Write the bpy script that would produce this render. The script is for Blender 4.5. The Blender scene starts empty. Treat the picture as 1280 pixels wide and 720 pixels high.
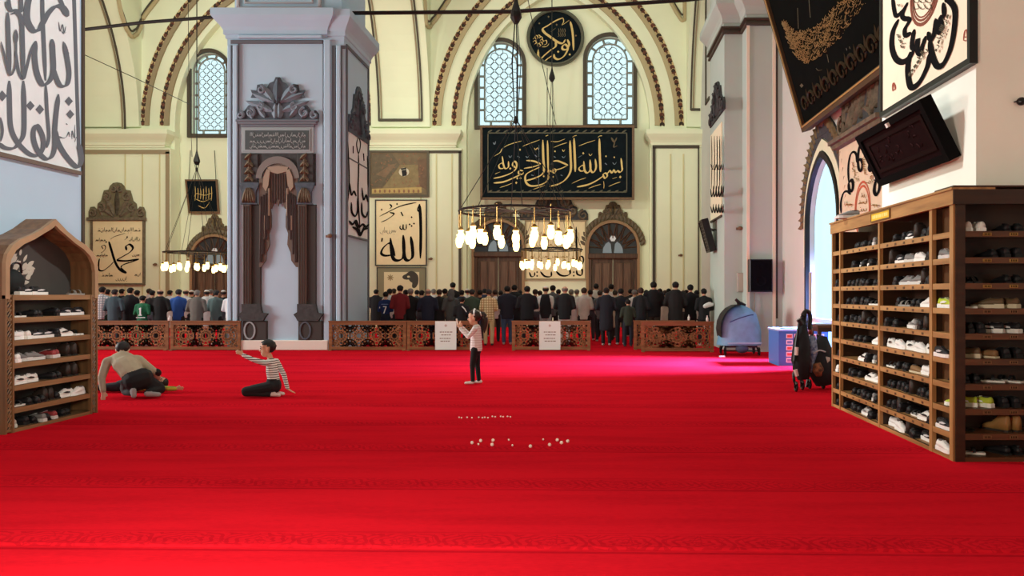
import bpy, math, random
from mathutils import Vector, Matrix
from mathutils.geometry import tessellate_polygon

SC = bpy.context.scene
COL = SC.collection
RND = random.Random(11)

# ---------------------------------------------------------------- camera
EYE, FPX, CX, CY = 1.55, 924.0, 735.0, 368.0
cam_data = bpy.data.cameras.new('camera')
cam_data.sensor_width = 36.0
cam_data.lens = FPX / 1280 * 36.0
cam_data.shift_x = -(CX - 640) / 1280
cam_data.shift_y = (CY - 360) / 1280
cam_data.clip_end = 200
cam = bpy.data.objects.new('camera', cam_data)
cam.location = (0, 0, EYE)
cam.rotation_euler = (math.pi / 2, 0, 0)
COL.objects.link(cam)
SC.camera = cam

# ---------------------------------------------------------------- world, lights, exposure
SC.view_settings.view_transform = 'Standard'
SC.view_settings.look = 'None'
SC.view_settings.gamma = 1.0
SC.view_settings.exposure = -0.9
wd = bpy.data.worlds.new('sky')
SC.world = wd
wd.use_nodes = True
wd.node_tree.nodes['Background'].inputs[0].default_value = (0.70, 0.92, 1.0, 1)
wd.node_tree.nodes['Background'].inputs[1].default_value = 2.4


def area(name, loc, rot, sx, sy, power, col, spread=180):
    l = bpy.data.lights.new(name, 'AREA')
    l.shape = 'RECTANGLE'
    l.spread = math.radians(spread)          # the lanterns sit deep in their shafts
    l.size, l.size_y, l.energy, l.color = sx, sy, power, col
    o = bpy.data.objects.new(name, l)
    o.location, o.rotation_euler = loc, rot
    COL.objects.link(o)


# daylight through the roof lanterns over the bays, and through the doorway on the right
area('lantern_light_middle', (-1.5, 15.2, 17.6), (0, 0, 0), 6, 6, 250, (.84, .95, 1), 84)
area('lantern_light_near', (-1.5, 1.2, 17.6), (0, 0, 0), 6, 6, 80, (.82, .94, 1), 84)
area('lantern_light_far', (-1.5, 28.8, 17.6), (0, 0, 0), 6, 6, 400, (.9, 1, .95), 165)
area('lantern_light_far_left', (-15.4, 28.8, 17.6), (0, 0, 0), 6, 6, 500, (.9, 1, .95), 165)
area('lantern_light_left', (-15.4, 15.2, 17.6), (0, 0, 0), 6, 6, 300, (.9, .96, 1), 84)
area('west_window_light', (-25.5, 13.8, 5.6), (0, math.radians(-90), 0), 6, 7, 3500, (1, 1, .96), 110)
area('doorway_daylight', (8.2, 16.4, 3.0), (0, math.radians(57), 0), 1.0, 1.2, 3900, (.30, .38, 1), 46)


def lamp(name, loc, target, power, col, r, cone=None):
    l = bpy.data.lights.new(name, 'SPOT' if cone else 'POINT')
    l.energy, l.color, l.shadow_soft_size = power, col, r
    if cone:
        l.spot_size, l.spot_blend = math.radians(cone), .6
    o = bpy.data.objects.new(name, l)
    o.location = loc
    if target:
        o.rotation_euler = (Vector(target) - Vector(loc)).to_track_quat('-Z', 'Y').to_euler()
    COL.objects.link(o)


# the lamp ring of the bay in which the camera stands, and added fill spots that brighten the near piers' inner faces
lamp('near_lamp_ring_light', (-2.3, 2.0, 2.0), None, 1350, (1, .9, .76), .6)
for x_, tx_ in ((-6.2, -1.0), (3.2, -2.0), (-10.7, -15.5), (-20.0, -15.5)):
    lamp('bay_fill_spot', (x_, 23.5, 10.2), (tx_, 35, 10.4), 2000 if x_ > -8 else 2900, (.95, 1, .86), .3, 106)  # added spots, no fitting there; they brighten the far wall
lamp('pier_fill_spot', (-6.4, 8.8, 8.9), (3.8, 8.5, 3.7), 6200, (.94, 1, .98), .5, 40)
lamp('pier_fill_spot', (3.4, 8.6, 8.9), (-6.8, 8.9, 3.8), 5000, (.98, 1, 1), .25, 34)


# ---------------------------------------------------------------- materials
def lin(c):
    return tuple((x / 255 / 12.92) if x <= 10 else ((x / 255 + .055) / 1.055) ** 2.4 for x in c) + (1,)


MATS = {}


def mat(name, col, rough=.6, metal=0.0, var=.0, vscale=6.0, bump=0.0, bscale=40.0, stretch=(1, 1, 1), col2=None, emit=0.0, spec=.4):
    if name in MATS:
        return MATS[name]
    m = bpy.data.materials.new(name)
    MATS[name] = m
    m.use_nodes = True
    nt = m.node_tree
    b = nt.nodes['Principled BSDF']
    b.inputs['Base Color'].default_value = lin(col)
    b.inputs['Roughness'].default_value = rough
    b.inputs['Metallic'].default_value = metal
    b.inputs['Specular IOR Level'].default_value = spec
    if emit:
        b.inputs['Emission Color'].default_value = lin(col)
        b.inputs['Emission Strength'].default_value = emit
    if var or bump or col2:
        tc = nt.nodes.new('ShaderNodeTexCoord')
        mp = nt.nodes.new('ShaderNodeMapping')
        mp.inputs['Scale'].default_value = stretch
        nt.links.new(tc.outputs['Object'], mp.inputs[0])
        if var or col2:
            n = nt.nodes.new('ShaderNodeTexNoise')
            n.inputs['Scale'].default_value = vscale
            n.inputs['Detail'].default_value = 5
            nt.links.new(mp.outputs[0], n.inputs['Vector'])
            r = nt.nodes.new('ShaderNodeValToRGB')
            r.color_ramp.elements[0].position, r.color_ramp.elements[1].position = .3, .7
            a = lin(col)
            c2 = lin(col2) if col2 else tuple(x * (1 - var) for x in a[:3]) + (1,)
            r.color_ramp.elements[0].color = c2
            r.color_ramp.elements[1].color = a
            nt.links.new(n.outputs[0], r.inputs[0])
            nt.links.new(r.outputs[0], b.inputs['Base Color'])
        if bump:
            n2 = nt.nodes.new('ShaderNodeTexNoise')
            n2.inputs['Scale'].default_value = bscale
            nt.links.new(mp.outputs[0], n2.inputs['Vector'])
            bp = nt.nodes.new('ShaderNodeBump')
            bp.inputs['Strength'].default_value = bump
            bp.inputs['Distance'].default_value = .02
            nt.links.new(n2.outputs[0], bp.inputs['Height'])
            nt.links.new(bp.outputs[0], b.inputs['Normal'])
    return m


def wood(name, c1, c2, rough=.45, axis=2):
    st = [14, 14, 14]
    st[axis] = 1.2
    return mat(name, c1, rough, col2=c2, vscale=1.0, stretch=tuple(st), bump=.1, bscale=2.0)


def stripes(name, c1, c2, period, duty, axis='Z', c3=None):
    m = bpy.data.materials.new(name)
    m.use_nodes = True
    nt = m.node_tree
    b = nt.nodes['Principled BSDF']
    b.inputs['Roughness'].default_value = .85
    tc = nt.nodes.new('ShaderNodeTexCoord')
    sp = nt.nodes.new('ShaderNodeSeparateXYZ')
    nt.links.new(tc.outputs['Object'], sp.inputs[0])
    prev = None
    for ax in axis:
        mm = nt.nodes.new('ShaderNodeMath')
        mm.operation = 'PINGPONG'
        mm.inputs[1].default_value = period / 2
        nt.links.new(sp.outputs[ax], mm.inputs[0])
        lt = nt.nodes.new('ShaderNodeMath')
        lt.operation = 'LESS_THAN'
        lt.inputs[1].default_value = period / 2 * duty
        nt.links.new(mm.outputs[0], lt.inputs[0])
        if prev:
            mx = nt.nodes.new('ShaderNodeMath')
            mx.operation = 'MAXIMUM'
            nt.links.new(prev.outputs[0], mx.inputs[0])
            nt.links.new(lt.outputs[0], mx.inputs[1])
            prev = mx
        else:
            prev = lt
    mix = nt.nodes.new('ShaderNodeMix')
    mix.data_type = 'RGBA'
    mix.inputs[6].default_value = lin(c1)
    mix.inputs[7].default_value = lin(c2)
    nt.links.new(prev.outputs[0], mix.inputs[0])
    nt.links.new(mix.outputs[2], b.inputs['Base Color'])
    MATS[name] = m
    return m


def carpet_material():
    m = bpy.data.materials.new('red_carpet')
    m.use_nodes = True
    nt = m.node_tree
    L = nt.links.new
    b = nt.nodes['Principled BSDF']
    b.inputs['Roughness'].default_value = .9
    b.inputs['Specular IOR Level'].default_value = .0
    b.inputs['Sheen Weight'].default_value = .0
    b.inputs['Sheen Tint'].default_value = (1, .25, .3, 1)
    tc = nt.nodes.new('ShaderNodeTexCoord')
    sp = nt.nodes.new('ShaderNodeSeparateXYZ')
    L(tc.outputs['Object'], sp.inputs[0])

    def mth(op, a, bb=None, c=None):
        n = nt.nodes.new('ShaderNodeMath')
        n.operation = op
        for i, x in enumerate((a, bb, c)):
            if x is None:
                continue
            if isinstance(x, (int, float)):
                n.inputs[i].default_value = x
            else:
                L(x, n.inputs[i])
        return n.outputs[0]
    # rows run slightly skewed to the room
    yy = mth('ADD', sp.outputs['Y'], mth('MULTIPLY', sp.outputs['X'], .022))
    ph = mth('FLOORED_MODULO', mth('ADD', yy, -4.42), 1.42)
    line = mth('LESS_THAN', ph, .03)
    band = mth('MULTIPLY', mth('GREATER_THAN', ph, .06), mth('LESS_THAN', ph, .34))
    edge = mth('MULTIPLY', mth('GREATER_THAN', ph, .36), mth('LESS_THAN', ph, .385))
    # scrolling ornament inside the band
    mp = nt.nodes.new('ShaderNodeMapping')
    L(tc.outputs['Object'], mp.inputs[0])
    w = nt.nodes.new('ShaderNodeTexVoronoi')
    w.feature = 'DISTANCE_TO_EDGE'
    w.inputs['Scale'].default_value = 7
    L(mp.outputs[0], w.inputs['Vector'])
    mu = mth('ADD', mth('FLOORED_MODULO', sp.outputs['X'], .46), -.23)        # chain of medallions
    mv = mth('ADD', ph, -.20)
    rad = mth('SQRT', mth('ADD', mth('MULTIPLY', mu, mu), mth('MULTIPLY', mth('MULTIPLY', mv, mv), 2.2)))
    petal = mth('MULTIPLY', mth('SINE', mth('MULTIPLY', mth('ARCTAN2', mv, mu), 8.0)), .012)
    med = mth('GREATER_THAN', mth('SINE', mth('MULTIPLY', mth('ADD', rad, petal), 95.0)), .35)
    orn = mth('MULTIPLY', band, mth('MAXIMUM', mth('LESS_THAN', w.outputs[0], .02), med))
    # brushed pile, streaks along the rows
    mp2 = nt.nodes.new('ShaderNodeMapping')
    mp2.inputs['Scale'].default_value = (.35, 2.2, 1)
    L(tc.outputs['Object'], mp2.inputs[0])
    n = nt.nodes.new('ShaderNodeTexNoise')
    n.inputs['Scale'].default_value = 1.4
    n.inputs['Detail'].default_value = 8
    n.inputs['Roughness'].default_value = .65
    L(mp2.outputs[0], n.inputs['Vector'])
    n3 = nt.nodes.new('ShaderNodeTexNoise')
    n3.inputs['Scale'].default_value = 45
    n3.inputs['Detail'].default_value = 3
    L(mp2.outputs[0], n3.inputs['Vector'])
    dark = mth('ADD', mth('MULTIPLY', line, .34), mth('MULTIPLY', orn, .26))
    dark = mth('ADD', dark, mth('MULTIPLY', edge, .14))
    dark = mth('ADD', dark, mth('MULTIPLY', mth('SUBTRACT', n.outputs[0], .42), .9))
    dark = mth('ADD', dark, mth('MULTIPLY', mth('SUBTRACT', n3.outputs[0], .5), .5))
    r = nt.nodes.new('ShaderNodeValToRGB')
    r.color_ramp.elements[0].color = (.64, .0095, .0205, 1)
    r.color_ramp.elements[1].color = (.14, .0015, .006, 1)
    L(dark, r.inputs[0])
    L(r.outputs[0], b.inputs['Base Color'])
    bp = nt.nodes.new('ShaderNodeBump')
    bp.inputs['Strength'].default_value = .25
    bp.inputs['Distance'].default_value = .01
    n4 = nt.nodes.new('ShaderNodeTexNoise')
    n4.inputs['Scale'].default_value = 160
    L(tc.outputs['Object'], n4.inputs['Vector'])
    L(n4.outputs[0], bp.inputs['Height'])
    L(bp.outputs[0], b.inputs['Normal'])
    return m


# ---------------------------------------------------------------- image pixels projected from the camera to a depth or onto a surface
def W(px, py, y):
    return Vector(((px - CX) * y / FPX, y, EYE - (py - CY) * y / FPX))


class Frame:
    """A surface: origin, right, up and outward normal."""

    def __init__(s, o, u, v, n=None):
        s.o, s.u, s.v = Vector(o), Vector(u).normalized(), Vector(v).normalized()
        s.n = s.u.cross(s.v).normalized()
        M = Matrix((s.u, s.v, s.n)).transposed().to_4x4()
        M.translation = s.o
        s.M = M

    def uv(s, px, py):
        d = Vector(((px - CX) / FPX, 1, -(py - CY) / FPX))
        e = Vector((0, 0, EYE))
        t = (s.o - e).dot(s.n) / d.dot(s.n)
        q = e + d * t - s.o
        return (q.dot(s.u), q.dot(s.v))

    def lift(s, h):
        return Frame(s.o + s.n * h, s.u, s.v)


def front(y):            # faces the camera
    return Frame((0, y, 0), (1, 0, 0), (0, 0, 1))


def side_right(x):       # face whose normal is +X (left-hand walls)
    return Frame((x, 0, 0), (0, 1, 0), (0, 0, 1))


def side_left(x):        # face whose normal is -X (right-hand walls)
    return Frame((x, 0, 0), (0, -1, 0), (0, 0, 1))


def catmull(p, n=6):
    if len(p) < 3:
        return [Vector(q) for q in p]
    q = [Vector(x) for x in p]
    q = [q[0] * 2 - q[1]] + q + [q[-1] * 2 - q[-2]]
    out = []
    for i in range(1, len(q) - 2):
        a, b, c, d = q[i - 1:i + 3]
        for k in range(n):
            t = k / n
            out.append(.5 * ((2 * b) + (c - a) * t + (2 * a - 5 * b + 4 * c - d) * t * t + (3 * b - a - 3 * c + d) * t ** 3))
    out.append(q[-2])
    return out


def pointed(s, r, n=14, dn=0):
    """pointed arch curve from (-s,0) over (0,r) to (s,0)"""
    R = (s * s + r * r) / (2 * s)
    c = -s + R
    a1 = math.atan2(r, -c)
    L = [(c + R * math.cos(math.pi + (a1 - math.pi) * i / n), R * math.sin(math.pi + (a1 - math.pi) * i / n)) for i in range(n + 1)]
    return L + [(-x, y) for x, y in reversed(L[:-1])]


def semicircle(r, n=20):
    return [(-r * math.cos(math.pi * i / n), r * math.sin(math.pi * i / n)) for i in range(n + 1)]


# ---------------------------------------------------------------- mesh builder
class MB:
    def __init__(s, fr=None):
        s.v, s.f, s.m, s.cur = [], [], [], 0
        s.fr = fr
        s.X = fr.M if fr else None

    def add(s, vs, fs):
        b = len(s.v)
        X = s.X
        s.v += [tuple(X @ Vector(p)) for p in vs] if X else [tuple(p) for p in vs]
        s.f += [[b + i for i in f] for f in fs]
        s.m += [s.cur] * len(fs)
        return s

    def box(s, x0, x1, y0, y1, z0, z1):
        v = [(x, y, z) for z in (z0, z1) for y in (y0, y1) for x in (x0, x1)]
        return s.add(v, [(0, 2, 3, 1), (4, 5, 7, 6), (0, 1, 5, 4), (2, 6, 7, 3), (0, 4, 6, 2), (1, 3, 7, 5)])

    def bevel_box(s, x0, x1, y0, y1, z0, z1, b):
        """box whose +z face is chamfered (frames, boards)"""
        v = [(x0, y0, z0), (x1, y0, z0), (x1, y1, z0), (x0, y1, z0), (x0, y0, z1 - b), (x1, y0, z1 - b), (x1, y1, z1 - b), (x0, y1, z1 - b),
             (x0 + b, y0 + b, z1), (x1 - b, y0 + b, z1), (x1 - b, y1 - b, z1), (x0 + b, y1 - b, z1)]
        f = [(3, 2, 1, 0), (8, 9, 10, 11)]
        for k in (0, 4):
            f += [(k, k + 1, k + 5, k + 4), (k + 1, k + 2, k + 6, k + 5), (k + 2, k + 3, k + 7, k + 6), (k + 3, k, k + 4, k + 7)]
        return s.add(v, f)

    def plate(s, outer, holes, h0, h1):
        """flat plate with holes, given in the frame's own plane"""
        loops = [list(outer)] + [list(h) for h in holes]
        tris = tessellate_polygon([[Vector((p[0], p[1], 0)) for p in l] for l in loops])
        pts = [p for l in loops for p in l]
        n = len(pts)
        v = [(p[0], p[1], h1) for p in pts] + [(p[0], p[1], h0) for p in pts]
        f = []
        for t in tris:
            a, b, c = (pts[i] for i in t)
            if (b[0] - a[0]) * (c[1] - a[1]) - (b[1] - a[1]) * (c[0] - a[0]) < 0:
                t = (t[0], t[2], t[1])
            f.append(tuple(t))
            f.append((t[0] + n, t[2] + n, t[1] + n))
        k = 0
        for li, l in enumerate(loops):
            ar = sum(l[i - 1][0] * l[i][1] - l[i][0] * l[i - 1][1] for i in range(len(l)))
            ccw = (ar > 0) == (li == 0)
            for i in range(len(l)):
                a, b = k + i, k + (i + 1) % len(l)
                f.append((b, a, a + n, b + n) if ccw else (a, b, b + n, a + n))
            k += len(l)
        return s.add(v, f)

    def prism(s, poly, h0, h1):
        return s.plate(poly, [], h0, h1)

    def tube(s, pts, r, n=6, cap=True, flat=1.0):
        pts = [Vector(p) for p in pts]
        rs = r if isinstance(r, (list, tuple)) else [r] * len(pts)
        vs, fs = [], []
        up = Vector((0, 0, 1))
        for i, p in enumerate(pts):
            d = (pts[min(i + 1, len(pts) - 1)] - pts[max(i - 1, 0)]).normalized()
            ref = up if abs(d.dot(up)) < .95 else Vector((0, 1, 0))
            a = d.cross(ref).normalized()
            b = a.cross(d).normalized()
            for k in range(n):
                t = 2 * math.pi * k / n
                vs.append(p + a * (rs[i] * math.cos(t)) + b * (rs[i] * flat * math.sin(t)))
        for i in range(len(pts) - 1):
            for k in range(n):
                a, b = i * n + k, i * n + (k + 1) % n
                fs.append((a, b, b + n, a + n))
        if cap:
            fs.append(tuple(reversed(range(n))))
            fs.append(tuple(range((len(pts) - 1) * n, len(pts) * n)))
        return s.add(vs, fs)

    def lathe(s, prof, n=12, c=(0, 0, 0), sx=1, sy=1):
        vs, fs = [], []
        for r, z in prof:
            for k in range(n):
                t = 2 * math.pi * k / n
                vs.append((c[0] + r * sx * math.cos(t), c[1] + r * sy * math.sin(t), c[2] + z))
        for i in range(len(prof) - 1):
            for k in range(n):
                a, b = i * n + k, i * n + (k + 1) % n
                fs.append((a, b, b + n, a + n))
        fs.append(tuple(reversed(range(n))))
        fs.append(tuple(range((len(prof) - 1) * n, len(prof) * n)))
        return s.add(vs, fs)

    def ball(s, c, r, n=10, k=6):
        rx, ry, rz = r if isinstance(r, (tuple, list)) else (r, r, r)
        vs = [(c[0], c[1], c[2] - rz)]
        fs = []
        for i in range(1, k):
            a = math.pi * i / k
            for j in range(n):
                t = 2 * math.pi * j / n
                vs.append((c[0] + rx * math.sin(a) * math.cos(t), c[1] + ry * math.sin(a) * math.sin(t), c[2] - rz * math.cos(a)))
        vs.append((c[0], c[1], c[2] + rz))
        for j in range(n):
            fs.append((0, 1 + (j + 1) % n, 1 + j))
            fs.append((len(vs) - 1, 1 + (k - 2) * n + j, 1 + (k - 2) * n + (j + 1) % n))
        for i in range(k - 2):
            for j in range(n):
                a, b = 1 + i * n + j, 1 + i * n + (j + 1) % n
                fs.append((a, b, b + n, a + n))
        return s.add(vs, fs)

    def leaf(s, c, ang, L, wd, h0, hh, bend=0.0):
        """raised leaf lying on the frame plane, base at c, pointing along ang"""
        n = 6
        vs, fs = [], []
        for i in range(n + 1):
            t = i / n
            a = ang + bend * t
            x = c[0] + L * t * math.cos(ang + bend * t * .5)
            y = c[1] + L * t * math.sin(ang + bend * t * .5)
            w = wd * .5 * math.sin(math.pi * min(1, t * .93 + .07)) ** .8 + 1e-4
            nx, ny = -math.sin(a), math.cos(a)
            vs += [(x + nx * w, y + ny * w, h0), (x, y, h0 + hh * (1 - t * .5)), (x - nx * w, y - ny * w, h0)]
        for i in range(n):
            a = i * 3
            fs += [(a, a + 1, a + 4, a + 3), (a + 1, a + 2, a + 5, a + 4)]
        return s.add(vs, fs)

    def scroll(s, c, r, turns, a0, d, wd, h):
        """raised spiral scroll on the frame plane"""
        pts = []
        n = int(14 * turns)
        for i in range(n + 1):
            t = i / n
            a = a0 + d * 2 * math.pi * turns * t
            rr = r * (1 - .82 * t)
            pts.append((c[0] + rr * math.cos(a), c[1] + rr * math.sin(a), h))
        return s.tube(pts, [wd * (1 - .5 * i / n) for i in range(n + 1)], 5)

    def ribbon(s, pts, w, h, nib=math.radians(35), mn=.3, taper=True, cv=True, mp=None, th=0.0):
        """pen stroke: a flat ribbon of broad-nib width; mp maps drawing coordinates to the frame plane"""
        s.nst = getattr(s, 'nst', 0) + 1        # each stroke lies a hair over the one before, as wet ink does
        h = h + .0009 * (s.nst % 40)
        p = catmull([Vector((a, b)) for a, b in pts]) if cv else [Vector(q) for q in pts]
        vs, fs = [], []
        N = len(p)
        for i, q in enumerate(p):
            d = p[min(i + 1, N - 1)] - p[max(i - 1, 0)]
            if d.length < 1e-9:
                d = Vector((1, 0))
            d.normalize()
            th_ = math.atan2(-d.y, d.x) if mp else math.atan2(d.y, d.x)
            hw = w * .5 * (mn + (1 - mn) * abs(math.sin(th_ - nib)))
            if taper and N > 4:
                e = min(i, N - 1 - i)
                hw *= (.35, .7, .92)[e] if e < 3 else 1
            nrm = Vector((-d.y, d.x)) * hw
            hi = h + .00004 * i
            for sg in (1, -1):
                a = q + nrm * sg
                if mp:
                    a = mp(a.x, a.y)
                vs.append((a[0], a[1], hi))
        for i in range(N - 1):
            fs.append((2 * i, 2 * i + 1, 2 * i + 3, 2 * i + 2) if not mp else (2 * i + 1, 2 * i, 2 * i + 2, 2 * i + 3))
        return s.add(vs, fs)

    def diamond(s, c, r, h, mp=None):
        q = [(c[0] - r, c[1]), (c[0], c[1] - r * 1.15), (c[0] + r, c[1]), (c[0], c[1] + r * 1.15)]
        if mp:
            q = [mp(*a) for a in q]
            q.reverse()
        return s.add([(a[0], a[1], h) for a in q], [(0, 1, 2, 3)])

    def obj(s, name, mats, parent=None, smooth=False, local=False, auto=None):
        me = bpy.data.meshes.new(name)
        v = s.v
        if parent is not None and not local:
            o = Vector((0, 0, 0))
            q = parent
            while q:
                o = o + q.location
                q = q.parent
            v = [(a - o.x, b - o.y, c - o.z) for a, b, c in v]
        me.from_pydata(v, [], s.f)
        mats = mats if isinstance(mats, (list, tuple)) else [mats]
        for m_ in mats:
            me.materials.append(m_)
        if len(mats) > 1:
            me.polygons.foreach_set('material_index', s.m)
        if smooth:
            me.polygons.foreach_set('use_smooth', [True] * len(me.polygons))
        me.update()
        o = bpy.data.objects.new(name, me)
        COL.objects.link(o)
        if parent is not None:
            o.parent = parent
        if name in STUFF:
            o['kind'] = 'stuff'
        return o


# joined parts whose pieces are too small in the photograph to pick apart
STUFF = {'small_lettering', 'painted_detail', 'carved_foliage', 'number_plates', 'printed_line', 'small_vowel_marks', 'leaf_light', 'carved_lettering', 'faint_marks', 'dull_marks'}


def tag(o, label, cat, group=None):
    o['label'], o['category'] = label, cat
    if group:
        o['group'] = group
    return o


def thing(name, label, cat, loc=(0, 0, 0), group=None, rz=0.0):
    o = bpy.data.objects.new(name, None)
    o.empty_display_size = .1
    o.location = loc
    o.rotation_euler = (0, 0, rz)
    COL.objects.link(o)
    return tag(o, label, cat, group)


def struct(o):
    o['kind'] = 'structure'
    return o


def scribble(mb, x0, y0, x1, y1, hgt, w, h, mp, seed, dens=1.0):
    """small, unreadable cursive writing along a base line, drawn right to left"""
    r = random.Random(seed)
    L = math.hypot(x1 - x0, y1 - y0)
    ux, uy = (x1 - x0) / L, (y1 - y0) / L
    vx, vy = uy, -ux
    if vy > 0:
        vx, vy = -vx, -vy
    t = L

    def P(a, b):
        return (x0 + ux * a + vx * b, y0 + uy * a + vy * b)
    while t > hgt * .5:
        k = r.random()
        if k < .3:
            mb.ribbon([P(t, hgt), P(t - hgt * .05, hgt * .5), P(t - hgt * .1, 0)], w, h, mp=mp)
            t -= hgt * .32 / dens
        elif k < .65:
            n = r.choice((2, 3))
            pts = []
            for i in range(n):
                pts += [P(t - i * hgt * .28, hgt * .38), P(t - i * hgt * .28 - hgt * .12, 0)]
            pts.append(P(t - n * hgt * .3, hgt * .1))
            mb.ribbon(pts, w, h, mp=mp)
            t -= hgt * (.3 * n + .12) / dens
        else:
            a = hgt * r.uniform(.5, .8)
            mb.ribbon([P(t, hgt * .45), P(t - a * .1, -hgt * .05), P(t - a * .5, -hgt * .25), P(t - a, hgt * .05)], w, h, mp=mp)
            t -= a * 1.1 / dens
        if r.random() < .5:
            mb.diamond(P(t + hgt * .4, hgt * r.choice((-.35, .75))), w * .55, h, mp)


# materials used all over
M_wall = mat('cream_wall_paint', (230, 234, 202), .85, var=.06, vscale=.7, bump=.05, bscale=6)
M_pier = mat('shade_grey_pier_paint', (178, 208, 228), .85, var=.06, vscale=.8, bump=.05, bscale=6)  # blue-grey puts the piers' cool shade into the base colour
M_right = mat('warm_white_wall_paint', (206, 207, 200), .85, var=.06, vscale=.8, bump=.05, bscale=6)
M_dark = mat('dark_painted_moulding', (72, 64, 52), .7)
M_slate = mat('slate_painted_moulding', (98, 104, 112), .7)
M_tan = mat('tan_painted_moulding', (150, 134, 104), .7)
M_ink = mat('black_ink', (17, 16, 18), .8, spec=.05)
M_gold = mat('gilded_lettering', (208, 178, 110), .45, metal=.25)
M_orn = mat('painted_grey_brown_ornament', (118, 104, 84), .8, var=.45, vscale=9, bump=.3, bscale=20)
M_ornd = mat('painted_dark_ornament', (68, 70, 71), .8, var=.4, vscale=9, bump=.3, bscale=20)
M_slorn = mat('painted_slate_ornament', (86, 98, 110), .8, var=.4, vscale=8, bump=.3, bscale=20)
M_glass = mat('daylit_window_glass', (205, 235, 242), .05)
M_black = mat('black_plastic', (16, 16, 18), .4)
M_iron = mat('dark_iron', (40, 38, 36), .5, metal=.6)
# ================================================================ THE BUILDING
M_carpet = carpet_material()
fl = MB()
fl.box(-26, 5.4, -8, 35.3, -.25, 0)
floor = struct(fl.obj('floor', M_carpet))
sm = MB()                                   # the raised overlap where two carpet lengths meet
sm.tube([(-3.9 + i * .5, 4.50 - .022 * (-3.9 + i * .5) + .006 * math.sin(i * 1.7), 0.001) for i in range(18)], .022, 6, flat=.8)
sm.obj('carpet_overlap', M_carpet, floor)

FAR = front(35.0)
LAYER = front(34.6)
PIL = front(34.2)


def rect(fr, x0, y0, x1, y1):
    a, b = fr.uv(x0, y1), fr.uv(x1, y0)
    return a[0], a[1], b[0], b[1]


# windows of the far wall: centre, half width, springing, sill (image pixels)
WINS = [(625.6, 28.0, 80, 158), (762.5, 29.5, 75, 156), (262.0, 22.5, 88, 168)]


def win_outline(cx, r, sp, sill, grow=0):
    c = FAR.uv(cx, sp)
    rr = (r + grow) * 35 / FPX
    b = FAR.uv(cx, sill + grow)[1]
    return [(c[0] - rr, b)] + [(c[0] + x, c[1] + y) for x, y in semicircle(rr)] + [(c[0] + rr, b)]


wf = MB(FAR)
wf.plate([(-26, 0), (5.25, 0), (5.25, 19), (-26, 19)], [list(reversed(win_outline(*w))) for w in WINS], -.45, 0)
wall_far = struct(wf.obj('wall_far', M_wall))

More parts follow.
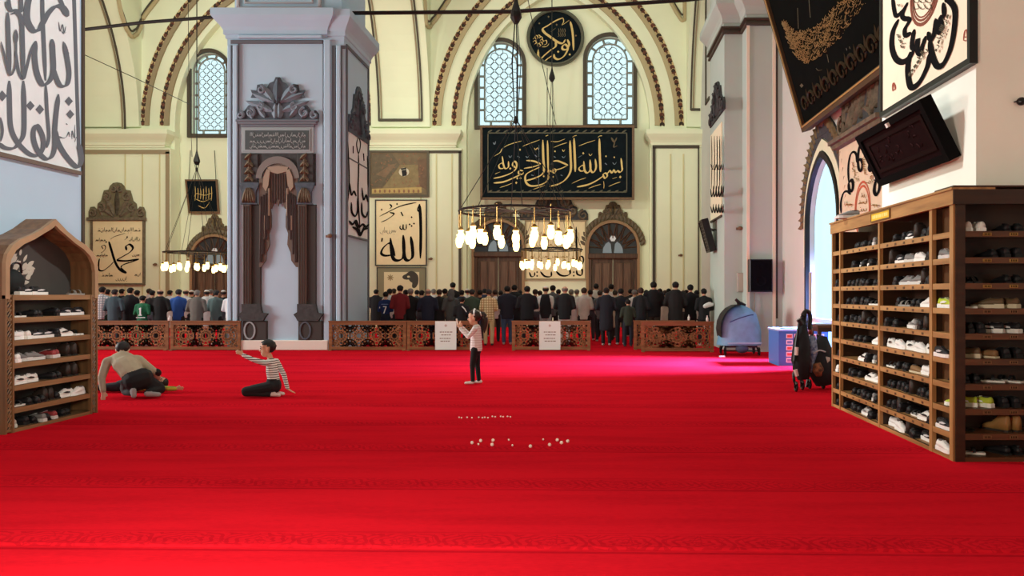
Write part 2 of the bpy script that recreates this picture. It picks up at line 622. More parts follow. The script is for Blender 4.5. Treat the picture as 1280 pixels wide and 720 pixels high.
M_lat = mat('stone_grey_lattice', (140, 142, 136), .8)
for i, (cx, r, sp, sill) in enumerate(WINS):
    k = 35 / FPX
    c = FAR.uv(cx, sp)
    rr = r * k
    zb = FAR.uv(cx, sill)[1]
    fm = MB(FAR)
    o1, i1 = win_outline(cx, r, sp, sill, 4.2), win_outline(cx, r, sp, sill, -.3)
    fm.plate(o1, [list(reversed(i1))], 0, .12)
    win = struct(fm.obj('window_%d' % (i + 1), M_dark))
    g = MB(FAR)
    g.prism(win_outline(cx, r, sp, sill), -.32, -.29)
    gm = bpy.data.materials.get('window_pane_glass')
    if not gm:
        gm = bpy.data.materials.new('window_pane_glass')
        gm.use_nodes = True
        nt = gm.node_tree
        for n_ in list(nt.nodes):
            nt.nodes.remove(n_)
        out = nt.nodes.new('ShaderNodeOutputMaterial')
        tr = nt.nodes.new('ShaderNodeBsdfTransparent')
        tr.inputs[0].default_value = (.96, 1, 1, 1)
        gl = nt.nodes.new('ShaderNodeBsdfGlossy')
        gl.inputs['Roughness'].default_value = .05
        mx = nt.nodes.new('ShaderNodeMixShader')
        mx.inputs[0].default_value = .05
        nt.links.new(tr.outputs[0], mx.inputs[1])
        nt.links.new(gl.outputs[0], mx.inputs[2])
        nt.links.new(mx.outputs[0], out.inputs[0])
    g.obj('pane', gm, win)
    # pierced stone lattice: a border of long lights round a field of round lights
    la = MB(FAR)
    bw = rr * .27

    def inside(x, y, m):
        dx = abs(x - c[0])
        if y > c[1]:
            return math.hypot(dx, y - c[1]) < rr - m
        return dx < rr - m and y > zb + m
    pr = rr / 4.3                       # pitch of the round lights
    row = 0
    y = zb + bw + pr * .55
    while y < c[1] + rr:
        x = c[0] - 4 * pr + (row % 2) * pr * .92
        while x < c[0] + 4 * pr:
            if inside(x, y, bw + pr * .3):
                n = 8
                vs, fs = [], []
                for q in range(n):
                    a = 2 * math.pi * q / n
                    for rad in (pr * .64, pr * .80):
                        vs.append((x + rad * math.cos(a), y + rad * math.sin(a), -.2))
                for q in range(n):
                    a, b = 2 * q, 2 * ((q + 1) % n)
                    fs.append((a, a + 1, b + 1, b))
                la.add(vs, fs)
            x += pr * 1.84
        y += pr * .92
        row += 1
    # the ribs of the border
    t_ = .045
    for m_ in (.0, bw):
        arc = [(c[0] + (rr - m_) / rr * x_, c[1] + (rr - m_) / rr * y_) for x_, y_ in semicircle(rr, 18)]
        path = [(c[0] - rr + m_, zb + m_)] + arc + [(c[0] + rr - m_, zb + m_)]
        for a, b in zip(path, path[1:] + path[:1]):
            la.tube([(a[0], a[1], -.2), (b[0], b[1], -.2)], t_ if m_ else t_ * 1.5, 4)
    for q in range(1, 6):
        yy = zb + bw + (c[1] - zb - bw) * q / 5
        for sg in (-1, 1):
            la.tube([(c[0] + sg * rr, yy, -.2), (c[0] + sg * (rr - bw), yy, -.2)], t_ * 1.3, 4)
    for q in range(1, 5):
        a = math.pi * q / 5
        la.tube([(c[0] + rr * math.cos(a), c[1] + rr * math.sin(a), -.2), (c[0] + (rr - bw) * math.cos(a), c[1] + (rr - bw) * math.sin(a), -.2)], t_ * 1.3, 4)
    for q in (-.45, .45):
        la.tube([(c[0] + rr * q, zb, -.2), (c[0] + rr * q, zb + bw, -.2)], t_ * 1.3, 4)
    la.obj('lattice', M_lat, win)

# other shell walls
wr = MB(side_left(5.25))
DOOR = dict(y0=15.35, y1=17.5, spring=3.15)
dc = -(DOOR['y0'] + DOOR['y1']) / 2
dr = (DOOR['y1'] - DOOR['y0']) / 2
door_arch = [(dc + x, DOOR['spring'] + y) for x, y in pointed(dr, dr * 1.35, 8)]
out = [(-35.45, 0), (dc - dr, 0)] + door_arch + [(dc + dr, 0), (8, 0), (8, 19), (-35.45, 19)]
wr.plate(out, [], -.12, 0)
wall_right = struct(wr.obj('wall_right', M_right))
wl = MB()
wl.box(-26.4, -26, -8, 35.45, 0, 19)
struct(wl.obj('wall_left', M_wall))
wn = MB()
wn.box(-26.4, 5.65, -8.4, -8, 0, 19)
struct(wn.obj('wall_near', M_wall))
ce = MB(Frame((0, 0, 19), (1, 0, 0), (0, 1, 0)))
hol = [[(cx - 1.2, cy - 1.2), (cx - 1.2, cy + 1.2), (cx + 1.2, cy + 1.2), (cx + 1.2, cy - 1.2)] for cx, cy in
       ((-1.5, 15.2), (-1.5, 1.2), (-1.5, 28.8), (-15.4, 28.8), (-15.4, 15.2))]
ce.plate([(-26.4, -8.4), (5.65, -8.4), (5.65, 35.45), (-26.4, 35.45)], hol, 0, .3)
struct(ce.obj('ceiling', M_wall))

# front layer of the far wall with its pointed openings
K6 = 34.6 / FPX
SPR = LAYER.uv(700, 157)[1]


def arc_px(c, R, n=16):
    """left and right arcs of a pointed arch whose left arc is centred c px right of the axis, radius R px; metres about the axis"""
    a1 = math.atan2(math.sqrt(R * R - c * c), -c)
    L = [((c + R * math.cos(math.pi + (a1 - math.pi) * i / n)) * K6, R * math.sin(math.pi + (a1 - math.pi) * i / n) * K6) for i in range(n + 1)]
    return L + [(-x, y) for x, y in reversed(L[:-1])]


C_IN, C_OUT = 68.7, 82.7
for nm, cxp, xa, xb in (('main', 697.5, -8.45, 5.25), ('left', 333.0, -26, -8.45)):
    ax = LAYER.uv(cxp, 157)[0]
    wm = MB(LAYER)
    op = [(ax + x, SPR + y) for x, y in arc_px(C_IN, 114.5 + C_IN)]
    wm.plate([(xa, 0), (op[0][0], 0)] + op + [(op[-1][0], 0), (xb, 0), (xb, 19), (xa, 19)], [], -.4, 0)
    wa = struct(wm.obj('wall_far_arch', M_wall))
    for c_, s0, s1 in ((C_IN, 121, 127), (C_OUT, 146, 151)):
        a, b = arc_px(c_, s0 + c_), arc_px(c_, s1 + c_)
        m = MB(LAYER)
        lp = [(ax + x, SPR + y) for x, y in b] + [(ax + x, SPR + y) for x, y in reversed(a)]
        m.plate(lp, [], 0, .10)
        m.obj('arch_moulding', M_tan if nm == 'left' else mat('stone_band', (176, 160, 122), .8), wa)
        pa, pb = arc_px(c_, s1 + .2 + c_), arc_px(c_, s1 + 6.4 + c_)
        m = MB(LAYER)
        m.plate([(ax + x, SPR + y) for x, y in pb] + [(ax + x, SPR + y) for x, y in reversed(pa)], [], 0, .02)
        m.obj('ornament_ground', mat('ochre_band_ground', (205, 180, 130), .8), wa)
        mid = arc_px(c_, s1 + 3.2 + c_, 60)
        m = MB(LAYER)
        acc, k = 0, 0
        for p, q in zip(mid, mid[1:]):
            acc += math.dist(p, q)
            if acc > .125:
                acc = 0
                k += 1
                t = math.atan2(q[1] - p[1], q[0] - p[0])
                o = (ax + p[0], SPR + p[1])
                m.cur = k % 2
                if k % 3 == 0:
                    for sg in (.5, -.5):
                        m.leaf(o, t + sg, .22, .13, .022, .04)
                elif k % 3 == 1:
                    m.leaf(o, t, .22, .2, .022, .04)
                else:
                    for sg in (1.57, -1.57):
                        m.leaf(o, t + sg, .11, .1, .022, .04)
                    m.leaf(o, t, .16, .08, .022, .05)
        m.obj('leaf_ornament', [mat('dark_brown_paint', (62, 46, 36), .8), mat('rust_brown_paint', (104, 62, 46), .8)], wa)

# pilasters of the far wall below the springing
COR_B, COR_T = PIL.uv(500, 185)[1], PIL.uv(500, 163)[1]


def rings(mb, x0, x1, y0, y1, prof):
    """a moulded block: rectangular rings of growing overhang on all sides (o, z)"""
    vs, fs = [], []
    for o, z in prof:
        vs += [(x0 - o, y0 - o, z), (x1 + o, y0 - o, z), (x1 + o, y1 + o, z), (x0 - o, y1 + o, z)]
    n = len(prof)
    for i in range(n - 1):
        for k in range(4):
            a, b = i * 4 + k, i * 4 + (k + 1) % 4
            fs.append((a, b, b + 4, a + 4))
    fs.append((3, 2, 1, 0))
    fs.append(tuple(range(4 * n - 4, 4 * n)))
    mb.add(vs, fs)


def cprof(z0, z1, o):
    h = z1 - z0
    return [(0, z0), (o * .12, z0 + .02), (o * .12, z0 + h * .14), (o * .25, z0 + h * .16), (o * .25, z0 + h * .3), (o * .4, z0 + h * .42), (o * .75, z0 + h * .6),
            (o * .95, z0 + h * .72), (o, z0 + h * .76), (o, z0 + h)]


for xl, xr, lab in ((-10.1, PIL.uv(577, 0)[0], 0), (PIL.uv(815, 0)[0], 5.25, 1), (-24.0, PIL.uv(213, 0)[0], 2)):
    p = MB()
    p.box(xl, xr, 34.2, 34.6, 0, COR_B)
    pil = struct(p.obj('wall_far_pilaster', M_wall))
    m = MB()
    rings(m, xl + .02, xr - .3 if lab != 1 else xr, 34.22, 34.6, cprof(COR_B, COR_T, .3))
    m.obj('cornice', M_wall, pil)
    # painted frame lines on the face
    zt = COR_B - .18
    m = MB()
    if lab == 0:
        xs = [xr - .09, ]
        m.box(-7.75, xr, 34.15, 34.2, zt - .06, zt + .06)
        m.box(xr - .13, xr - .01, 34.15, 34.2, 1.0, zt)
    elif lab == 1:
        m.box(xl + .02, xr - .1, 34.15, 34.2, zt + .16, zt + .30)
        m.box(xl + .02, xl + .16, 34.15, 34.2, .6, zt + .2)
        m.box(PIL.uv(873, 0)[0] - .03, PIL.uv(873, 0)[0] + .03, 34.15, 34.2, .6, zt + .2)
    else:
        m.box(xl, xr - .04, 34.15, 34.2, zt - .09, zt + .09)
        m.box(xr - .2, xr - .04, 34.15, 34.2, .6, zt)
    m.obj('frame_line', M_dark if lab == 1 else M_tan if lab == 2 else M_dark, pil)
    if lab != 1:
        m = MB()
        for q in range(3):
            xx = xl + (xr - xl) * (.55 + .17 * q)
            m.box(xx, xx + .05, 34.17, 34.2, .6, zt - .1)
        m.obj('panel_rib', mat('pale_olive_moulding', (206, 198, 152), .8), pil)
    else:
        m = MB()
        for q in (.36, .62):
            xx = xl + (xr - xl) * q
            m.box(xx, xx + .06, 34.17, 34.2, .6, zt - .1)
        m.obj('panel_rib', mat('pale_olive_moulding', (206, 198, 152), .8), pil)

# arches that run back from the free piers to the far wall
for xl, xr, fl_, frt, zb_ in ((-10.1, -7.36, -9.72, -7.72, 150), (-24.0, -20.9, -23.6, -21.53, 163), (4.6, 5.25, 4.78, 5.6, 137)):
    f = side_right(xl)
    s_, r_ = 5.65, 8.6
    crv = [(28.75 + x, 9.35 + y) for x, y in pointed(s_, r_, 16)]
    m = MB(f)
    m.plate([(23.0, 9.35)] + crv + [(34.61, 9.35), (34.61, 19), (23.0, 19)], [], 0, xr - xl)
    ar = struct(m.obj('arch', M_wall))
    zz = W(500, zb_, 34.3).z
    h0 = 34.4
    path = [p for p in reversed(crv) if p[1] > zz]
    path = [(34.38, zz)] + path
    for xx, sg in ((fl_, 1), (frt, -1)):
        if xx > 5.25:
            continue
        for off, w_, mt in ((0, .075, M_dark), (.12 * sg, .06, M_tan)):
            m = MB()
            for (a, b), (c, d) in zip(path, path[1:]):
                x0, x1 = xx + off - w_ / 2, xx + off + w_ / 2
                m.add([(x0, a, b), (x1, a, b), (x1, c, d), (x0, c, d), (x0, a - .05, b - .03), (x1, a - .05, b - .03), (x1, c - .05, d - .03), (x0, c - .05, d - .03)],
                      [(4, 5, 6, 7), (0, 4, 7, 3), (1, 2, 6, 5), (0, 1, 5, 4), (3, 7, 6, 2)])
            m.obj('soffit_line', mt, ar)
    m = MB()
    m.box(fl_, min(frt, 5.2), 34.28, 34.36, zz - .05, zz + .06)
    m.obj('soffit_line', M_dark, ar)
# frame line of the blind arch on the right wall
m = MB(side_left(5.25))
a = side_left(5.25).uv(883, 131)
m.box(a[0] - .1, a[0] + .1, a[1], 17, 0, .05)
m.box(a[0], a[0] + .9, a[1], a[1] + .14, 0, .05)
m.obj('wall_line', M_dark, wall_right)

# pendentive mouldings in the spandrels
TRIM = 0
for pts in ([(143, -30), (150, 14), (157, 35), (164, 47), (171, 42), (180, 22), (197, 0), (215, -25)],
            [(529, -30), (530, 0), (532, 30), (536, 35), (545, 25), (562, 0), (580, -28)],
            [(820, -30), (837, 0), (845, 15), (852, 26), (856, 24), (856, 0), (857, -30)]):
    TRIM += 1
    xf_ = (-20.88, -7.34, 4.58)[TRIM - 1]          # flank of the arch beside the spandrel: the moulding turns the corner onto it
    pc_ = CX + xf_ * FPX / 34.58

    def onto(px, py, dz=0.0):
        if (px < pc_) == (xf_ < 0):
            f_ = side_right(xf_) if xf_ < 0 else side_left(xf_)
            a_ = f_.uv(px, py)
            v = f_.M @ Vector((a_[0], a_[1], .02))
        else:
            a_ = LAYER.uv(px, py)
            v = LAYER.M @ Vector((a_[0], a_[1], .03))
        return (v.x, v.y, v.z + dz)
    line = [q for a_, b_ in zip(pts, pts[1:]) for q in ([a_[0] + (b_[0] - a_[0]) * k / 5, a_[1] + (b_[1] - a_[1]) * k / 5] for k in range(5))] + [list(pts[-1])]
    line = catmull(line[::2], 3)
    m = MB()
    m.tube([onto(p[0], p[1]) for p in line], .10, 6)
    t = struct(m.obj('trim_%d' % TRIM, mat('stone_band', (176, 160, 122), .8)))
    m = MB()
    m.tube([onto(p[0], p[1], .26) for p in line], .045, 6)
    m.obj('inner_line', M_dark, t)

# ---------------------------------------------------------------- free piers
def zpx(y, d):
    return EYE - (y - CY) * d / FPX


P1Y = 20.6
F1 = front(P1Y)
m = MB()
m.box(-10.05, -6.8, P1Y, 23.0, 0, 8.68)
m.box(-9.9, -6.9, P1Y + .12, 22.9, 9.4, 19)
pier1 = struct(m.obj('wall_pier', M_pier))
m = MB()
rings(m, -10.05, -7.32, P1Y, 23.0, cprof(8.66, 9.42, .32))
rings(m, -7.5, -6.82, P1Y + .02, 22.98, cprof(8.62, 9.42, .26))
m.obj('cornice', M_pier, pier1)
m = MB(F1)


def lbox(mb, fr, x0, y0, x1, y1, h0, h1):
    a = rect(fr, x0, y0, x1, y1)
    mb.bevel_box(a[0], a[2], a[1], a[3], h0, h1, min(.02, (h1 - h0) * .4))


m = MB(F1)
lbox(m, F1, 285, 57, 289.5, 401, 0, .05)
lbox(m, F1, 292, 57, 298, 437, 0, .07)
lbox(m, F1, 405.5, 50, 414, 437, 0, .07)
lbox(m, F1, 421, 57, 426.5, 437, 0, .07)
lbox(m, F1, 300, 45, 404, 49, 0, .12)
m.obj('frame_moulding', M_pier, pier1)
m = MB(F1)
lbox(m, F1, 289.5, 57, 292, 437, 0, .03)
lbox(m, F1, 298, 55, 299.2, 437, 0, .03)
lbox(m, F1, 403.5, 55, 405, 437, 0, .03)
lbox(m, F1, 415.5, 60, 420, 401, 0, .03)
lbox(m, F1, 415.5, 57, 432, 61, 0, .03)
lbox(m, F1, 289, 50.5, 404, 55, 0, .06)
lbox(m, F1, 426.5, 61, 428, 437, 0, .03)
m.obj('frame_line', M_slate, pier1)
m = MB(F1)
lbox(m, F1, 301, 425, 411.5, 437.6, 0, .10)
m.obj('plinth', mat('white_plinth_paint', (228, 222, 212), .8), pier1)
m = MB(front(P1Y + .12))
fu = front(P1Y + .12)
for a in ((296, -60, 300, 9), (398, -60, 402, 9), (296, 9, 402, 12)):
    lbox(m, fu, *a, 0, .05)
for a in ((306, -60, 308, 3), (390, -60, 392, 3), (306, 3, 392, 5)):
    lbox(m, fu, *a, 0, .05)
m.obj('upper_frame', mat('mauve_grey_paint', (190, 184, 190), .8), pier1)
F1S = side_right(-6.8)
m = MB(F1S)
for y0, y1, z0, z1 in ((20.75, 22.85, 8.50, 8.58), (20.75, 20.82, .2, 8.5), (22.8, 22.86, .2, 8.5)):
    m.box(y0, y1, z0, z1, 0, .04)
m.obj('side_line', M_slate, pier1)

m = MB()
m.box(-10.1, -6.8, 7.4, 9.97, 0, 19)
pier0 = struct(m.obj('wall_pier', M_pier))
m = MB(side_right(-6.8))
m.box(9.915, 9.965, .05, 19, 0, .02)
m.obj('edge_line', M_dark, pier0)

M_pier2 = mat('warm_grey_wall_paint', (186, 202, 194), .85, var=.06, vscale=.8)
m = MB()
m.box(3.8, 4.5, 20.6, 23.0, 0, 19)
m.box(4.3, 5.25, 19.95, 23.0, 0, 19)
pier2 = struct(m.obj('wall_pier', M_pier2))
m = MB()
rings(m, 3.8, 4.34, 20.6, 23.0, cprof(8.98, 9.75, .28))
rings(m, 4.3, 5.25, 19.95, 23.0, cprof(8.98, 9.75, .28))
m.obj('cornice', M_pier2, pier2)
m = MB()
rings(m, 3.79, 4.34, 20.59, 23.0, [(.01, 8.80), (.05, 8.82), (.05, 8.88), (.02, 8.89), (.02, 8.93), (.09, 8.95), (.09, 8.99)])
rings(m, 4.29, 5.26, 19.94, 23.0, [(.01, 8.80), (.05, 8.82), (.05, 8.88), (.02, 8.89), (.02, 8.93), (.09, 8.95), (.09, 8.99)])
m.obj('dark_moulding', M_dark, pier2)
m = MB()
m.box(4.28, 4.36, 19.92, 19.95, 0.1, 8.8)
m.box(4.98, 5.06, 19.92, 19.95, 0.1, 8.8)
m.obj('lit_edge_strip', mat('lit_edge_cream', (240, 226, 205), .7), pier2)  # cream at the step paints its lit flank into the colour
m = MB()
m.box(5.07, 5.12, 19.93, 19.95, .9, 8.8)
m.obj('edge_line', M_dark, pier2)

M_pier3 = mat('beige_wall_paint', (248, 250, 238), .85, var=.08, vscale=1.2)
m = MB()
m.box(3.78, 8, 7.2, 9.5, 0, 19)
pier3 = struct(m.obj('wall_pier', M_pier3))
m = MB()
m.ball((1274.5 * 0 + (1276 - CX) * 7.18 / FPX, 7.17, zpx(127, 7.18)), (.045, .04, .04), 12, 8)
m.lathe([(.06, 0), (.06, .01)], 12, ((1276 - CX) * 7.18 / FPX, 7.19, zpx(127, 7.18) - .005))
m.obj('bracket', M_black, pier3)
m = MB(side_left(5.25))
m.box(-20, -17.55, 8.8, 9.0, 0, .12)
m.obj('string_course', M_tan, wall_right)

# the bright doorway in the right wall: reveal, glazed leaf
f = side_left(5.25)
m = MB(f)
oa = [(dc - dr - .1, 0)] + [(dc + x, DOOR['spring'] + y) for x, y in pointed(dr + .1, (dr + .1) * 1.35, 8)] + [(dc + dr + .1, 0)]
ia = [(dc - dr, 0)] + door_arch + [(dc + dr, 0)]
m.plate(oa + list(reversed(ia)), [], 0, .1)
door_r = struct(m.obj('door_3', M_iron))
m = MB(f)
oa2 = [(dc - dr - .3, 2.2)] + [(dc + x, DOOR['spring'] + y) for x, y in pointed(dr + .3, (dr + .3) * 1.35, 8)] + [(dc + dr + .3, 2.2)]
ia2 = [(dc - dr - .12, 2.2)] + [(dc + x, DOOR['spring'] + y) for x, y in pointed(dr + .12, (dr + .12) * 1.35, 8)] + [(dc + dr + .12, 2.2)]
m.plate(oa2 + list(reversed(ia2)), [], 0, .06)
m.obj('stone_surround', M_wall, door_r)
m = MB(f)
m.prism(ia, -.10, -.085)
m.obj('pane', gm, door_r)
m = MB(f)
m.box(dc - dr, dc + dr, .9, 1.0, -.085, -.03)
m.box(dc + dr * .55, dc + dr * .62, 0, 3.2, -.085, -.03)
m.obj('glazing_bar', mat('white_door_paint', (225, 225, 225), .5), door_r)
# pale curtain of outside: a sunlit courtyard wall and paving beyond the door
m = MB()
m.box(5.41, 12, 12, 22, -.2, -.01)
struct(m.obj('courtyard_paving', mat('pale_stone_paving', (225, 225, 222), .8)))
# ================================================================ PAINTED ORNAMENT, DOORS, CALLIGRAPHY
def cv(pts, ox, oy, sc):
    return [(ox + x / sc, oy + y / sc) for x, y in pts]


def crest(parent, fr, x0, x1, yb, yt, mats, style=0, skip=None, name='crest'):
    """carved-looking crest standing on a base line; px readings on the frame"""
    a, b = fr.uv(x0, yb), fr.uv(x1, yb)
    t = fr.uv((x0 + x1) / 2, yt)
    cx, cz = (a[0] + b[0]) / 2, a[1]
    A, B = (b[0] - a[0]) / 2, t[1] - a[1]
    if style == 0:
        half = [(1, 0), (1.0, .2), (.93, .33), (.8, .34), (.7, .25), (.68, .42), (.56, .5), (.5, .68), (.46, .78), (.3, .8), (.25, .9), (.14, .98), (0, 1.0)]
        sc = [(.86, .16, .15), (.55, .3, .17), (.36, .6, .16), (.12, .8, .11)]
        lv = [(0, .1, 90, .7, .2), (.1, .1, 60, .55, .18), (.1, .06, 28, .55, .16), (.3, .35, 70, .38, .14), (.5, .08, 60, .35, .13)]
    else:
        half = [(1, 0), (1.0, .14), (.93, .22), (.82, .2), (.72, .33), (.5, .41), (.25, .42), (.5, .52), (.66, .52), (.62, .6), (.66, .7), (.52, .68), (.5, .82), (.38, .84), (.28, .72), (.2, .86), (.1, .9), (.05, 1.0), (0, 1.0)]
        sc = [(.9, .1, .09), (.66, .16, .12), (.42, .3, .1), (.4, .7, .1)]
        lv = [(0, .38, 90, .6, .24), (.08, .4, 52, .55, .2), (.12, .42, 22, .55, .16), (.12, .2, 20, .7, .2), (.3, .05, 50, .38, .14), (.05, .02, 90, .36, .2), (.6, .02, 60, .25, .14)]
    o = MB(fr)
    poly = [(cx + A * x, cz + B * y) for x, y in half] + [(cx - A * x, cz + B * y) for x, y in reversed(half[:-1])]
    o.prism(poly, 0, .05)
    g = o.obj(name, mats[0], parent)
    o = MB(fr)
    for sg in (1, -1):
        for x, y, r in sc:
            o.scroll((cx + sg * A * x, cz + B * y), A * r, 1.3, math.pi / 2, sg, A * .045, .07)
        for x, y, ang, L, wd in lv:
            an = math.radians(ang)
            d = Vector((math.cos(an) * sg * A, math.sin(an) * B)) * L
            o.leaf((cx + sg * A * x, cz + B * y), math.atan2(d.y, d.x), d.length, A * wd, .05, .07)
    o.obj('carved_foliage', mats[1], parent)
    return g


# ---- doors of the far wall
M_w1 = wood('dark_door_wood', (92, 66, 50), (58, 40, 30))
M_w2 = wood('door_panel_wood', (112, 84, 66), (76, 54, 42))
M_dglass = mat('dusky_fanlight_glass', (58, 62, 66), .12)
M_bglass = mat('blue_grey_fanlight_glass', (140, 158, 172), .1)
M_crown = mat('painted_ochre_ornament', (128, 108, 72), .8, var=.5, vscale=9, bump=.3, bscale=20)


def far_door(num, cx, r, sp, top):
    k = 35 / FPX
    c = FAR.uv(cx, sp)
    R = r * k
    m = MB(FAR)
    arc = lambda q: [(c[0] + x, c[1] + y) for x, y in semicircle(q, 16)]
    out_ = [(c[0] - R, 0)] + arc(R) + [(c[0] + R, 0)]
    inn = [(c[0] - R * .9, 0)] + arc(R * .9) + [(c[0] + R * .9, 0)]
    m.plate(out_ + list(reversed(inn)), [], 0, .16)
    d = struct(m.obj('door_%d' % num, mat('tan_door_surround', (150, 118, 86), .7)))
    zt = c[1] - R * .24
    m = MB(FAR)
    m.prism([(c[0] - R * .9, zt)] + arc(R * .9) + [(c[0] + R * .9, zt)], 0, .03)
    m.obj('fanlight', M_dglass, d)
    m = MB(FAR)
    for q in range(9):
        a = math.pi * (q + .5) / 9
        a2 = a + math.pi / 9
        p0 = (c[0] + R * .42 * math.cos(a), c[1] - R * .1 + R * .42 * math.sin(a), .05)
        for aa in (a - .16, a + .16):
            m.tube([p0, (c[0] + R * .88 * math.cos(aa), c[1] + R * .88 * math.sin(aa), .05)], R * .025, 4)
        if q < 8:
            m.tube([p0, (c[0] + R * .64 * math.cos(a + math.pi / 18), c[1] + R * .64 * math.sin(a + math.pi / 18), .05),
                    (c[0] + R * .42 * math.cos(a2), c[1] - R * .1 + R * .42 * math.sin(a2), .05)], R * .025, 4)
    m.obj('fanlight_tracery', M_w1, d)
    m = MB(FAR)
    for sg in (-1, 1):
        m.prism([(c[0] + sg * R * x, zt + R * y) for x, y in ((.04, .02), (.38, .02), (.36, .2), (.27, .36), (.16, .44), (.08, .36))][::sg], .03, .07)
    m.obj('drop_pane', M_bglass, d)
    m = MB(FAR)
    m.prism([(c[0] + R * .12 * math.cos(q * math.pi / 3), zt + R * .56 + R * .12 * math.sin(q * math.pi / 3)) for q in range(6)], .03, .07)
    m.obj('hexagonal_pane', mat('pale_fanlight_glass', (225, 232, 238), .1), d)
    m = MB(FAR)
    m.bevel_box(c[0] - R * .92, c[0] + R * .92, zt - R * .2, zt, .0, .2, .04)
    m.obj('transom', M_w1, d)
    m = MB(FAR)
    for sg in (-1, 1):
        a, b = sorted((c[0] + sg * R * .78, c[0] + sg * R * .92))
        m.bevel_box(a, b, 0, zt - R * .2, 0, .14, .03)
    m.obj('jamb', M_w1, d)
    for sg in (-1, 1):
        a, b = sorted((c[0] + sg * R * .015, c[0] + sg * R * .77))
        m = MB(FAR)
        m.box(a, b, 0, zt - R * .2, 0, .05)
        lf = m.obj('door_leaf', M_w1, d)
        for q0, q1 in ((.2, 1.25), (1.4, zt - R * .35)):
            m = MB(FAR)
            w_ = b - a
            m.bevel_box(a + w_ * .12, a + w_ * .47, q0, q1, .05, .09, .03)
            m.bevel_box(a + w_ * .53, a + w_ * .88, q0, q1, .05, .09, .03)
            m.obj('panel', M_w2, lf)
    # ornament round the arch
    m = MB(FAR)
    o2 = [(x, y) for x, y in arc(R * 1.24) if y > c[1] + .05]
    i2 = [(x, y) for x, y in arc(R * 1.02) if y > c[1] + .05]
    m.plate(o2 + list(reversed(i2)), [], 0, .06)
    m.obj('arch_ornament', M_crown, d)
    m = MB(FAR)
    for q in range(22):
        a = math.pi * (q + .5) / 22
        p = (c[0] + R * 1.04 * math.cos(a), c[1] + R * 1.04 * math.sin(a))
        s_ = 1 if a < math.pi / 2 else -1
        m.leaf(p, a + .7 * s_, R * .25, R * .15, .06, .08)
    m.obj('leaf_ornament', M_orn, d)
    zc = FAR.uv(cx, top)
    crest(d, FAR, cx - r * .55, cx + r * .55, sp - r * 1.12, top, (M_crown, M_orn), 0)
    return d


far_door(1, 766, 33.5, 309, 252)
far_door(2, 623, 33.0, 307, 252)
far_door(4, 269, 30, 323, 268)

# ---- doorway crown on the right wall
FR = side_left(5.25)
dcz = DOOR['spring'] + dr * 1.35
m = MB(FR)
o_ = [(dc + x, DOOR['spring'] + y) for x, y in pointed(dr + .62, (dr + .62) * 1.45, 8)]
i_ = [(dc + x, DOOR['spring'] + y) for x, y in pointed(dr + .31, (dr + .31) * 1.36, 8)]
m.plate(o_ + list(reversed(i_)), [], 0, .05)
m.obj('arch_ornament', M_ornd, door_r)
m = MB(FR)
for p, q in zip(o_, o_[1:]):
    for t in (0, .5):
        b = (p[0] + (q[0] - p[0]) * t, p[1] + (q[1] - p[1]) * t)
        a = math.atan2(DOOR['spring'] - b[1], dc - b[0])
        m.leaf(b, a + .4, .32, .16, .05, .06)
m.obj('leaf_ornament', M_crown, door_r)
tp = DOOR['spring'] + (dr + .5) * 1.45
m = MB(FR)
m.prism([(dc - .55, tp - .35), (dc - .42, tp + .05), (dc - .3, tp + .35), (dc - .26, tp + .75), (dc - .12, tp + 1.1), (dc, tp + 1.3), (dc + .12, tp + 1.1), (dc + .26, tp + .75), (dc + .3, tp + .35), (dc + .42, tp + .05), (dc + .55, tp - .35)][::-1], 0, .06)
m.obj('crest', M_ornd, door_r)
m = MB(FR)
for k in range(4):
    for sg in (-1, 1):
        m.leaf((dc, tp - .15 + k * .3), math.pi / 2 + sg * .7, .42 - .04 * k, .17, .06, .07)
m.leaf((dc, tp + .6), math.pi / 2, .65, .22, .06, .07)
m.obj('leaf_ornament', M_crown, door_r)

# ---- the painted niche on the face of the free pier
FN = front(P1Y)
niche = thing('painted_niche', 'grey painted niche with columns and looped curtain on the big pier', 'mural', (-8.4, P1Y, 0))
q = lambda fr, pts: [fr.uv(*p) for p in pts]


def pxprism(pts, h0, h1, name, mt, parent, fr=FN):
    mm_ = MB(fr)
    pp = q(fr, pts)
    mm_.plate(pp, [], h0, h1)
    return mm_.obj(name, mt, parent)


def pxboxes(lst, name, mt, parent, fr=FN):
    mm_ = MB(fr)
    for x0, y0, x1, y1, h0, h1 in lst:
        lbox(mm_, fr, x0, y0, x1, y1, h0, h1)
    return mm_.obj(name, mt, parent)


crest(niche, FN, 297, 399, 150, 97, (M_slorn, mat('painted_light_slate', (120, 136, 150), .8)), 1)
pxboxes([(296, 150, 399, 152.5, 0, .10), (299, 152.5, 397, 156, 0, .08), (302, 156, 394, 159, 0, .06)], 'entablature', mat('painted_mauve_slate', (114, 124, 134), .8), niche)
pxboxes([(302, 159, 393, 192, 0, .04), (305, 161.5, 389, 189.5, .04, .055)], 'panel_frame', mat('painted_silver_grey', (152, 164, 168), .8), niche)
pxboxes([(307.5, 163.5, 387, 187.5, .055, .062)], 'inscription_panel', mat('slate_green_panel', (72, 82, 84), .7), niche)
m = MB(FN)
for k, yy in enumerate((171, 178.5, 185)):
    scribble(m, 312, yy, 383, yy, 5.0, .9, .066, FN.uv, 40 + k, 1.1)
m.obj('inscription', mat('faded_silver_paint', (150, 158, 158), .7), niche)
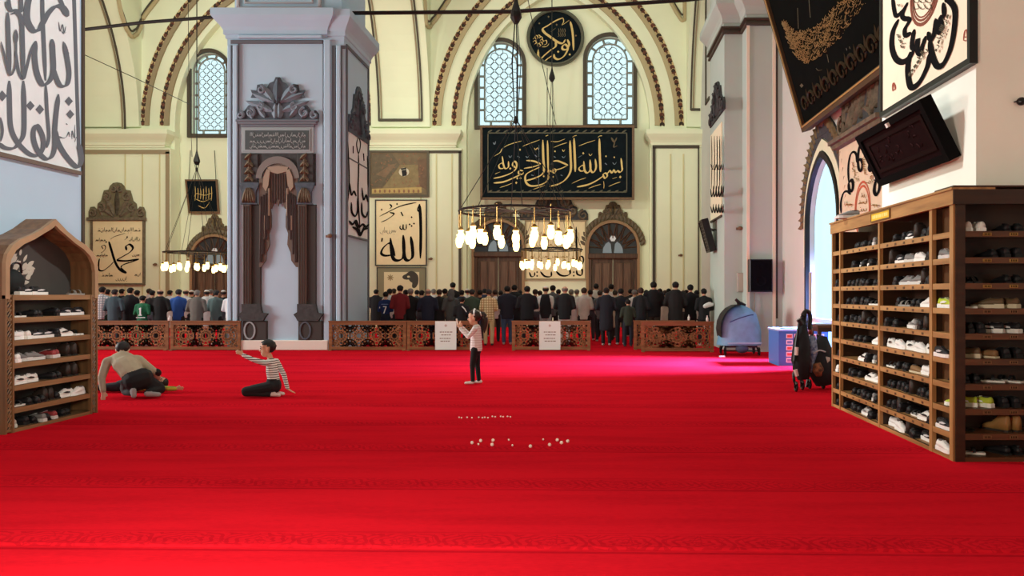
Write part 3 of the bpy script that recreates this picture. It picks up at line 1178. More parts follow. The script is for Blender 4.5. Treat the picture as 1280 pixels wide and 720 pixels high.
# back of the arch and spandrels
arcp = [(348.5 + 27 * math.cos(math.pi * (1 - i / 16)), 223 - 27 * math.sin(math.pi * (1 - i / 16))) for i in range(17)]
arci = [(348.5 + 20 * math.cos(math.pi * (1 - i / 16)), 224 - 19 * math.sin(math.pi * (1 - i / 16))) for i in range(17)]
pxprism([(302, 192), (395, 192), (395, 232), (376, 232), (375.5, 223)] + arcp[::-1] + [(321.5, 232), (302, 232)], 0, .04, 'spandrel', M_ornd, niche)
pxprism(arcp + arci[::-1], .04, .09, 'arch_ring', mat('painted_mid_grey', (122, 118, 114), .8), niche)
for sx, xa in ((0, 304), (1, 373)):
    # light face and dark shaded flank are painted so
    lt = mat('painted_column_brown', (104, 94, 86), .8, var=.25, vscale=5, stretch=(6, 1, .3))
    dk = mat('painted_column_dark', (62, 60, 58), .8)
    pxboxes([(xa - .5, 193, xa + 20, 229, .04, .08)], 'column_block', M_ornd, niche)
    mm = MB(FN)
    c0 = FN.uv(xa + 9, 211)
    for k in range(10):
        mm.leaf((c0[0] + ((k % 3) - 1) * .12, c0[1] - .36 + .2 * (k // 3)), math.pi / 2 + ((k % 3) - 1) * .8, .26, .12, .08, .06)
    mm.obj('block_foliage', M_orn, niche)
    pxprism([(xa - 3, 229), (xa + 22, 229), (xa + 21, 233), (xa + 18, 240), (xa + 18, 254), (xa + 20, 256), (xa - 1, 256), (xa, 254), (xa, 240), (xa - 2, 233)], .05, .12, 'capital', M_slorn, niche)
    mm = MB(FN)
    for k in range(5):
        c0 = FN.uv(xa + 2 + k * 3.6, 254)
        mm.leaf(c0, math.pi / 2 + (k - 2) * .12, .42, .12, .12, .06)
    mm.obj('capital_leaf', M_orn, niche)
    pxboxes([(xa + 1, 256, xa + 11.5, 386, .02, .10)], 'column_shaft', lt, niche)
    pxboxes([(xa + 11.5, 256, xa + 23, 386, .0, .05)], 'column_flank', dk, niche)
    mm = MB(FN)
    for k in range(3):
        a = rect(FN, xa + 2.6 + k * 3, 258, xa + 3.4 + k * 3, 384)
        mm.box(a[0], a[2], a[1], a[3], .10, .115)
    mm.obj('fluting', dk, niche)
    pxprism([(xa + 0.5, 380), (xa + 23.5, 380), (xa + 25, 388), (xa + 26, 391), (xa + 33, 392), (xa + 29, 397), (xa + 27, 401), (xa + 1, 401), (xa - 1, 397), (xa - 4, 393), (xa + .5, 390)], .03, .13, 'column_base', M_ornd, niche)
    pxboxes([(xa + 1, 401, xa + 31, 425.5, 0, .09)], 'pedestal', dk, niche)
    pp = [(xa + 10 + 5.5 * math.cos(t * math.pi / 8), 413 + 9.5 * math.sin(t * math.pi / 8)) for t in range(16)]
    ppi = [(xa + 10 + 7.5 * math.cos(t * math.pi / 8), 413 + 11.5 * math.sin(t * math.pi / 8)) for t in range(16)]
    mm = MB(FN)
    mm.plate(q(FN, ppi), [q(FN, pp)[::-1]], .09, .11)
    mm.obj('pedestal_oval', mat('painted_silver_grey', (152, 164, 168), .8) if sx == 0 else M_slorn, niche)
# curtain looped up on both sides, the white wall shows between
M_cur = mat('painted_curtain_brown', (112, 98, 88), .8, var=.3, vscale=6, stretch=(8, 1, .4))
M_curl = mat('painted_curtain_light', (158, 142, 124), .8)
M_curd = mat('painted_curtain_dark', (66, 58, 56), .8)
pxprism([(329, 224), (333, 213), (341, 207), (349, 205), (358, 207), (366, 213), (369, 224), (369, 258), (361, 262), (357, 261), (352, 246), (349, 258.5), (346, 246), (341, 261), (336, 262), (329, 256)], .03, .07, 'curtain_head', M_cur, niche)
pxprism([(336, 209.5), (349, 208), (362, 209.5), (360, 215), (349, 218), (338, 215)][::-1], .07, .10, 'curtain_swag', M_curl, niche)
mm = MB(FN)
for k in range(9):
    x = 336 + k * 3.2
    a, b = FN.uv(x, 218), FN.uv(x, 256 - abs(k - 4) * 1 - (6 if k == 4 else 0))
    mm.tube([(a[0], a[1], .07), (b[0], b[1], .07)], .022, 5)
mm.obj('curtain_fold', M_curd, niche)
for sg in (-1, 1):
    X = lambda x: 349.5 + sg * x
    pxprism([(X(20), 222), (X(13), 226), (X(11), 252), (X(10), 262), (X(9), 270), (X(9), 284), (X(12), 292), (X(11), 306), (X(15), 316), (X(16), 326), (X(22), 334), (X(24), 334), (X(24), 222)][::sg], .03, .08, 'curtain_side', M_cur, niche)
    pxprism([(X(10), 214), (X(14), 212), (X(18), 222), (X(19), 234), (X(15), 240), (X(12), 232)][::sg], .08, .11, 'curtain_tie', M_curl, niche)
    mm = MB(FN)
    for k, (x, ya, yb_) in enumerate(((12, 240, 288), (15, 242, 300), (18, 244, 318), (21, 246, 328))):
        a, b = FN.uv(X(x), ya), FN.uv(X(x + 1), yb_)
        mm.tube([(a[0], a[1], .08), (b[0], b[1], .08)], [.035, .05], 5)
    mm.obj('curtain_fold', M_curd, niche)
    mm = MB(FN)
    for x, ya, yb_ in ((11.5, 236, 270), (16.5, 270, 300)):
        a, b = FN.uv(X(x), ya), FN.uv(X(x), yb_)
        mm.tube([(a[0], a[1], .085), (b[0], b[1], .085)], .035, 5)
    mm.obj('curtain_highlight', M_curl, niche)

# ---- helper for a framed panel lying on a surface
def panel(name, label, cat, fr, px, fw, mats, depth=.05, fh=.03):
    x0, y0, x1, y1 = px
    a = rect(fr, x0, y0, x1, y1)
    base = fr.M @ Vector(((a[0] + a[2]) / 2, a[1], 0))
    t = thing(name, label, cat, base)
    m_ = MB(fr)
    m_.box(a[0], a[2], a[1], a[3], 0, depth)
    m_.obj('board', mats[0], t)
    if fw:
        w_ = fw
        m_ = MB(fr)
        m_.plate([(a[0] - w_, a[1] - w_), (a[2] + w_, a[1] - w_), (a[2] + w_, a[3] + w_), (a[0] - w_, a[3] + w_)],
                 [[(a[0], a[1]), (a[0], a[3]), (a[2], a[3]), (a[2], a[1])]], 0, depth + fh)
        m_.obj('frame', mats[1], t)
    return t, fr.lift(depth + .004), a


M_paper = mat('cream_panel', (238, 220, 176), .7, var=.05)
M_bboard = mat('black_green_velvet', (22, 30, 34), .9, var=.3, vscale=5, spec=.05)
M_fr = mat('brown_gilt_frame', (112, 82, 52), .5, var=.3, vscale=8)


def strokes(fr, lst, name, mt, parent, ox=0, oy=0, sc=1, h=.0, dots=(), nib=35, mn=.3):
    m_ = MB(fr)
    for pts, w_ in lst:
        m_.ribbon(cv(pts, ox, oy, sc), w_ / sc, h, nib=math.radians(nib), mn=mn, mp=fr.uv)
    for (x, y), r_ in dots:
        m_.diamond(cv([(x, y)], ox, oy, sc)[0], r_ / sc, h, fr.uv)
    return m_.obj(name, mt, parent)


# 1. the long black plaque over the doors
t, fr, a = panel('calligraphy_plaque', 'long black plaque with gold script over the far doors', 'plaque', front(34.25), (603.5, 160, 790, 247), .11, (M_bboard, M_fr), .06, .05)
strokes(fr, [
    ([(1128, 305), (1134, 360), (1137, 400), (1118, 418), (1102, 402)], 15), ([(1102, 402), (1085, 420), (1070, 395)], 14), ([(1070, 395), (1055, 424), (1040, 400)], 14),
    ([(1040, 400), (1018, 428), (1000, 425), (985, 440), (1000, 466), (1018, 446), (1008, 420)], 15), ([(990, 445), (930, 486), (860, 518), (775, 536)], 22),
    ([(955, 148), (957, 250), (962, 350), (964, 415)], 20), ([(942, 140), (958, 128), (978, 126)], 8),
    ([(922, 312), (928, 380), (908, 418), (886, 400), (880, 318)], 17), ([(880, 318), (884, 390), (862, 422), (838, 405), (830, 330)], 17),
    ([(838, 405), (805, 408), (792, 385), (825, 362), (836, 402)], 13), ([(790, 208), (850, 185), (922, 162)], 8),
    ([(735, 508), (790, 482), (848, 462)], 9), ([(868, 548), (920, 528), (968, 514)], 9), ([(1028, 532), (1080, 510), (1124, 495)], 9), ([(1060, 470), (1095, 458)], 6),
    ([(988, 490), (992, 520), (990, 550)], 5),
    ([(752, 145), (756, 240), (760, 340), (762, 415)], 20), ([(738, 140), (755, 128), (775, 124)], 8),
    ([(720, 165), (724, 280), (726, 400), (690, 470), (630, 512), (555, 532)], 20),
    ([(705, 362), (660, 342), (620, 328), (585, 330)], 16), ([(705, 362), (650, 388), (600, 402), (570, 418)], 14), ([(612, 400), (596, 425), (578, 412), (590, 392), (612, 400)], 12),
    ([(570, 412), (548, 405), (550, 440), (535, 490), (480, 520), (410, 528), (372, 505), (362, 460), (378, 428), (440, 395), (478, 378)], 17),
    ([(540, 165), (543, 280), (546, 410)], 16), ([(503, 160), (506, 300), (512, 400), (488, 442), (420, 472), (360, 488)], 20), ([(525, 130), (545, 122)], 9),
    ([(488, 352), (430, 330), (370, 325)], 16), ([(488, 352), (430, 374), (352, 388)], 15), ([(345, 408), (318, 404), (308, 425), (335, 436), (350, 420)], 14),
    ([(335, 432), (260, 468), (190, 495), (110, 505)], 20), ([(288, 385), (262, 360), (275, 332), (294, 352), (285, 395), (240, 430), (170, 455), (108, 468)], 16),
    ([(228, 330), (228, 375), (205, 390), (192, 372)], 13), ([(178, 290), (186, 340), (192, 382), (160, 388), (152, 362), (180, 345), (190, 375)], 12),
    ([(112, 292), (160, 262), (176, 230)], 8), ([(178, 228), (240, 195), (335, 168)], 9), ([(340, 212), (400, 188), (478, 160)], 9), ([(588, 222), (640, 200), (698, 182)], 9),
    ([(565, 172), (620, 174), (682, 152)], 8), ([(158, 542), (210, 525), (262, 505)], 8), ([(120, 432), (160, 415)], 6), ([(425, 555), (470, 540), (520, 522)], 8),
    ([(436, 222), (446, 240), (458, 222), (468, 240)], 6), ([(658, 235), (668, 252), (680, 235)], 6), ([(870, 270), (884, 286), (898, 268)], 6),
], 'lettering', M_gold, t, 600, 150, 6.4, 0, [((1122, 456), 10), ((298, 466), 9), ((324, 466), 9), ((290, 502), 9), ((242, 388), 9), ((510, 450), 8), ((826, 266), 9), ((320, 238), 8), ((600, 250), 7), ((585, 455), 7), ((1008, 290), 7), ((1074, 298), 7)], mn=.38)
strokes(fr, [([(230, 285), (242, 300), (255, 282)], 7), ([(300, 290), (318, 300)], 7), ([(365, 290), (380, 300), (395, 284)], 7), ([(440, 280), (455, 296)], 7), ([(590, 292), (605, 300)], 7), ([(655, 290), (670, 302), (684, 286)], 7),
             ([(785, 300), (815, 284)], 7), ([(1000, 345), (1015, 358)], 7), ([(1060, 340), (1078, 356), (1092, 336)], 7), ([(470, 540), (472, 200)], 3), ([(105, 180), (118, 195), (125, 170)], 9), ([(410, 440), (430, 445)], 7), ([(645, 440), (660, 446)], 7)],
        'small_vowel_marks', mat('dull_blue_grey_paint', (110, 124, 134), .6), t, 600, 150, 6.4)
strokes(fr, [([(1050, 140), (1075, 175), (1095, 140)], 16), ([(1080, 170), (1070, 215), (1100, 205)], 14)], 'faded_emblem', mat('faded_bronze_paint', (92, 76, 50), .6), t, 600, 150, 6.4)
m = MB(fr)
b = .22
for i in range(18):
    for v_ in (a[1] + b, a[3] - b):
        x = a[0] + .35 + (a[2] - a[0] - .7) * i / 17
        m.leaf((x - .12, v_), .5, .26, .07, 0, .006)
for (x0, y0, x1, y1) in ((a[0] + b, a[1] + b, a[2] - b, a[1] + b + .05), (a[0] + b, a[3] - b - .05, a[2] - b, a[3] - b), (a[0] + b, a[1] + b, a[0] + b + .05, a[3] - b), (a[2] - b - .05, a[1] + b, a[2] - b, a[3] - b)):
    m.box(x0, x1, y0, y1, -.003, .003)
m.obj('border_ornament', mat('dull_olive_gold', (86, 82, 62), .6), t)

# 2. roundel
FRR = front(34.95)
c = FRR.uv(694.5, 47.5)
k = 35 / FPX
t = thing('calligraphy_roundel', 'round black roundel with gold script between the two arched windows', 'plaque', (c[0], 34.95, c[1]))
m = MB(FRR)
circ = lambda r, n=40: [(c[0] + r * math.cos(2 * math.pi * i / n), c[1] + r * math.sin(2 * math.pi * i / n)) for i in range(n)]
m.prism(circ(32.5 * k), 0, .06)
m.obj('disc', M_bboard, t)
m = MB(FRR)
m.plate(circ(36 * k), [circ(32 * k)[::-1]], 0, .14)
m.plate(circ(34.3 * k), [circ(33 * k)[::-1]], .14, .18)
m.obj('rim', mat('olive_grey_rim', (84, 84, 66), .5), t)
fr = FRR.lift(.066)
strokes(fr, [
    ([(490, 185), (508, 260), (520, 360), (525, 490)], 24),
    ([(412, 145), (330, 180), (250, 230), (200, 262), (215, 300), (280, 350), (360, 405), (410, 415), (440, 375)], 26), ([(412, 145), (420, 185), (400, 225)], 10),
    ([(400, 225), (440, 200), (480, 170)], 10),
    ([(460, 375), (478, 430), (450, 480), (408, 478), (410, 445), (440, 430), (465, 470), (430, 545), (370, 585), (325, 570), (318, 530)], 24),
    ([(335, 395), (335, 450), (280, 490), (220, 540), (175, 580), (150, 550), (155, 480)], 26), ([(300, 545), (250, 580), (212, 612)], 22),
], 'lettering', M_gold, t, 655, 5, 8.475, 0, [((362, 505), 12), ((485, 535), 12)], mn=.4)
m = MB(fr)
rr = random.Random(5)
for i in range(9):
    a_ = i * .7
    x, y = 150 + 38 * math.cos(a_), 390 + 45 * math.sin(a_)
    m.ribbon(cv([(x - 20, y), (x, y - 18), (x + 18, y + 4), (x + 4, y + 20)], 655, 5, 8.475), 1.1, 0, mp=fr.uv)
m.ribbon(cv([(200, 400), (235, 385), (240, 420), (210, 435)], 655, 5, 8.475), 1.2, 0, mp=fr.uv)
m.ribbon(cv([(265, 420), (240, 450), (190, 455)], 655, 5, 8.475), 1.2, 0, mp=fr.uv)
m.obj('small_lettering', M_gold, t)
m = MB(fr)
for i in range(8):
    x, y = 365 + 22 * (i % 4), 280 + 45 * (i // 4)
    m.ribbon(cv([(x, y - 22), (x + 6, y + 12), (x - 8, y + 20)], 655, 5, 8.475), .9, 0, mp=fr.uv)
for x, y in ((260, 135), (162, 205), (346, 220), (550, 335)):
    m.diamond(cv([(x, y)], 655, 5, 8.475)[0], 1.2, 0, fr.uv)
m.ribbon(cv([(285, 295), (335, 255)], 655, 5, 8.475), 1.3, 0, mp=fr.uv)
m.obj('dull_marks', mat('dull_bronze_paint', (118, 100, 66), .6), t)

# 3. left wall panel with its crest
t, fr, a = panel('calligraphy_picture', 'cream panel with black script and carved crest on the left far wall', 'panel', front(34.18), (117, 276, 179.5, 354), .09, (M_paper, M_orn), .05, .05)
crest(t, front(34.18), 111.5, 182.5, 274, 228, (mat('olive_brown_carving', (120, 110, 82), .8, var=.4, vscale=9), M_orn), 0)
m = MB(front(34.18))
lbox(m, front(34.18), 110, 272, 184, 276, .05, .14)
m.obj('crest_base', M_orn, t)
strokes(fr, [
    ([(185, 420), (200, 470), (225, 550), (255, 600), (297, 626)], 16), ([(222, 545), (190, 578), (150, 607), (122, 602), (120, 560), (126, 530)], 12),
    ([(300, 478), (296, 452), (320, 440), (340, 462), (320, 490), (270, 520), (240, 540), (300, 545), (380, 532)], 16), ([(380, 536), (330, 552), (275, 572), (262, 590)], 14), ([(262, 590), (280, 610), (300, 622)], 15),
    ([(195, 408), (225, 388), (292, 368)], 6), ([(285, 412), (300, 400), (305, 385)], 6), ([(150, 470), (140, 450), (158, 445), (165, 462), (150, 485), (135, 492)], 6),
], 'lettering', M_ink, t, 100, 220, 5.14, 0, [((168, 424), 6), ((303, 392), 6)])
m = MB(fr)
for i, (x0, x1, y, hh) in enumerate(((106, 388, 356, 26), (108, 165, 418, 22), (318, 384, 412, 22), (108, 180, 515, 18), (330, 384, 512, 20), (135, 212, 645, 24), (222, 298, 668, 24), (340, 388, 640, 20))):
    p0, p1 = cv([(x0, y), (x1, y)], 100, 220, 5.14)
    scribble(m, p0[0], y / 5.14 + 220, p1[0], y / 5.14 + 220, hh / 5.14, .8, 0, fr.uv, 60 + i)
m.obj('small_lettering', mat('faded_ink', (92, 78, 58), .7), t)

# 4. picture, cream panel and grey-green panel on the middle pilaster
FP = front(34.18)
t, fr, a = panel('painting', 'brown framed picture of a courtyard with black cube above cream panel', 'picture', FP, (464, 191, 534, 243.5), .10, (mat('brown_picture_ground', (126, 108, 82), .8, var=.35, vscale=3), mat('dark_brown_frame', (86, 76, 58), .6)), .05, .04)
for nm, pts, col, h in (('painted_court', [(478, 236), (500, 206), (530, 206), (534, 236)], (142, 124, 88), .003), ('painted_slope', [(465, 192), (490, 192), (500, 206), (478, 234), (465, 234)], (108, 96, 76), .002),
                        ('painted_hill', [(470, 218), (488, 206), (496, 204), (482, 222)], (132, 108, 84), .004), ('painted_terrace', [(522, 200), (534, 198), (534, 238), (524, 232)], (116, 92, 72), .006),
                        ('painted_arcade', [(465, 236), (527, 234), (527, 241), (465, 242)], (192, 164, 104), .007), ('painted_ring', [(505 + 6.5 * math.cos(i * .524), 215 + 5.5 * math.sin(i * .524)) for i in range(12)], (214, 204, 180), .008),
                        ('painted_cube', [(502, 213), (508, 212), (508.5, 219.5), (503, 220.5)], (28, 28, 28), .010), ('painted_cube_roof', [(501, 210.5), (508, 209.5), (508, 211.5), (501.5, 212.5)], (36, 34, 32), .010)):
    mm = MB(fr)
    pp = q(fr, pts)
    mm.plate(pp, [], h - .004, h)
    mm.obj(nm, mat(nm, col, .8, var=.25, vscale=6), t)
mm = MB(fr)
rr = random.Random(3)
for i in range(60):
    x, y = rr.uniform(466, 532), rr.uniform(193, 234)
    c_ = fr.uv(x, y)
    mm.leaf(c_, rr.uniform(0, 3), rr.uniform(.05, .14), .05, .008, .002)
for i in range(10):
    c_ = fr.uv(469 + i * 6, 241)
    mm.leaf(c_, math.pi / 2, .16, .1, .008, .002)
mm.obj('painted_detail', mat('painted_rose_brown', (138, 98, 74), .8), t)

t, fr, a = panel('calligraphy_picture', 'tall cream panel with large black script under the courtyard picture', 'panel', FP, (470.5, 251, 532.5, 331), .05, (M_paper, M_ornd), .04, .03)
strokes(fr, [
    ([(257, 300), (262, 360), (264, 450), (262, 572)], 17), ([(257, 300), (248, 330), (268, 345)], 7),
    ([(214, 462), (222, 520), (222, 565), (200, 582), (182, 560), (176, 455)], 18), ([(176, 455), (180, 530), (172, 572), (142, 582), (122, 560), (112, 470)], 18),
    ([(122, 555), (85, 558), (66, 545), (80, 515), (112, 498), (135, 560)], 14),
    ([(58, 362), (110, 335), (170, 308), (242, 292)], 10), ([(64, 392), (100, 375), (130, 350), (108, 342)], 9), ([(108, 300), (118, 312), (108, 325)], 8), ([(165, 340), (175, 360)], 6),
    ([(192, 400), (190, 425), (178, 425), (176, 402), (172, 427), (160, 420), (162, 408)], 6), ([(72, 470), (68, 488)], 9),
], 'lettering', M_ink, t, 460, 180, 4.0, 0, [((68, 328), 5), ((218, 366), 5), ((208, 402), 5), ((218, 410), 5), ((230, 398), 5), ((145, 300), 5)])
m = MB(fr)
scribble(m, 475, 290.5, 495, 290.5, 7, .7, 0, fr.uv, 9, 1.4)
m.obj('small_lettering', mat('pale_grey_ink', (150, 140, 118), .7), t)

t, fr, a = panel('calligraphy_picture', 'grey green bordered panel with dark loop letter, lowest on the middle pilaster', 'panel', FP, (472, 335, 532, 372), .03, (mat('grey_green_board', (136, 134, 106), .7), M_ornd), .03, .02)
m = MB(fr)
a2 = rect(fr, 480, 340, 524, 372)
m.box(a2[0], a2[2], a2[1], a2[3], -.004, .004)
m.obj('inner_paper', mat('ivory_board', (226, 216, 176), .7), t)
strokes(fr.lift(.006), [([(300, 60), (310, 30), (345, 15), (380, 40), (385, 90), (370, 130)], 60), ([(310, 60), (340, 55), (368, 85)], 26)], 'lettering', mat('dark_slate_ink', (66, 64, 56), .7), t, 460, 340, 6.54)
m = MB(fr.lift(.006))
for i in range(8):
    c_ = fr.uv(488, 347)
    m.leaf((c_[0], c_[1]), i * math.pi / 4, .17, .05, 0, .002)
m.obj('rosette', mat('tan_ink', (150, 136, 96), .7), t)

# 5. cream panel between the doors with its crest
FD = front(34.97)
t, fr, a = panel('calligraphy_picture', 'cream panel between the two far doors behind the hanging lamps', 'panel', FD, (658, 277, 731, 348), .07, (M_paper, M_tan), .04, .04)
crest(t, FD, 650, 735, 275, 238, (M_ornd, M_orn), 0)
strokes(fr, [
    ([(1048, 285), (1050, 400), (1052, 520), (1056, 600), (1070, 610)], 18), ([(1100, 570), (1075, 560), (1078, 530), (1100, 530), (1108, 560), (1095, 590), (1065, 608)], 14),
    ([(1050, 640), (1058, 672), (1090, 680), (1098, 650), (1090, 615)], 16), ([(885, 650), (920, 680), (965, 685), (998, 665), (990, 615)], 18), ([(755, 650), (790, 688), (840, 690), (845, 650)], 16), ([(665, 655), (680, 690), (705, 685), (708, 655)], 14),
    ([(660, 488), (760, 480), (880, 476)], 6), ([(950, 480), (990, 460), (1042, 432)], 8),
], 'lettering', M_ink, t, 560, 240, 6.54, 0, [((1085, 485), 9), ((1028, 655), 8), ((1028, 684), 8), ((728, 655), 8), ((728, 686), 8), ((1078, 430), 6), ((990, 315), 10)])
m = MB(fr)
for i in range(12):
    x = 664 + i * 5.4
    m.ribbon([(x, 282 + (i % 3) * 4), (x + .4, 296), (x, 305)], .8, 0, mp=fr.uv)
for y in (292, 307, 322):
    scribble(m, 664, y, 716, y, 5.5, .7, 0, fr.uv, y, 1.0)
m.obj('small_lettering', mat('ochre_ink', (168, 136, 84), .7), t)

# 6. pier 0: huge grey script on its inner face
FL = side_right(-6.8)
u0 = 7.45
m = MB(FL)
zb0, zb1 = FL.uv(0, 195)[1], FL.uv(103, 217.5)[1]
big = thing('calligraphy_picture', 'huge pale panel with grey blue script on the near left pier', 'panel', (-6.8, 8.7, zb1))
m.plate([(7.45, zb1), (9.86, zb1), (9.86, 8.6), (7.45, 8.6)], [], 0, .02)
m.obj('board', mat('pale_pink_grey_paint', (222, 234, 236), .8, var=.05), big)
m = MB(FL)
m.box(7.45, 9.86, zb1 - .03, zb1 + .02, .02, .05)
m.obj('bottom_moulding', mat('dark_taupe_moulding', (108, 98, 88), .7), big)
fr = FL.lift(.024)
M_gb = mat('grey_blue_script', (94, 104, 112), .8)
s1, s2 = 6.545, 6.545
strokes(fr, [
    ([(345, -60), (347, 100), (355, 300), (372, 660)], 36), ([(325, -40), (250, -30), (222, 60), (222, 170), (268, 248), (318, 240), (350, 185), (392, 110), (450, 55), (510, 62), (555, 135)], 58),
    ([(480, -30), (520, 70)], 36), ([(290, 335), (250, 420), (215, 560), (190, 645), (155, 600), (135, 500), (124, 410)], 26), ([(290, 335), (280, 460), (300, 600), (345, 690), (400, 665), (432, 580), (428, 430), (422, 320)], 48),
    ([(520, 350), (545, 470), (562, 600), (545, 690), (490, 700), (450, 620), (432, 560)], 42), ([(515, 340), (530, 400), (560, 440)], 18),
    ([(58, 100), (64, 300), (76, 620)], 40), ([(80, 118), (130, 105), (168, 150), (178, 300), (186, 645)], 40), ([(45, 10), (80, 80), (120, 85), (178, 95)], 40), ([(165, -40), (168, 95)], 36), ([(60, -40), (75, 60)], 26),
    ([(122, 240), (124, 410), (118, 540), (80, 615), (50, 540), (0, 340)], 20), ([(122, 240), (110, 300), (122, 360), (136, 300), (122, 240)], 12),
], 'lettering', M_gb, big, 0, 0, s1, nib=20, mn=.38)
strokes(fr, [
    ([(75, -60), (78, 150), (86, 310), (120, 410), (180, 490), (250, 545), (315, 548), (352, 480), (345, 390), (300, 308), (272, 350), (275, 430), (310, 520), (370, 578), (420, 560), (445, 480), (446, 340), (458, 200), (476, 60)], 44),
    ([(190, -60), (196, 200), (192, 370), (160, 440), (110, 492), (40, 490), (-20, 450)], 44), ([(372, -40), (384, 200), (398, 390), (380, 490)], 30),
    ([(448, 330), (470, 440), (540, 560), (625, 645), (662, 600), (655, 520), (640, 455)], 46), ([(476, 50), (455, 200), (440, 380)], 36), ([(0, 240), (16, 350), (0, 440)], 26),
], 'lettering', M_gb, big, 0, 110, s2, 0, [((248, 145), 36), ((326, 175), 36), ((563, 108), 34), ((574, 215), 34), ((18, 65), 40)], nib=20, mn=.38)
strokes(fr, [([(480, 180), (492, 255), (510, 200), (524, 268), (538, 215)], 10), ([(500, 250), (520, 275), (540, 262)], 8)], 'small_lettering', M_gb, big, 0, 0, s1)
strokes(fr, [([(612, 300), (610, 410), (590, 350), (588, 420)], 8), ([(550, 300), (540, 290)], 8), ([(570, 400), (560, 360), (545, 395), (520, 410), (480, 395)], 9), ([(470, 400), (500, 410)], 7), ([(610, 440), (622, 400)], 7)], 'small_lettering', M_gb, big, 0, 110, s2)
m = MB(fr)
for p0, p1 in (((590, -30), (632, 720)),):
    A_ = cv([p0, (p0[0] + 24, p0[1]), (p1[0] + 24, p1[1]), p1], 0, 0, s1)
A_ = [(88.5, -60), (93, -60), (100.5, 185), (96.5, 185)]
m.plate(q(fr, A_), [], -.004, .002)
m.obj('side_border', M_gb, big)

# 7. white rosette panel on the near right pier
FRr = side_left(3.78)
a0 = FRr.uv(1107, 143)
a1 = FRr.uv(1221, 75)
zb = (a0[1] + a1[1]) / 2
ros = thing('calligraphy_picture', 'white panel with black loops around red medallion on near right pier', 'panel', (3.78, 8.3, zb))
L0, L1 = a0[0], a1[0]
m = MB(FRr)
m.box(L0, L1, zb, zb + 2.6, 0, .05)
m.obj('board', mat('ivory_board_light', (244, 226, 200), .7, var=.05), ros)
m = MB(FRr)
m.plate([(L0 - .0, zb - .04), (L1 + .02, zb - .04), (L1 + .02, zb + 2.64), (L0, zb + 2.64)], [[(L0 + .04, zb + .02), (L0 + .04, zb + 2.58), (L1 - .03, zb + 2.58), (L1 - .03, zb + .02)]], 0, .08)
m.obj('frame', M_black, ros)
fr = FRr.lift(.055)
strokes(fr, [
    ([(75, -20), (85, 60), (100, 95), (140, 60), (168, 15)], 30), ([(165, 15), (135, 85), (145, 110), (178, 120), (150, 175), (155, 212), (188, 195)], 34),
    ([(112, 115), (78, 190), (72, 280), (95, 350), (135, 372), (178, 345), (205, 300)], 40), ([(208, 175), (195, 240), (195, 285), (215, 285), (228, 235), (225, 300), (242, 322), (258, 270), (278, 215)], 36),
    ([(185, 310), (168, 400), (175, 490), (195, 525), (240, 490), (285, 400), (300, 320)], 42), ([(382, 15), (385, 90), (365, 110), (372, 165), (350, 195), (340, 120), (325, 210), (305, 235), (292, 190)], 36),
    ([(300, 240), (315, 330), (345, 395), (385, 380), (425, 290), (448, 170), (452, 60), (420, 5), (390, 0)], 42),
], 'lettering', M_ink, ros, 1100, 0, 4.8, nib=60, mn=.5)
m = MB(fr)
cr = fr.uv(1156, -12)
ey = fr.uv(1156, 30.5)
R0 = cr[1] - ey[1]
for ra, rb in ((1.0, .9), (.86, .8), (.76, .72)):
    m.plate([(cr[0] + R0 * ra * math.cos(i * .2094), cr[1] + R0 * ra * math.sin(i * .2094)) for i in range(30)], [[(cr[0] + R0 * rb * math.cos(-i * .2094), cr[1] + R0 * rb * math.sin(-i * .2094)) for i in range(30)]], -.003, .002)
m.obj('medallion_ring', mat('russet_ink', (120, 62, 44), .7), ros)
m = MB(fr)
for i in range(9):
    x, y = 1147 + (i % 3) * 8, -8 + (i // 3) * 8
    m.ribbon([(x, y - 4), (x + 2, y + 2), (x - 3, y + 3), (x - 5, y)], 1.2, 0, mp=fr.uv)
for pts in ([(100, 190), (140, 290)], [(190, 450), (290, 300)], [(350, 330), (425, 90)], [(110, 10), (130, 40)]):
    p0, p1 = cv(pts, 1100, 0, 4.8)
    scribble(m, p0[0], p0[1], p1[0], p1[1], 6, 1.6, 0, fr.uv, int(p0[0]), .9)
m.obj('small_lettering', mat('brown_ink', (70, 62, 42), .7), ros)
strokes(fr, [([(500, 242), (508, 190), (520, 182), (524, 240), (500, 242)], 9), ([(508, 222), (520, 222)], 9), ([(76, 545), (78, 505), (84, 500), (92, 530), (76, 548)], 9)], 'red_mark', mat('red_mark_ink', (150, 66, 48), .7), ros, 1100, 0, 4.8)

# 8. second rosette panel farther along the right wall, with its crest
FW = side_left(5.2)
b0, b1 = FW.uv(1052, 185), FW.uv(1110, 150)
pz = (b0[1] + b1[1]) / 2 - .05
ros2 = thing('calligraphy_picture', 'tan panel with black hooks around red oval behind the tilted board', 'panel', (5.2, 13.8, 1.9))
u0_, u1_ = FW.uv(1052, 200)[0], FW.uv(1052, 200)[0] + 2.35
m = MB(FW)
m.box(u0_, u1_, 1.9, pz, 0, .05)
m.obj('board', mat('pale_tan_board', (228, 214, 184), .7, var=.06), ros2)
m = MB(FW)
m.box(u0_ - .05, u1_ + .1, pz, pz + .09, 0, .18)
m.box(u0_ - .08, u1_ + .1, pz + .09, pz + .17, 0, .26)
m.obj('crest_base', M_orn, ros2)
fr = FW.lift(.056)
c0 = fr.uv(1078, 262)
m = MB(FW)
cxm = (u0_ + u1_) / 2
m.plate([(u0_ + .1, pz + .17), (u1_, pz + .17), (u1_ - .1, pz + .6), (u1_ - .3, pz + 1.3), (cxm, pz + 1.75), (u0_ + .35, pz + 1.35), (u0_ + .12, pz + 1.2), (u0_ + .2, pz + .8), (u0_ + .05, pz + .5)], [], 0, .06)
m.obj('crest', M_ornd, ros2)
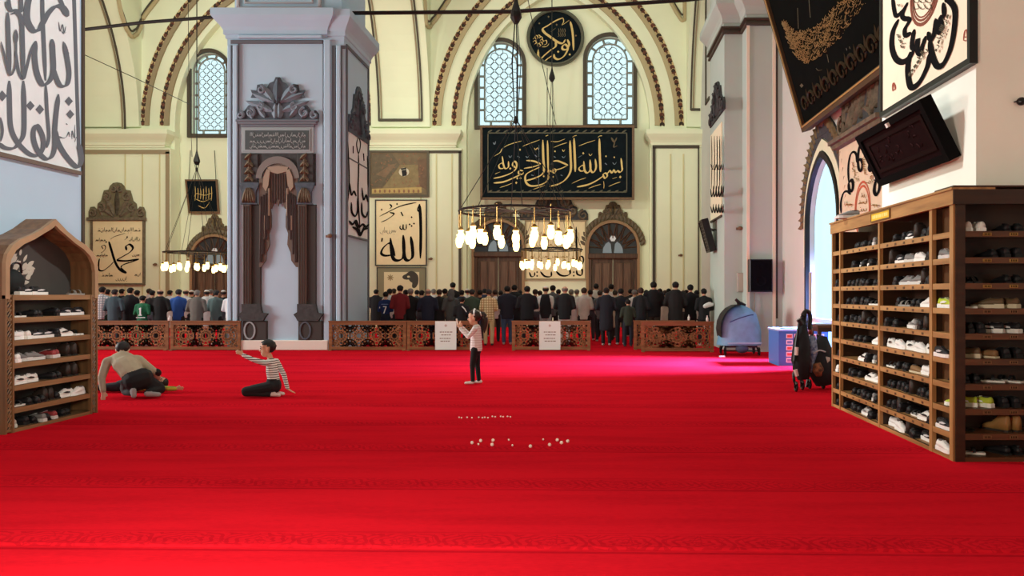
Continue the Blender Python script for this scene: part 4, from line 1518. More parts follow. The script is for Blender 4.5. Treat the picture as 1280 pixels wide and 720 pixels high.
m = MB(FW)
rr = random.Random(8)
for i in range(26):
    m.leaf((rr.uniform(u0_ + .3, u1_ - .3), pz + rr.uniform(.2, 1.0)), rr.uniform(1, 2.2), rr.uniform(.4, .7), .14, .06, .07, rr.uniform(-1, 1))
m.scroll((u0_ + .3, pz + .4), .2, 1.3, 1.5, 1, .05, .1)
m.obj('carved_foliage', M_orn, ros2)
strokes(fr, [
    ([(68, 640), (66, 560), (85, 490), (115, 475), (140, 500)], 19), ([(125, 410), (122, 300), (135, 210), (160, 180), (182, 200), (185, 260)], 19), ([(125, 410), (130, 460), (150, 470), (158, 430), (150, 390), (128, 410)], 26),
    ([(250, 75), (210, 130), (195, 220), (200, 300), (220, 320), (228, 270), (215, 235), (196, 250)], 22), ([(282, 190), (285, 250), (278, 300), (292, 320), (305, 270), (290, 230)], 25), ([(362, 380), (330, 400), (318, 470), (335, 500), (355, 460), (362, 390)], 29),
    ([(320, 395), (360, 340)], 14),
], 'lettering', M_ink, ros2, 1040, 160, 6.0, nib=60, mn=.5)
m = MB(fr)
oc = fr.uv(1078, 262)
orr = abs(fr.uv(1078, 226)[1] - oc[1])
oh = abs(fr.uv(1088, 262)[0] - fr.uv(1068, 262)[0]) / 2
for ra in (1, .86):
    rb = ra - .08
    n = 28
    m.plate([(oc[0] + oh * ra * math.cos(i * 2 * math.pi / n), oc[1] + orr * ra * math.sin(i * 2 * math.pi / n)) for i in range(n)], [[(oc[0] + oh * rb * math.cos(-i * 2 * math.pi / n), oc[1] + orr * rb * math.sin(-i * 2 * math.pi / n)) for i in range(n)]], -.003, .002)
m.obj('medallion_ring', mat('orange_red_ink', (190, 92, 60), .7), ros2)
m = MB(fr)
for pts in ([(150, 240), (180, 400)], [(245, 120), (245, 350)], [(290, 430), (330, 300)], [(90, 580), (160, 580)], [(300, 580), (360, 590)], [(205, 520), (260, 510)], [(200, 570), (265, 560)], [(205, 620), (260, 615)]):
    p0, p1 = cv(pts, 1040, 160, 6)
    scribble(m, p0[0], p0[1], p1[0], p1[1], 5, 1.0, 0, fr.uv, int(p0[1]), 1.2)
m.obj('small_lettering', mat('ochre_brown_ink', (140, 104, 52), .7), ros2)

# 9. big black tilted plaque high on the right wall
bz = W(1003, 165, 16.9).z
FT = Frame((4.95, 0, bz), (0, -1, 0), (-.29, 0, 1))
tp = thing('calligraphy_plaque', 'huge black plaque with gold crescent of script leaning from right wall', 'plaque', (4.95, 13.7, bz))
m = MB(FT)
m.box(-16.75, -10.4, .12, 5.0, -.1, 0)
m.obj('board', mat('black_velvet', (17, 19, 17), .95, var=.2, vscale=3, spec=.03), tp)
m = MB(FT)
m.plate([(-16.9, 0), (-10.2, 0), (-10.2, 5.2), (-16.9, 5.2)], [[(-16.74, .14), (-16.74, 5.0), (-10.4, 5.0), (-10.4, .14)]], -.14, .06)
m.obj('frame', mat('dark_gilt_frame', (78, 58, 36), .5), tp)
m = MB(FT)
m.box(-16.80, -16.76, .1, 5.1, .06, .08)
m.box(-16.8, -10.4, .09, .12, .06, .075)
m.obj('frame_fillet', mat('bright_gilt', (196, 160, 98), .35, metal=.4), tp)
fr = FT.lift(.012)
m = MB(fr)
rr = random.Random(17)
up = [(980, 25), (990, 36), (1000, 38), (1012, 37), (1028, 26), (1043, 10), (1058, -6)]
lo = [(981, 30), (990, 58), (1002, 76), (1013, 79), (1030, 66), (1052, 46), (1084, 2)]
for i in range(900):
    t_ = rr.random() * 5.999
    k_ = int(t_)
    f_ = t_ - k_
    A_ = Vector(up[k_]).lerp(Vector(up[k_ + 1]), f_)
    B_ = Vector(lo[k_]).lerp(Vector(lo[k_ + 1]), f_)
    p = A_.lerp(B_, rr.random())
    s_ = rr.uniform(1.2, 3.2)
    if i % 3 == 0:
        m.ribbon([(p.x + s_ * .3, p.y - s_), (p.x, p.y), (p.x - s_ * .5, p.y + s_)], .75, 0, mp=fr.uv)
    elif i % 3 == 1:
        m.ribbon([(p.x + s_, p.y - s_ * .5), (p.x + s_ * .4, p.y + s_ * .5), (p.x - s_ * .7, p.y + s_ * .4), (p.x - s_, p.y - s_ * .3)], .8, 0, mp=fr.uv)
    else:
        m.diamond((p.x, p.y), .45, 0, fr.uv)
m.obj('lettering', mat('antique_gold', (150, 114, 60), .4, metal=.3), tp)
m = MB(fr)
for i in range(13):
    u_ = -16.3 + i * .48
    m.scroll((u_, .5), .2, 1.1, 0, 1, .035, .02)
    m.leaf((u_ + .1, .42), .9, .4, .1, 0, .02, .5)
m.obj('border_ornament', mat('dull_brown_gold', (56, 47, 33), .8, spec=.05), tp)
m = MB(fr)
for pts in ([(997, 10), (998, 36)], [(1011, -4), (1013, 22)], [(1020, 85), (1023, 88), (1028, 87)], [(1034, 68), (1036, 78)], [(1058, 60), (1059, 63)], [(1062, 58), (1063, 61)]):
    m.ribbon(pts, .8, 0, mp=fr.uv)
m.diamond((1002, 107), 2.4, 0, fr.uv)
m.obj('faint_marks', mat('dull_olive_gold', (86, 82, 62), .6), tp)

# 10. panel on the side of the free pier (left) and on the right free pier
FS = side_right(-6.8)
e0, e1 = 20.95, 22.7
z0 = FS.uv(448, 297)[1]
sp1 = thing('calligraphy_picture', 'narrow white panel with mirrored black script on side of big left pier', 'panel', (-6.8, 21.8, z0))
m = MB(FS)
m.box(e0, e1, z0, FS.uv(448, 172)[1], 0, .03)
m.obj('board', mat('cool_white_board', (226, 230, 230), .8), sp1)
m = MB(FS)
m.box(e0, e1, z0 - .05, z0, 0, .06)
zmid = FS.uv(448, 205)[1]
m.box(e0, e1, zmid - .02, zmid + .02, .03, .04)
m.obj('rule_line', M_slate, sp1)
fr = FS.lift(.034)
strokes(fr, [
    ([(92, 230), (84, 262), (92, 300), (100, 262), (92, 230)], 5), ([(92, 300), (92, 380), (90, 470), (98, 620)], 7), ([(48, 250), (52, 340), (54, 420), (48, 500)], 6), ([(70, 270), (70, 300)], 5), ([(112, 300), (114, 330)], 5), ([(128, 310), (130, 360), (130, 440)], 6),
    ([(55, 420), (62, 470), (72, 455), (82, 475)], 8), ([(105, 440), (112, 490), (122, 470), (130, 500)], 8), ([(62, 500), (64, 540), (78, 556), (88, 530), (88, 480)], 9), ([(104, 500), (106, 545), (120, 560), (130, 535)], 9),
    ([(52, 575), (66, 590), (80, 575), (92, 600), (108, 590), (120, 600), (134, 590)], 10), ([(66, 600), (84, 612), (98, 635), (112, 612), (130, 605)], 10), ([(76, 580), (98, 628)], 8), ([(118, 592), (98, 630)], 8),
], 'lettering', M_ink, sp1, 420, 100, 3.27, nib=60, mn=.6)
crest(sp1, FS, 434, 460, 164, 108, (M_slorn, M_slorn), 0)

FS2 = side_left(3.8)
z0 = FS2.uv(897, 272)[1]
sp2 = thing('calligraphy_picture', 'narrow white script panel on side of right pier above small tilted speaker', 'panel', (3.8, 21.8, z0))
m = MB(FS2)
m.box(-22.75, -20.9, z0, FS2.uv(897, 160)[1], 0, .03)
m.obj('board', mat('warm_white_board', (238, 228, 198), .8), sp2)
m = MB(FS2)
m.box(-22.75, -20.9, z0 - .06, z0, 0, .05)
m.obj('rule_line', M_dark, sp2)
fr = FS2.lift(.034)
lst = []
for i in range(5):
    x = 889.5 + i * 3.4
    lst.append(([(x, 170), (x + .3, 200), (x, 236)], 1.0))
    lst.append(([(x - 1, 205 + (i % 2) * 6), (x + 1, 212), (x + 2, 206)], 1.0))
    lst.append(([(x - 1, 236), (x, 246), (x + 2, 240), (x + 2.5, 232)], 1.5))
    lst.append(([(x - 1, 258), (x + 1, 266), (x + 2.5, 255)], 1.4))
strokes(fr, lst, 'lettering', M_ink, sp2, nib=60, mn=.6)
crest(sp2, FS2, 889, 907, 160, 102, (M_ornd, M_ornd), 0)

# 11. small hanging black plaque in the left bay
t = thing('calligraphy_plaque', 'small square black plaque with gold script hanging in left bay', 'plaque', W(253, 266, 34.9))
fr_ = front(34.9)
m = MB(fr_)
m.plate(q(fr_, [(232.5, 225), (272, 225), (274.5, 266), (237, 266)]), [], 0, .05)
m.obj('board', M_bboard, t)
m = MB(fr_)
o_ = q(fr_, [(232, 224.5), (272.5, 224.5), (275, 266.5), (236.5, 266.5)])
i_ = q(fr_, [(234.2, 226.5), (270.5, 226.5), (272.8, 264.5), (238.5, 264.5)])
m.plate(o_, [i_[::-1]], .0, .08)
m.obj('frame', M_fr, t)
fr = fr_.lift(.055)
m = MB(fr)
rr = random.Random(2)
for i in range(7):
    x = 244 + i * 3.4
    m.ribbon([(x, 233 + (i % 2) * 2), (x + .3, 242), (x - .2, 251 - (i % 3))], .9, 0, mp=fr.uv)
m.ribbon([(266, 241), (256, 244), (246, 242), (243, 246)], 1.1, 0, mp=fr.uv)
m.ribbon([(264, 248), (254, 252), (245, 249)], 1.1, 0, mp=fr.uv)
m.ribbon([(262, 253), (256, 260), (248, 257)], 1.1, 0, mp=fr.uv)
m.obj('lettering', M_gold, t)
m = MB()
for x in (236, 270):
    m.tube([W(x, 225, 34.86), W(x + (2 if x < 250 else -2), 188, 34.98)], .014, 4)
m.obj('cord', M_iron, t)
# ================================================================ FITTINGS AND FURNITURE
# ---- hanging lamps
M_bulb = mat('glowing_lamp_glass', (255, 224, 140), .3, emit=9)
M_brass = mat('aged_brass', (150, 116, 62), .35, metal=.8)


def chandelier(name, label, px, d, yr, R_px, yb, ylow, ytop, n, power):
    X, zr, zb, zl, zt = (px - CX) * d / FPX, zpx(yr, d), zpx(yb, d), zpx(ylow, d), zpx(ytop, d)
    R = R_px * d / FPX
    t = thing(name, label, 'chandelier', (X, d, zr))
    m = MB()
    N = 32
    ring = [(X + R * math.cos(2 * math.pi * i / N), d + R * math.sin(2 * math.pi * i / N), zr) for i in range(N + 1)]
    m.tube(ring, .025, 6, cap=False)
    m.obj('ring', M_iron, t)
    m = MB()
    ring = [(X + R * .55 * math.cos(2 * math.pi * i / N), d + R * .55 * math.sin(2 * math.pi * i / N), zr + .05) for i in range(N + 1)]
    m.tube(ring, .018, 5, cap=False)
    for i in range(6):
        a = i * math.pi / 6
        m.tube([(X + R * math.cos(a), d + R * math.sin(a), zr + .02), (X - R * math.cos(a), d - R * math.sin(a), zr + .02)], .014, 4)
    m.obj('spokes', M_iron, t)
    for i in range(8):
        a = i * math.pi / 4 + .2
        m = MB()
        m.tube([(X + .02 * math.cos(a), d + .02 * math.sin(a), zl), (X + R * math.cos(a), d + R * math.sin(a), zr)], .008, 4)
        m.obj('hanging_cable', M_iron, t)
    m = MB()
    for i in range(5):
        a = i * 1.256
        m.tube([(X + .03 * math.cos(a), d + .03 * math.sin(a), zt - .3), (X + .10 * math.cos(a), d + .10 * math.sin(a), (zl + zt) / 2), (X + .03 * math.cos(a), d + .03 * math.sin(a), zl)], .009, 4)
    m.tube([(X, d, zt), (X, d, 18.9)], .02, 5)
    m.obj('main_cable', M_iron, t)
    m = MB()
    m.lathe([(.02, .25), (.05, .1), (.11, -.1), (.12, -.2), (.05, -.32)], 10, (X, d, zt))
    m.obj('cable_boss', M_iron, t)
    m = MB()
    m.lathe([(.02, .08), (.05, .02), (.05, -.04), (.02, -.08)], 8, (X, d, zl))
    m.obj('cable_boss', M_iron, t)
    first = None
    rb = None
    for i in range(n):
        a = 2 * math.pi * (i + .3) / n
        rr_ = R * (1.0 if i % 3 else .9)
        p = (rr_ * math.cos(a), rr_ * math.sin(a))
        dz = (zb - zr) + (.06 * ((i * 7) % 5 - 2) / 2 if ylow < yr - 60 else 0)
        if first is None:
            m = MB()
            m.lathe([(.03, -.14), (.055, -.11), (.075, -.03), (.07, .04), (.045, .09), (.06, .13)], 10)
            first = m.obj('lamp_glass', M_bulb, t, smooth=True, local=True)
            m = MB()
            m.tube([(0, 0, .12), (0, 0, zr - zb)], .010, 4)
            m.lathe([(.05, .13), (.055, .15), (.02, .2)], 8)
            rb = m.obj('lamp_rod', M_brass, t, local=True)
            o, r_ = first, rb
        else:
            o, r_ = first.copy(), rb.copy()
            for q_ in (o, r_):
                COL.objects.link(q_)
                q_.parent = t
        o.location = (p[0], p[1], dz)
        r_.location = (p[0], p[1], dz)
    for i in range(3):
        l = bpy.data.lights.new('lamp_glow', 'POINT')
        l.energy, l.color, l.shadow_soft_size = power / 3, (1, .88, .66), .25
        lo = bpy.data.objects.new('lamp_glow', l)
        a = i * 2.094 + .5
        lo.location = (X + R * .6 * math.cos(a), d + R * .6 * math.sin(a), zb - .45)
        COL.objects.link(lo)
    return t


chandelier('chandelier', 'nearest hanging ring of glowing lamps, large, before the cream door panel', 645, 15.2, 265, 70, 298, 150, 10, 20, 180)
chandelier('chandelier', 'farther lower ring of glowing lamps in front of the far doors', 690, 28.7, 312, 38, 331, 205, 92, 22, 220)
chandelier('chandelier', 'ring of glowing lamps in the left bay beside the big pier', 246, 28.7, 316, 37, 334, 212, 196, 22, 240)

# ---- tie rods and wires
def wire(name, label, cat, pts, r, mt=M_iron):
    m_ = MB()
    m_.tube(pts, r, 6)
    o = m_.obj(name, mt)
    return tag(o, label, cat)


wire('tie_rod', 'black iron tie rod spanning from the big left pier towards the right', 'rod', [W(424, 16.5, 21.2), W(640, 14.5, 21.2), W(858, 0, 21.2), W(893, -4, 21.2)], .055)
wire('tie_rod', 'iron tie rod left of the big pier crossing the left bay arch', 'rod', [W(92, 38.5, 23.2), W(180, 28, 23.0), (-10.0, 22.8, zpx(16.5, 22.8))], .05)
wire('cable', 'thin wire drooping across the left bay from the near pier', 'wire', [W(-264, 20, 24), W(98, 65, 25), W(170, 98, 28), W(236, 130, 34.4)], .014)
wire('cable', 'thin wire hanging over the left bay window', 'wire', [W(235, -166, 30), W(235, -30, 30), W(236, 88, 30), W(240, 196, 28.8)], .012)
wire('cable', 'slanting wire from above down to long black plaque', 'wire', [W(630, -166, 30), W(658, -10, 30), W(664, 20, 31), W(695, 156, 34.1)], .016)
wire('cable', 'upright wire holding the long black plaque from above', 'wire', [W(684, 85, 34.1), W(684, 157, 34.1)], .016)

# ---- loudspeakers, boards and small fittings
M_spk = mat('dark_speaker_cloth', (58, 56, 48), .9)


def tilt_board(name, label, cat, x_face, lean, y0, y1, zb_, h, th, body, fmat_, fw, extra=None):
    f_ = Frame((x_face, 0, zb_), (0, -1, 0), (-lean, 0, 1))
    t = thing(name, label, cat, (x_face, (y0 + y1) / 2, zb_))
    m_ = MB(f_)
    H = h * math.hypot(1, lean)
    m_.box(-y1 + fw, -y0 - fw, fw, H - fw, -.02, th - .03)
    m_.obj('front_panel', body, t)
    m_ = MB(f_)
    m_.plate([(-y1, 0), (-y0, 0), (-y0, H), (-y1, H)], [[(-y1 + fw, fw), (-y1 + fw, H - fw), (-y0 - fw, H - fw), (-y0 - fw, fw)]], -.04, th)
    m_.obj('frame', fmat_, t)
    m_ = MB(f_)
    m_.box(-y1, -y0, 0, H, -.06, -.04)
    m_.obj('back', fmat_, t)
    m_ = MB()
    for yy in (y0 + .25 * (y1 - y0), y0 + .75 * (y1 - y0)):
        m_.tube([(x_face - lean * h * .7 + .03, yy, zb_ + h * .7), (x_face + .35, yy, zb_ + h * .6)], .02, 6)
    m_.obj('bracket', M_iron, t)
    return t, f_


t, f_ = tilt_board('tilted_board', 'dark maroon board with black frame leaning out above the right shoe rack', 'board', 3.72, .5, 7.47, 9.28, 2.93, .62, .07, mat('dark_maroon_panel', (30, 13, 15), .8, var=.4, vscale=30, spec=.05), mat('matte_black_paint', (12, 11, 12), .8, spec=.05), .085)
m = MB(f_.lift(.02))
m.plate([(-9.12, .15), (-7.62, .15), (-7.62, .56), (-9.12, .56)], [[(-9.07, .2), (-9.07, .51), (-7.67, .51), (-7.67, .2)]], .02, .035)
m.obj('inner_moulding', mat('dark_brown_lacquer', (26, 14, 14), .7, spec=.05), t)
m = MB(f_.lift(.05))
rr = random.Random(4)
for i in range(26):
    u_, v_ = rr.uniform(-8.95, -7.8), rr.uniform(.22, .5)
    m.leaf((u_, v_), rr.uniform(0, 3.1), rr.uniform(.04, .1), .02, -.005, .012, 1.0)
m.obj('carved_lettering', mat('worn_maroon_relief', (46, 25, 26), .8, spec=.05), t)
m = MB(f_)
m.box(-8.33, -8.28, .60, .65, .07, .10)
m.obj('clip', mat('white_plastic', (225, 222, 215), .5), t)

t, f_ = tilt_board('tilted_speaker', 'narrow dark column speaker tilted out from the right far pier', 'speaker', 3.72, .27, 21.7, 22.4, zpx(314, 22.0), .95, .14, M_spk, M_black, .05)
m = MB(f_)
for k in range(8):
    m.box(-22.33, -21.77, .1 + k * .1, .115 + k * .1, .11, .125)
m.obj('grille_bar', M_black, t)

def wallbox(name, label, cat, px, d, depth, mats_, inset=.03):
    f_ = front(d)
    a_ = rect(f_, *px)
    t_ = thing(name, label, cat, ((a_[0] + a_[2]) / 2, d, a_[1]))
    m_ = MB(f_)
    m_.bevel_box(a_[0], a_[2], a_[1], a_[3], 0, depth, .015)
    m_.obj('housing', mats_[0], t_)
    m_ = MB(f_)
    m_.box(a_[0] + inset, a_[2] - inset, a_[1] + inset, a_[3] - inset, depth, depth + .012)
    m_.obj('front_panel', mats_[1], t_)
    return t_, f_, a_


t, f_, a_ = wallbox('loudspeaker', 'black box loudspeaker on the front of the right far pier', 'speaker', (934.5, 324.5, 962.5, 365), 19.95, .28, (M_black, mat('black_speaker_cloth', (13, 12, 12), .95, spec=.05)))
m = MB(f_)
for zc, r_ in ((.3, .16), (.68, .1)):
    m.lathe([(r_, 0), (r_, .02), (r_ * .8, .02), (r_ * .3, .0)], 16, (0, 0, 0))
    vs = m.v[-64:]
    m.v = m.v[:-64] + [tuple(f_.M @ (f_.M.inverted() @ Vector(p) + Vector(((a_[0] + a_[2]) / 2, a_[1] + zc, .285)))) for p in vs]
m.obj('speaker_cone', mat('black_speaker_cloth', (13, 12, 12), .95, spec=.05), t)
t, f_, a_ = wallbox('junction_box', 'small grey metal box left of the black loudspeaker', 'box', (921, 341, 932.5, 365), 20.6, .12, (mat('grey_metal_box', (168, 160, 150), .5), mat('grey_metal_door', (182, 174, 162), .5)))
m = MB(f_)
m.box(a_[2] - .06, a_[2] - .045, a_[1] + .22, a_[1] + .3, .13, .15)
m.obj('handle', M_iron, t)
m = MB()
m.tube([W(930, 341, 20.58), W(930.5, 290, 20.58)], .012, 5)
m.tube([W(943, 366, 19.9), W(943, 434, 19.9)], .018, 5)
o = m.obj('cable', mat('grey_cable', (150, 138, 124), .6))
tag(o, 'grey cables running from junction box and loudspeaker down the right pier', 'cable')
for px, py, d, lab in ((925, 285.5, 20.6, 'round brown fitting on right pier above the grey box'), (851, 319, 34.2, 'small brown fitting on cream pilaster above praying crowd at right'),
                       (539, 323.5, 34.15, 'tiny brown fitting right of the tall cream script panel'), (195, 330.5, 34.15, 'tiny brown fitting between left script panel and lamp ring'), (413, 295, 20.55, 'small brown fitting on right edge of the big left pier')):
    m = MB(front(d))
    c_ = front(d).uv(px, py)
    r_ = 3.3 * d / FPX if d < 25 else 2.2 * d / FPX
    m.ball((c_[0], c_[1], .05), (r_, r_ * .8, .05), 10, 6)
    m.box(c_[0] - r_ * 1.5, c_[0], c_[1] - r_ * .6, c_[1] + r_ * .3, 0, .05)
    tag(m.obj('wall_fitting', mat('rusty_brown_metal', (116, 84, 60), .6)), lab, 'fitting')

# ---- carved wooden partitions
M_oak = wood('carved_oak', (150, 104, 66), (112, 74, 44), axis=0)
M_oak2 = wood('carved_oak_lattice', (172, 122, 78), (130, 88, 54), axis=0)


def lattice(mb, x0, x1, z0, z1, y, t):
    H = z1 - z0
    n = max(1, round((x1 - x0) / (H * .86)))
    s_ = (x1 - x0) / n

    def seg(p, q_):
        (a, b), (c, d_) = p, q_
        L = math.hypot(c - a, d_ - b)
        if L < 1e-4:
            return
        nx, ny = -(d_ - b) / L * t, (c - a) / L * t
        v = [(a + nx, y, b + ny), (c + nx, y, d_ + ny), (c - nx, y, d_ - ny), (a - nx, y, b - ny)]
        v += [(x_, y + .022, z_) for x_, _, z_ in v]
        mb.add(v, [(3, 2, 1, 0), (4, 5, 6, 7), (0, 1, 5, 4), (2, 3, 7, 6)])
    cl = lambda p: (min(max(p[0], x0), x1), min(max(p[1], z0), z1))
    for i in range(n):
        cx_, cz_ = x0 + s_ * (i + .5), (z0 + z1) / 2
        for (ox, oz, sc_, half) in ((cx_, cz_, 1, 0), (x0 + s_ * i, z0, .8, 1), (x0 + s_ * i, z1, .8, 1), (x0 + s_ * (i + 1), z0, .8, 1), (x0 + s_ * (i + 1), z1, .8, 1)):
            K = 12
            R1, R2, R3, R4 = (H * q_ * sc_ for q_ in (.12, .2, .33, .43))
            for k in range(K):
                a = 2 * math.pi * k / K
                b = a + math.pi / K
                c_ = a + 2 * math.pi / K
                P_ = lambda r_, an: (ox + r_ * math.cos(an), oz + r_ * math.sin(an))
                for p, q_ in ((P_(R2, a), P_(R1, b)), (P_(R1, b), P_(R2, c_)), (P_(R2, a), P_(R3, b)), (P_(R2, c_), P_(R3, b)), (P_(R3, b), P_(R4, b)), (P_(R4, b), P_(R4 * .93, c_)), (P_(R4, b), P_(R4 * .93, a))):
                    mid = ((p[0] + q_[0]) / 2, (p[1] + q_[1]) / 2)
                    if x0 <= mid[0] <= x1 and z0 <= mid[1] <= z1:
                        seg(cl(p), cl(q_))


def partition(px0, px1, d, label, sides=True):
    xa, xb = (px0 - CX) * d / FPX, (px1 - CX) * d / FPX
    h = .79
    t_ = thing('carved_partition', label, 'partition', ((xa + xb) / 2, d, 0), 'carved wooden partitions')
    fr_ = .085
    for nm, b_ in (('bottom_rail', (xa, xb, .02, .02 + fr_)), ('top_rail', (xa, xb, h - fr_, h)), ('stile', (xa, xa + fr_, .02 + fr_, h - fr_)), ('stile', (xb - fr_, xb, .02 + fr_, h - fr_))):
        m_ = MB()
        m_.box(b_[0], b_[1], d - .03, d + .03, b_[2], b_[3])
        m_.obj(nm, M_oak, t_)
    m_ = MB()
    m_.box(xa - .012, xb + .012, d - .045, d + .045, h, h + .03)
    m_.obj('cap_rail', M_oak, t_)
    m_ = MB()
    for x in (xa + .05, xb - .05):
        m_.box(x - .04, x + .04, d - .12, d + .12, 0, .022)
    m_.obj('foot', M_oak, t_)
    m_ = MB()
    lattice(m_, xa + fr_, xb - fr_, .02 + fr_, h - fr_, d - .012, .0135)
    m_.obj('lattice', M_oak2, t_)
    return t_


partition(106, 211, 20.55, 'carved lattice partition nearest left rack, behind the crouching man')
partition(213.5, 301, 20.5, 'carved lattice partition just left of the big pier')
partition(411.5, 508, 20.45, 'carved lattice partition just right of the big pier')
partition(509, 596, 20.45, 'carved lattice partition with white sign behind the standing girl')
partition(640, 738, 20.5, 'carved lattice partition with white sign in the middle, standing alone')
partition(792, 868, 20.75, 'carved lattice partition mostly hidden behind the rightmost lattice partition')
partition(801.5, 892, 19.95, 'rightmost lit carved lattice partition beside blue pushchair cover')

M_sign = mat('white_sign_board', (222, 242, 240), .6)
M_txt = mat('grey_sign_print', (120, 112, 104), .7)
for (x0, x1), d, lab in (((544, 570.5), 20.33, 'white paper notice on the lattice partition left of the girl'), ((674, 700.5), 20.38, 'white paper notice on the middle lattice partition')):
    f_ = front(d)
    a_ = rect(f_, x0, 401.5, x1, 437.2)
    t = thing('notice', lab, 'sign', ((a_[0] + a_[2]) / 2, d, a_[1]))
    m = MB(f_)
    m.box(a_[0], a_[2], max(.01, a_[1]), a_[3], 0, .012)
    m.obj('sheet', M_sign, t)
    m = MB(f_)
    k = d / FPX
    cxm = (a_[0] + a_[2]) / 2
    rr = random.Random(int(x0))
    for yy, wd in ((415, 15), (418.6, 11), (423, 15), (426.4, 13)):
        z_ = zpx(yy, d)
        x = cxm - wd * k / 2
        while x < cxm + wd * k / 2 - .03:
            L = rr.uniform(.03, .075)
            m.box(x, x + L, z_ - .011, z_ + .011, .012, .0135)
            x += L + .018
    m.obj('printed_line', M_txt, t)
    m = MB(f_)
    m.lathe([(.035, 0), (.035, .0135)], 10, (cxm, zpx(407, d), 0))
    m.obj('printed_emblem', mat('pale_grey_print', (190, 188, 182), .7), t)

for px, d, z_, lab in ((212, 20.52, .82, 'tiny white bottle on the left lattice partitions'), (861, 20.75, .82, 'left tiny white bottle on the hidden lattice partition'), (884, 20.8, 0.0, 'right tiny white bottle beside the blue pushchair cover')):
    if z_ == 0.0:
        d, z_ = 19.95, .82
    x = (px - CX) * d / FPX
    t = thing('bottle', lab, 'bottle', (x, d, z_))
    m = MB()
    m.lathe([(.03, 0), (.034, .02), (.034, .09), (.015, .12), (.013, .135)], 10, (x, d, z_))
    m.obj('bottle_body', mat('white_plastic', (225, 222, 215), .5), t, smooth=True)
    m = MB()
    m.lathe([(.016, .135), (.016, .16)], 10, (x, d, z_))
    m.obj('bottle_cap', mat('pale_cap', (210, 214, 216), .5), t)

# ---- shoe racks -------------------------------------------------
M_rk = wood('rack_wood', (180, 136, 84), (136, 96, 56), axis=1)
M_rkv = wood('rack_wood_upright', (180, 136, 84), (136, 96, 56), axis=2)
M_rkx = wood('rack_wood_cross_shaded', (104, 66, 38), (76, 46, 26), axis=0)
M_rkd = wood('rack_wood_shaded', (60, 36, 20), (42, 25, 14), axis=0)  # darker copies of the rack wood carry the camera-facing side's shade
ROWZ = [2.137, 1.893, 1.654, 1.42, 1.186, .950, .717, .487, .257, .04]     # top of each shelf board
XF, YN, YFAR, DEP = 3.40, 6.86, 10.28, .36
POSTS = [(6.86, 6.93), (7.28, 7.34), (8.59, 8.64), (9.93, 9.97), (10.24, 10.28)]
rack = thing('shoe_rack', 'tall wooden shoe rack of ten shelves facing the room at right', 'rack', (XF + DEP / 2, 8.6, 0))
for (a, b) in POSTS:
    m = MB()
    m.box(XF - .012, XF + .03, a, b, 0, 2.40)
    m.obj('post', M_rkv, rack)
    m = MB()
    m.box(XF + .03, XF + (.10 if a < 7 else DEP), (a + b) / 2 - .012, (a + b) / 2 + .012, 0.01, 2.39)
    m.obj('divider', M_rkd, rack)
for k, z in enumerate(ROWZ):
    m = MB()
    m.box(XF, XF + .10, YN + .01, 7.30, z - .02, z)
    m.box(XF, XF + DEP, 7.30, YFAR - .01, z - .02, z)
    m.box(XF - .006, XF + .02, YN + .01, YFAR - .01, z - .055 if k < 9 else .0, z)
    sh = m.obj('shelf_board', M_rk, rack)
    if k < 9:
        m = MB()
        for y in [7.5 + .22 * i for i in range(5)] + [8.8 + .22 * i for i in range(5)]:
            m.box(XF - .009, XF - .005, y - .022, y + .022, z - .045, z - .02)
        m.obj('number_plates', mat('dark_bronze_plate', (84, 58, 34), .5), sh)
m = MB()
m.box(XF + DEP, XF + DEP + .015, 7.30, YFAR, 0, 2.5)
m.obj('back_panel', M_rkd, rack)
m = MB()
m.box(XF + .10, XF + .112, YN + .02, 7.30, 0, 2.39)
m.obj('corner_back_panel', mat('mid_brown_panel', (92, 60, 34), .5, var=.2, vscale=4), rack)
m = MB()
m.box(XF - .03, XF + .02, YN - .03, YFAR, 2.385, 2.52)
m.obj('fascia', M_rk, rack)
m = MB()
m.box(XF - .045, XF + DEP, YN - .04, YFAR + .01, 2.52, 2.54)
m.obj('top_board', M_rk, rack)
f_ = side_left(XF - .03)
a_ = (f_.uv(1090, 270)[0], f_.uv(1113, 270)[0])
m = MB(f_)
m.bevel_box(a_[0], a_[1], 2.41, 2.50, 0, .012, .005)
pl = m.obj('sign_plate', mat('yellow_sign', (226, 184, 40), .5), rack)
m = MB(f_)
m.plate([(a_[0] - .01, 2.40), (a_[1] + .01, 2.40), (a_[1] + .01, 2.51), (a_[0] - .01, 2.51)], [[(a_[0] + .01, 2.415), (a_[0] + .01, 2.495), (a_[1] - .01, 2.495), (a_[1] - .01, 2.415)]], .0, .015)
m.obj('sign_border', mat('brown_sign_border', (110, 76, 34), .5), pl)
m = MB(f_)
x = a_[0] + .05
rr = random.Random(3)
while x < a_[1] - .06:
    L = rr.uniform(.02, .05)
    m.box(x, x + L, 2.435, 2.475, .012, .014)
    x += L + .018
m.obj('sign_print', mat('pale_yellow_print', (246, 226, 140), .5), pl)

